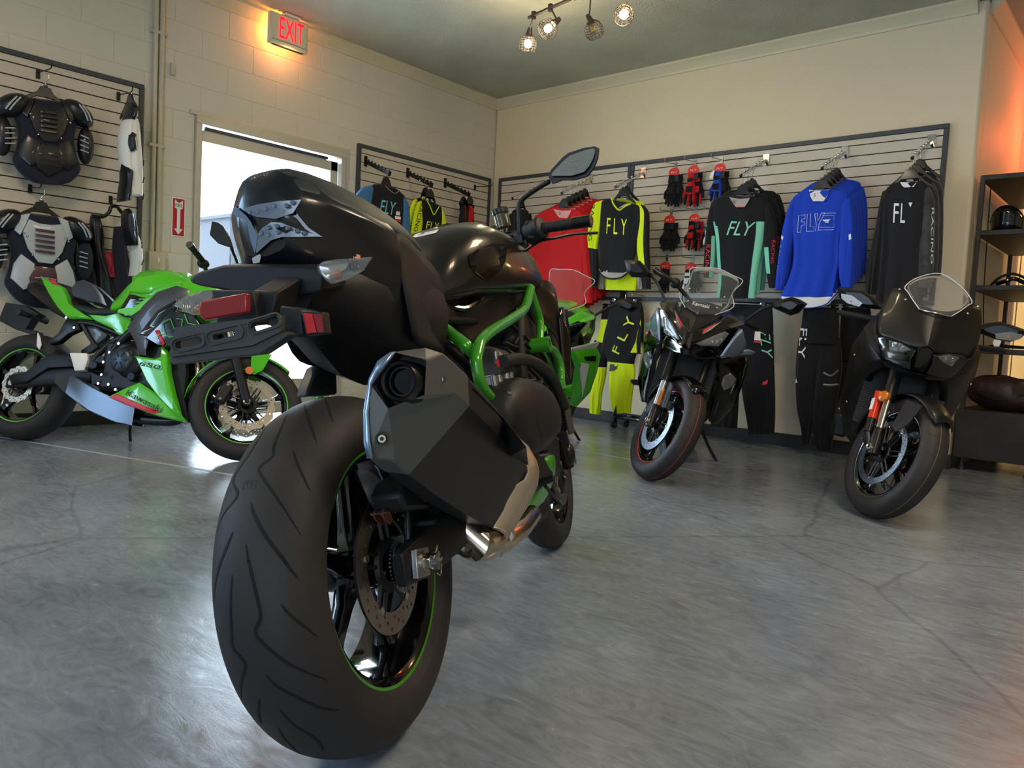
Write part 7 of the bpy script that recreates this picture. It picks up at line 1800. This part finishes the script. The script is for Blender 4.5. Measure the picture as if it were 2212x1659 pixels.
mb = MB(); ppoly(mb, cs[1], [(1652, 826), (1662, 820), (1660, 830), (1652, 832)], .006); ppoly(mb, cs[2], [(1591, 818), (1606, 832), (1596, 836), (1590, 826)], .006); mb.build('red_mark', P_red, t, ws=True)
mb = MB(); ppoly(mb, cs[2], [(1560, 760), (1578, 800), (1570, 800), (1556, 770)], .006); mb.build('lettering', P_mint, t, ws=True)
mb = MB(); ppoly(mb, cs[1], [(1636, 716), (1648, 717), (1648, 736), (1634, 735)], .012); mb.build('price_tag', m_white, t, ws=True); mb = MB(); ppoly(mb, cs[1], [(1634, 736), (1648, 737), (1648, 741), (1633, 740)], .013); mb.build('tag_stripe', P_red, t, ws=True)
t, cs = trousers('black trousers with white FLY letters down the thigh, under the blue jersey', .30, [(1736, 664, 1812, 664), (1732, 700, 1812, 700), (1726, 740, 1810, 745)],
    [[(1725, 730, 1780, 735), (1720, 780, 1776, 780), (1719, 830, 1770, 830), (1722, 880, 1764, 880), (1731, 925, 1756, 925), (1735, 962, 1750, 958)], [(1768, 730, 1816, 730), (1764, 800, 1818, 800), (1756, 880, 1806, 880), (1756, 940, 1800, 944), (1764, 972, 1796, 972)]], [F_blk], seed=11)
mb = MB(); ptext(mb, cs[1], 'FLY', 1737, 742, 64, 16, rot=95); mb.build('lettering', P_wht, t, ws=True)
mb = MB(); ppoly(mb, cs[1], [(1721, 826), (1723, 817), (1727, 827)], .006); mb.build('wing_emblem', P_wht, t, ws=True)
t, cs = trousers('plain black trousers behind the black sport motorcycle, right of the white-lettered pair', .18, [(1818, 664, 1880, 664), (1815, 720, 1884, 720), (1812, 780, 1886, 780)],
    [[(1806, 770, 1850, 770), (1800, 850, 1846, 850), (1802, 930, 1840, 930)], [(1846, 770, 1888, 770), (1850, 850, 1888, 850), (1852, 920, 1884, 920)]], [F_blk], seed=15)
# ---- body armour on the left slatwall
m_armor = mat('armour_plastic', '#12141a', .38, coat=.15); m_clear = mat('frosted_armour', '#aeb6bd', .35, coat=.2); m_foam = fab('armour_foam', '#1c2130'); m_tint = mat('smoked_red_plastic', '#4c3038', .3, coat=.3)
hook(WL, onX(82, 160, XL+SD+.005), .24, 'black peg hook above the upper chest protector', 'black peg hooks on the left slatwalls', rise=.025)
hook(WL, onX(256, 208, XL+SD+.005), .22, 'black peg hook above the white and black side protector', 'black peg hooks on the left slatwalls', rise=.025)
hook(WL, onX(65, 408, XL+SD+.005), .20, 'black peg hook above the clear chest protector', 'black peg hooks on the left slatwalls', rise=.025)
hook(WL, onX(239, 432, XL+SD+.005), .16, 'black peg hook above the black harness', 'black peg hooks on the left slatwalls', rise=.025)
def chest(cx, cy, s, d, m1, m2, m3, label, dark=True, wedge=None):
    """chest protector; cx, cy = neck centre px, s = px scale"""
    q = lambda x, y: (cx+x*s, cy+y*s+x*s*.12)
    t = garment('chest_protector', 'body armour', WL, d, (cx, cy), label, 'chest protectors on the left slatwall')
    def rows(L): return [(cx+a*s, cy+y*s+a*s*.10, cx+b*s, cy+y*s+b*s*.14) for a, y, b in L]
    c = Cloth(WL, d, rows([(-34, 10, 34), (-58, 22, 60), (-66, 50, 68), (-58, 85, 62), (-62, 120, 66), (-70, 150, 76), (-48, 178, 58), (-25, 190, 34)]), .12, .01, seed=3, n=44)
    c.mesh('foam_body', m3, t)
    P = lambda L, off: [c.front(*q(x, y), off) for x, y in L]
    def pl_(nm, L, off, m, th=.012):
        A_ = P(L, off); B_ = P(L, off+th); ce = sum(B_, Vector())/len(B_); MB().ring([A_, B_, [ce+(v-ce)*.82+NLf*.005 for v in B_]]).build(nm, m, t, ws=True, smooth=30)
    pl_('chest_plate', [(-30, 24), (-10, 30), (12, 30), (34, 26), (44, 52), (34, 80), (14, 104), (-12, 104), (-32, 80), (-42, 50)], .004, m1)
    for k in range(5): pl_('vent_rib', [(-20, 40+k*10), (18, 41+k*10), (17, 46+k*10), (-19, 45+k*10)], .02, m_armor if dark else m_tint, .006)
    for sd in (-1, 1):
        pl_('shoulder_strap', [(sd*26, 12), (sd*46, 18), (sd*56, 48), (sd*46, 56), (sd*36, 34)], .006, m2)
        pl_('side_plate', [(sd*20, 108), (sd*44, 92), (sd*56, 112), (sd*62, 140), (sd*40, 160), (sd*20, 150)], .004, m1)
    pl_('belly_plate', [(-18, 112), (18, 112), (30, 136), (26, 162), (0, 178), (-26, 162), (-30, 136)], .006, m1 if dark else m_tint)
    for k in range(3): MB().tube(smoothpath([tuple(c.front(*q(x, 132+k*11+abs(x)*.12), .024)) for x in (-20, -8, 6, 20)], 3), .004, 6).build('rib_arc', m2, t, ws=True)
    for (x, y) in ((-40, 50), (-34, 56), (40, 52), (46, 58), (-24, 92), (26, 94)): MB().sphere(c.front(*q(x, y), .02), .007, 8, 6).build('rivet', m_bolt, t, ws=True)
    for sd in (-1, 1):
        a = c.front(*q(sd*62, 30), 0); ctr = a+Vector((-.02, sd*.02, -.005))
        rr_ = []
        for i in range(6):
            th = R(-5+i*24); rr_.append([ctr+Vector((.085*math.sin(R(20+j*28))*1.0-.02, sd*(.12*math.cos(th)*.9), .10*math.sin(th))) + Vector((.05*math.cos(R(20+j*28)), 0, 0))*.4+Vector((0, sd*.02*j*.2, 0)) for j in range(6)])
        MB().sphere(ctr, 1, 14, 10, (.08, .105, .065), Matrix.Rotation(-sd*R(35), 3, 'X')).build('shoulder_cup', m_armor, t, ws=True)
        for k in range(2): MB().tube(smoothpath([tuple(ctr+Vector((.083, sd*(-.02+.02*k), .04))), tuple(ctr+Vector((.09, sd*(.01+.02*k), .0))), tuple(ctr+Vector((.075, sd*(.035+.02*k), -.045)))], 3), .005, 6).build('cup_trim', m_clear, t, ws=True)
        MB().sphere(ctr+Vector((0, sd*.05, -.19)), 1, 12, 8, (.05, .05, .12)).build('arm_guard', m3 if not dark else m_armor, t, ws=True)
        for k in range(4): MB().tube([ctr+Vector((.055, sd*.0, -.14-.03*k)), ctr+Vector((.05, sd*.05, -.15-.03*k))], .004, 6).build('arm_slot', m_clear, t, ws=True)
    p = c.front(*q(0, 6), -.05)
    h = hanger(p, (0, 1, 0), .34, p+Vector((0, 0, .13)), ('black hanger of the black chest protector, top left' if dark else 'black hanger of the clear and red chest protector'), 'black hangers of the chest protectors', NLf)
    return t, c
chest(97, 205, 1.0, .15, m_armor, m_armor, m_foam, 'black chest protector with shoulder cups at the top of the left slatwall')
chest(88, 452, 1.12, .14, m_clear, m_clear, m_foam, 'clear and smoked red chest protector with pale straps, below the black one', dark=False)
def side_armour(pts_w, pts_b, d, label):
    t = garment('chest_protector', 'body armour', WL, d, pts_w[0][:2], label, None)
    c = Cloth(WL, d, pts_w, .16, .01, seed=6); c.mesh('shell', m_white, t)
    for L in pts_b: c2 = Cloth(WL, d+.012, L, .16, .01, seed=7); c2.mesh('black_panel', m_armor, t)
    for k in range(5): MB().tube([c.front(pts_w[3][2]-4, 250+(pts_w[0][1]-225)+k*36, .02), c.front(pts_w[3][2]-8, 262+(pts_w[0][1]-225)+k*36, .02)], .004, 6).build('rivet_slot', m_armor, t, ws=True)
    return t
side_armour([(272, 252, 288, 250), (262, 275, 297, 270), (256, 310, 301, 310), (260, 350, 304, 350), (264, 390, 305, 392), (268, 420, 304, 424)],
    [[(277, 222, 283, 222), (272, 240, 290, 245), (270, 258, 284, 262)], [(268, 280, 290, 270), (264, 310, 292, 310), (270, 330, 290, 328)], [(262, 355, 284, 360), (264, 385, 280, 385), (260, 410, 278, 410), (257, 436, 276, 434)]], .26, 'white and black protector hung edge-on at the top right of the left slatwall')
p = WL.px(281, 226, .26); hanger(p, (1, 0, 0), .30, p+Vector((0, 0, .07)), 'black hanger of the white edge-on protector', 'black hangers of the chest protectors', Vector((0, -1, 0)))
side_armour([(276, 500, 286, 498), (282, 520, 296, 520), (286, 545, 301, 545), (287, 570, 300, 570), (284, 596, 296, 596)],
    [[(270, 452, 278, 450), (266, 470, 288, 475), (268, 500, 292, 505), (278, 530, 290, 530)]], .27, 'white and black ribbed protector hung edge-on below the other, above the green motorcycle')
# harness / backpack and black items
t = garment('harness', 'harness', WL, .10, (245, 460), 'black padded harness with a red panel hanging behind the green motorcycle', None)
for L, m in (([(195, 466, 214, 464), (194, 500, 222, 500), (198, 540, 224, 545), (208, 590, 236, 590), (212, 640, 250, 640)], m_armor), ([(246, 490, 268, 488), (243, 540, 274, 540), (240, 600, 284, 600), (236, 650, 284, 650)], m_foam), ([(222, 545, 243, 545), (226, 570, 244, 572), (232, 598, 246, 600)], mat('harness_red', '#8c1d2c', .6))):
    Cloth(WL, .10, L, .08, .01, seed=9).mesh('pad', m, t)
MB().tube([WL.px(x, y, .12) for x, y in smoothpath([(198, 466), (222, 468), (236, 458), (240, 447), (252, 446), (262, 458), (275, 470)], 3)], .012, 8).build('strap', m_armor, t, ws=True)
t = garment('chest_protector', 'body armour', WL, .065, (180, 520), 'dark protector behind the clear one, right of its arm guard', None)
Cloth(WL, .065, [(150, 500, 186, 505), (146, 540, 196, 545), (150, 590, 200, 590), (156, 640, 205, 640)], .07, .012, seed=12).mesh('foam_body', m_foam, t)
for x, y in ((168, 520), (160, 575)): MB().tube([WL.px(x, y, .105), WL.px(x-2, y+36, .105)], .005, 6).build('piping', m_clear, t, ws=True)
# ---- track lamp on the ceiling
m_bronze = mat('bronze_lamp', '#3c332f', .45, .6); m_bulbglow = mat('bulb_glow', '#fff2d8', .3, emit='#ffe2ae', estr=30)
ZL = 2.98
p0 = onZ(1146, 36, ZL); p1 = onZ(1330, -45, ZL); dd = (p1-p0).normalized()
t = empty('track_lamp', (p0+p1)/2, label='bronze track lamp with four wire cage heads, under the ceiling', cat='lamp')
MB().tube([p0-dd*.02, p1+dd*.1], .011, 12).build('rail', m_bronze, t, ws=True)
MB().tube([p0+dd*.42+Vector((0, 0, .03)), p0+dd*.72+Vector((0, 0, .03))], .006, 8).build('upper_rail', m_bronze, t, ws=True)
for k in (.45, .56, .68): MB().box(p0+dd*k+Vector((0, 0, .012)), (.02, .02, .06)).build('rail_clamp', m_bronze, t, ws=True, bev=.002)
MB().cyl(p0+dd*.56+Vector((0, 0, .03)), p0+dd*.56+Vector((0, 0, ZC-ZL)), .012, 12).build('ceiling_stem', m_bronze, t, ws=True)
MB().cyl(p0+dd*.56+Vector((0, 0, ZC-ZL-.025)), p0+dd*.56+Vector((0, 0, ZC-ZL)), .06, 24).build('ceiling_plate', m_bronze, t, ws=True)
def head(top, cpx, lit, r=.062, zc=2.80):
    """cage head: sleeve, cage of ribs and hoops, bulb; cpx = cage centre px"""
    c = onZ(cpx[0], cpx[1], zc); 
    MB().box(top, (.026, .026, .05)).build('rail_clamp', m_bronze, t, ws=True, bev=.002)
    ax = Vector(cpx[2]).normalized(); soc = c-ax*(r+.02)
    MB().tube([top, top*.3+soc*.7+Vector((0, 0, .01)), soc-ax*.01], .0055, 8).build('stem', m_bronze, t, ws=True)
    MB().cyl(soc-ax*.03, soc+ax*.028, .014, 14, r2=.026).build('socket', m_bronze, t, ws=True)
    u = ax.orthogonal().normalized(); v = ax.cross(u)
    def sp(th, ph, k=1.0): return c+ax*(-math.cos(th)*r*1.12)+(u*math.cos(ph)+v*math.sin(ph))*(math.sin(th)*r*k)
    cg = MB()
    for i in range(14): cg.tube([sp(R(22+j*13), 2*math.pi*i/14) for j in range(9)], .0016, 5)
    for j in range(8): cg.tube([sp(R(26+j*14.3), 2*math.pi*i/24) for i in range(24)], .0016, 5, loop=True, caps=False)
    cg.build('wire_cage', m_bronze, t, ws=True)
    b = MB().sphere(c-ax*.008, .028, 16, 10).build('bulb', m_bulbglow if lit else mat('bulb_off', '#c9b98a', .05, trans=.7, ior=1.2), t, ws=True)
    if lit:
        l = light('track_lamp_light', 'POINT', c-ax*.008, 22, (1.0, .80, .48), .036)
for k, cpx, lit in ((.035, (1140, 97, (-.25, .15, -1)), True), (.21, (1182, 63, (-.5, -.55, -.7)), True), (.60, (1283, 66, (.35, .25, -.9)), False), (.90, (1347, 33, (.2, -.6, -.7)), True)):
    head(p0+dd*k, cpx, lit)
# ---- shelf unit in the hall
m_swood = mat('dark_stained_wood', '#2b241f', .5, var='#1e1916', vscale=9)
m_spost = mat('shelf_steel', '#3a342f', .45, .5)
sx0, sx1, sy0, sy1 = -1.145, -.70, 5.97, 7.25
t = empty('shelf_unit', ((sx0+sx1)/2, (sy0+sy1)/2, 0), label='dark wood and steel shelf unit in the hall at the right edge', cat='shelf')
for x in (sx0, sx1):
    for y in (sy0, sy1): MB().box((x+(.012 if x == sx0 else -.012), y+(.012 if y == sy0 else -.012), 1.04), (.028, .028, 1.88)).build('post', m_spost, t, ws=True, bev=.002)
for z in (1.985, 1.62, 1.255, .835): MB().box(((sx0+sx1)/2, (sy0+sy1)/2, z-.018), (sx1-sx0-.004, sy1-sy0-.004, .034)).build('shelf_board', m_swood, t, ws=True, bev=.003)
MB().box(((sx0+sx1)/2, (sy0+sy1)/2, .25), (sx1-sx0+.04, sy1-sy0+.02, .33)).build('base_cabinet', m_swood, t, ws=True, bev=.004)
MB().box((sx1+.018, sy0+.3, .25), (.008, .5, .28)).build('cabinet_door', m_swood, t, ws=True, bev=.003)
for x in (sx0+.03, sx1-.03):
    for y in (sy0+.04, sy1-.04): MB().lathe([(.016, 0.095), (.016, .03), (.024, .024), (.026, 0)], (x, y, 0), (0, 0, 1), 16).build('foot', m_spost, t, ws=True)
MB().tube(smoothpath([(-1.165, 6.42, 2.0), (-1.163, 6.45, 1.6), (-1.16, 6.5, 1.2), (-1.15, 6.6, .86)], 5), .004, 6).build('cable', m_blk, None); tag(bpy.data.objects['cable'], 'thin black cable hanging down the hall wall behind the shelves', 'cable')
sv = mat('visor_black', '#0f0f12', .12, coat=.6)
t = empty('visor', (-1.0, 6.1, 1.621), label='dark curved visor standing on the second shelf from the top', cat='visor')
mb = MB(); rows_ = []
for i in range(9):
    a = R(-70+i*17.5); rows_.append([Vector((-1.0+.11*math.sin(a), 6.22-.16*math.cos(a), 1.621+z*(1-.65*(a/1.3)**2))) for z in (0, .06, .12, .17)])
mb.grid(rows_); mb.build('shell', sv, t, ws=True, solid=.004, smooth=60); MB().tube([r_[-1] for r_ in rows_], .003, 6).build('edge_trim', m_rub, t, ws=True)
t = empty('goggles', (-.95, 6.12, 1.256), label='black goggles with strap lying on the third shelf from the top', cat='goggles')
MB().tube(smoothpath([(-1.05, 6.08, 1.262), (-1.0, 6.06, 1.31), (-.93, 6.05, 1.335), (-.86, 6.06, 1.31), (-.80, 6.08, 1.265)], 5), .009, 8).build('strap', m_rub, t, ws=True)
MB().tube(smoothpath([(-1.02, 6.10, 1.274), (-.97, 6.08, 1.288), (-.92, 6.08, 1.305), (-.86, 6.10, 1.278)], 5), .014, 10).build('frame', sv, t, ws=True)
t = empty('sunglasses', (-.93, 6.05, .836), label='black folded sunglasses with a white price tag on the shelf above the cabinet gap', cat='glasses')
MB().tube(smoothpath([(-1.02, 6.03, .85), (-.95, 6.02, .858), (-.88, 6.03, .855), (-.78, 6.06, .848)], 5), .008, 8).build('frame', sv, t, ws=True)
MB().tube([(-1.0, 6.08, .846), (-.80, 6.10, .846)], .005, 8).build('temple', sv, t, ws=True)
MB().prism([(-.985, 6.0, .85), (-.955, 5.995, .85), (-.945, 5.995, .885), (-.962, 5.997, .905), (-.985, 6.0, .897), (-.995, 6.0, .875)], (0, .002, 0)).build('price_tag', m_white, t, ws=True)
m_bag = mat('brown_leather', '#3a2620', .5, var='#2a1b17', vscale=14, bump=(30, .6, .01))
def bag(c, sc, label, m):
    t = empty('duffel_bag', c, label=label, cat='bag')
    mb = MB(); rings = []
    for i in range(17):
        a = math.pi*i/16; ring = []
        for j in range(20):
            b2 = 2*math.pi*j/20; v = Vector((math.cos(a)*sc[0], math.sin(a)**.6*math.cos(b2)*sc[1], math.sin(a)**.6*math.sin(b2)*sc[2])); v *= 1+.22*noise.noise(v*8+Vector((3, 1, 2))); v.z = max(v.z, -sc[2]*.85); ring.append(Vector(c)+Vector((0, 0, sc[2]*.85))+v)
        rings.append(ring)
    mb.ring(rings).build('body', m, t, ws=True, smooth=70)
    top = Vector(c)+Vector((0, 0, sc[2]*1.5)); MB().tube(smoothpath([tuple(top+Vector((-sc[0]*.6, -.05, -.04))), tuple(top+Vector((-sc[0]*.2, -.08, .03))), tuple(top+Vector((sc[0]*.3, -.08, .02))), tuple(top+Vector((sc[0]*.7, -.05, -.05)))], 4), .009, 8).build('handle', m, t, ws=True)
    MB().tube(smoothpath([tuple(Vector(c)+Vector((-sc[0]*.9, -sc[1]*.7, sc[2]*.9))), tuple(Vector(c)+Vector((0, -sc[1]*1.0, sc[2]*.6))), tuple(Vector(c)+Vector((sc[0]*.9, -sc[1]*.7, sc[2]*1.1)))], 5), .006, 6).build('seam_piping', m_rub, t, ws=True)
bag((-.93, 6.24, .418), (.20, .18, .13), 'brown leather bag slumped on the cabinet of the shelf unit', m_bag)
# ---- black wheeled stand by the yellow trousers
pf = [onZ(1325, 925, .0), onZ(1358, 922, .0)]
c0 = pf[0].copy(); ux = Vector((1, -.1, 0)).normalized(); uy = Vector((.1, 1, 0)).normalized()
t = empty('paddock_stand', c0, label='black wheeled stand on the floor between the yellow trousers and the grey motorcycle', cat='stand')
def S_(a, b, z): return c0+ux*a+uy*b*.45+Vector((0, 0, z))
m_std = mat('stand_black', '#101114', .3, coat=.3)
for pts in ([S_(0, 0, .10), S_(.34, 0, .10)], [S_(0, 0, .10), S_(.0, .36, .10)], [S_(.34, 0, .10), S_(.34, .36, .10)], [S_(0, .36, .10), S_(.34, .36, .10)], [S_(0, 0, .10), S_(.02, .03, .20), S_(.10, .10, .40)], [S_(.34, 0, .10), S_(.34, .05, .22), S_(.28, .10, .40)], [S_(.10, .10, .40), S_(.28, .10, .40)]):
    for a, b in zip(pts[:-1], pts[1:]): MB().tube([a, b], .015, 8).build('rail', m_std, t, ws=True)
MB().box(S_(.19, .10, .42), (.10, .06, .025)).build('cradle', m_rub, t, ws=True, bev=.004)
for a, b in ((0, 0), (.34, 0), (0, .36), (.34, .36)):
    MB().box(S_(a, b, .07), (.035, .045, .04)).build('caster_fork', m_std, t, ws=True, bev=.003); MB().cyl(S_(a, b, .035)-ux*.012, S_(a, b, .035)+ux*.012, .034, 20).build('caster_wheel', m_rub, t, ws=True); MB().cyl(S_(a, b, .035)-ux*.014, S_(a, b, .035)+ux*.014, .012, 12).build('caster_hub', m_bolt, t, ws=True)
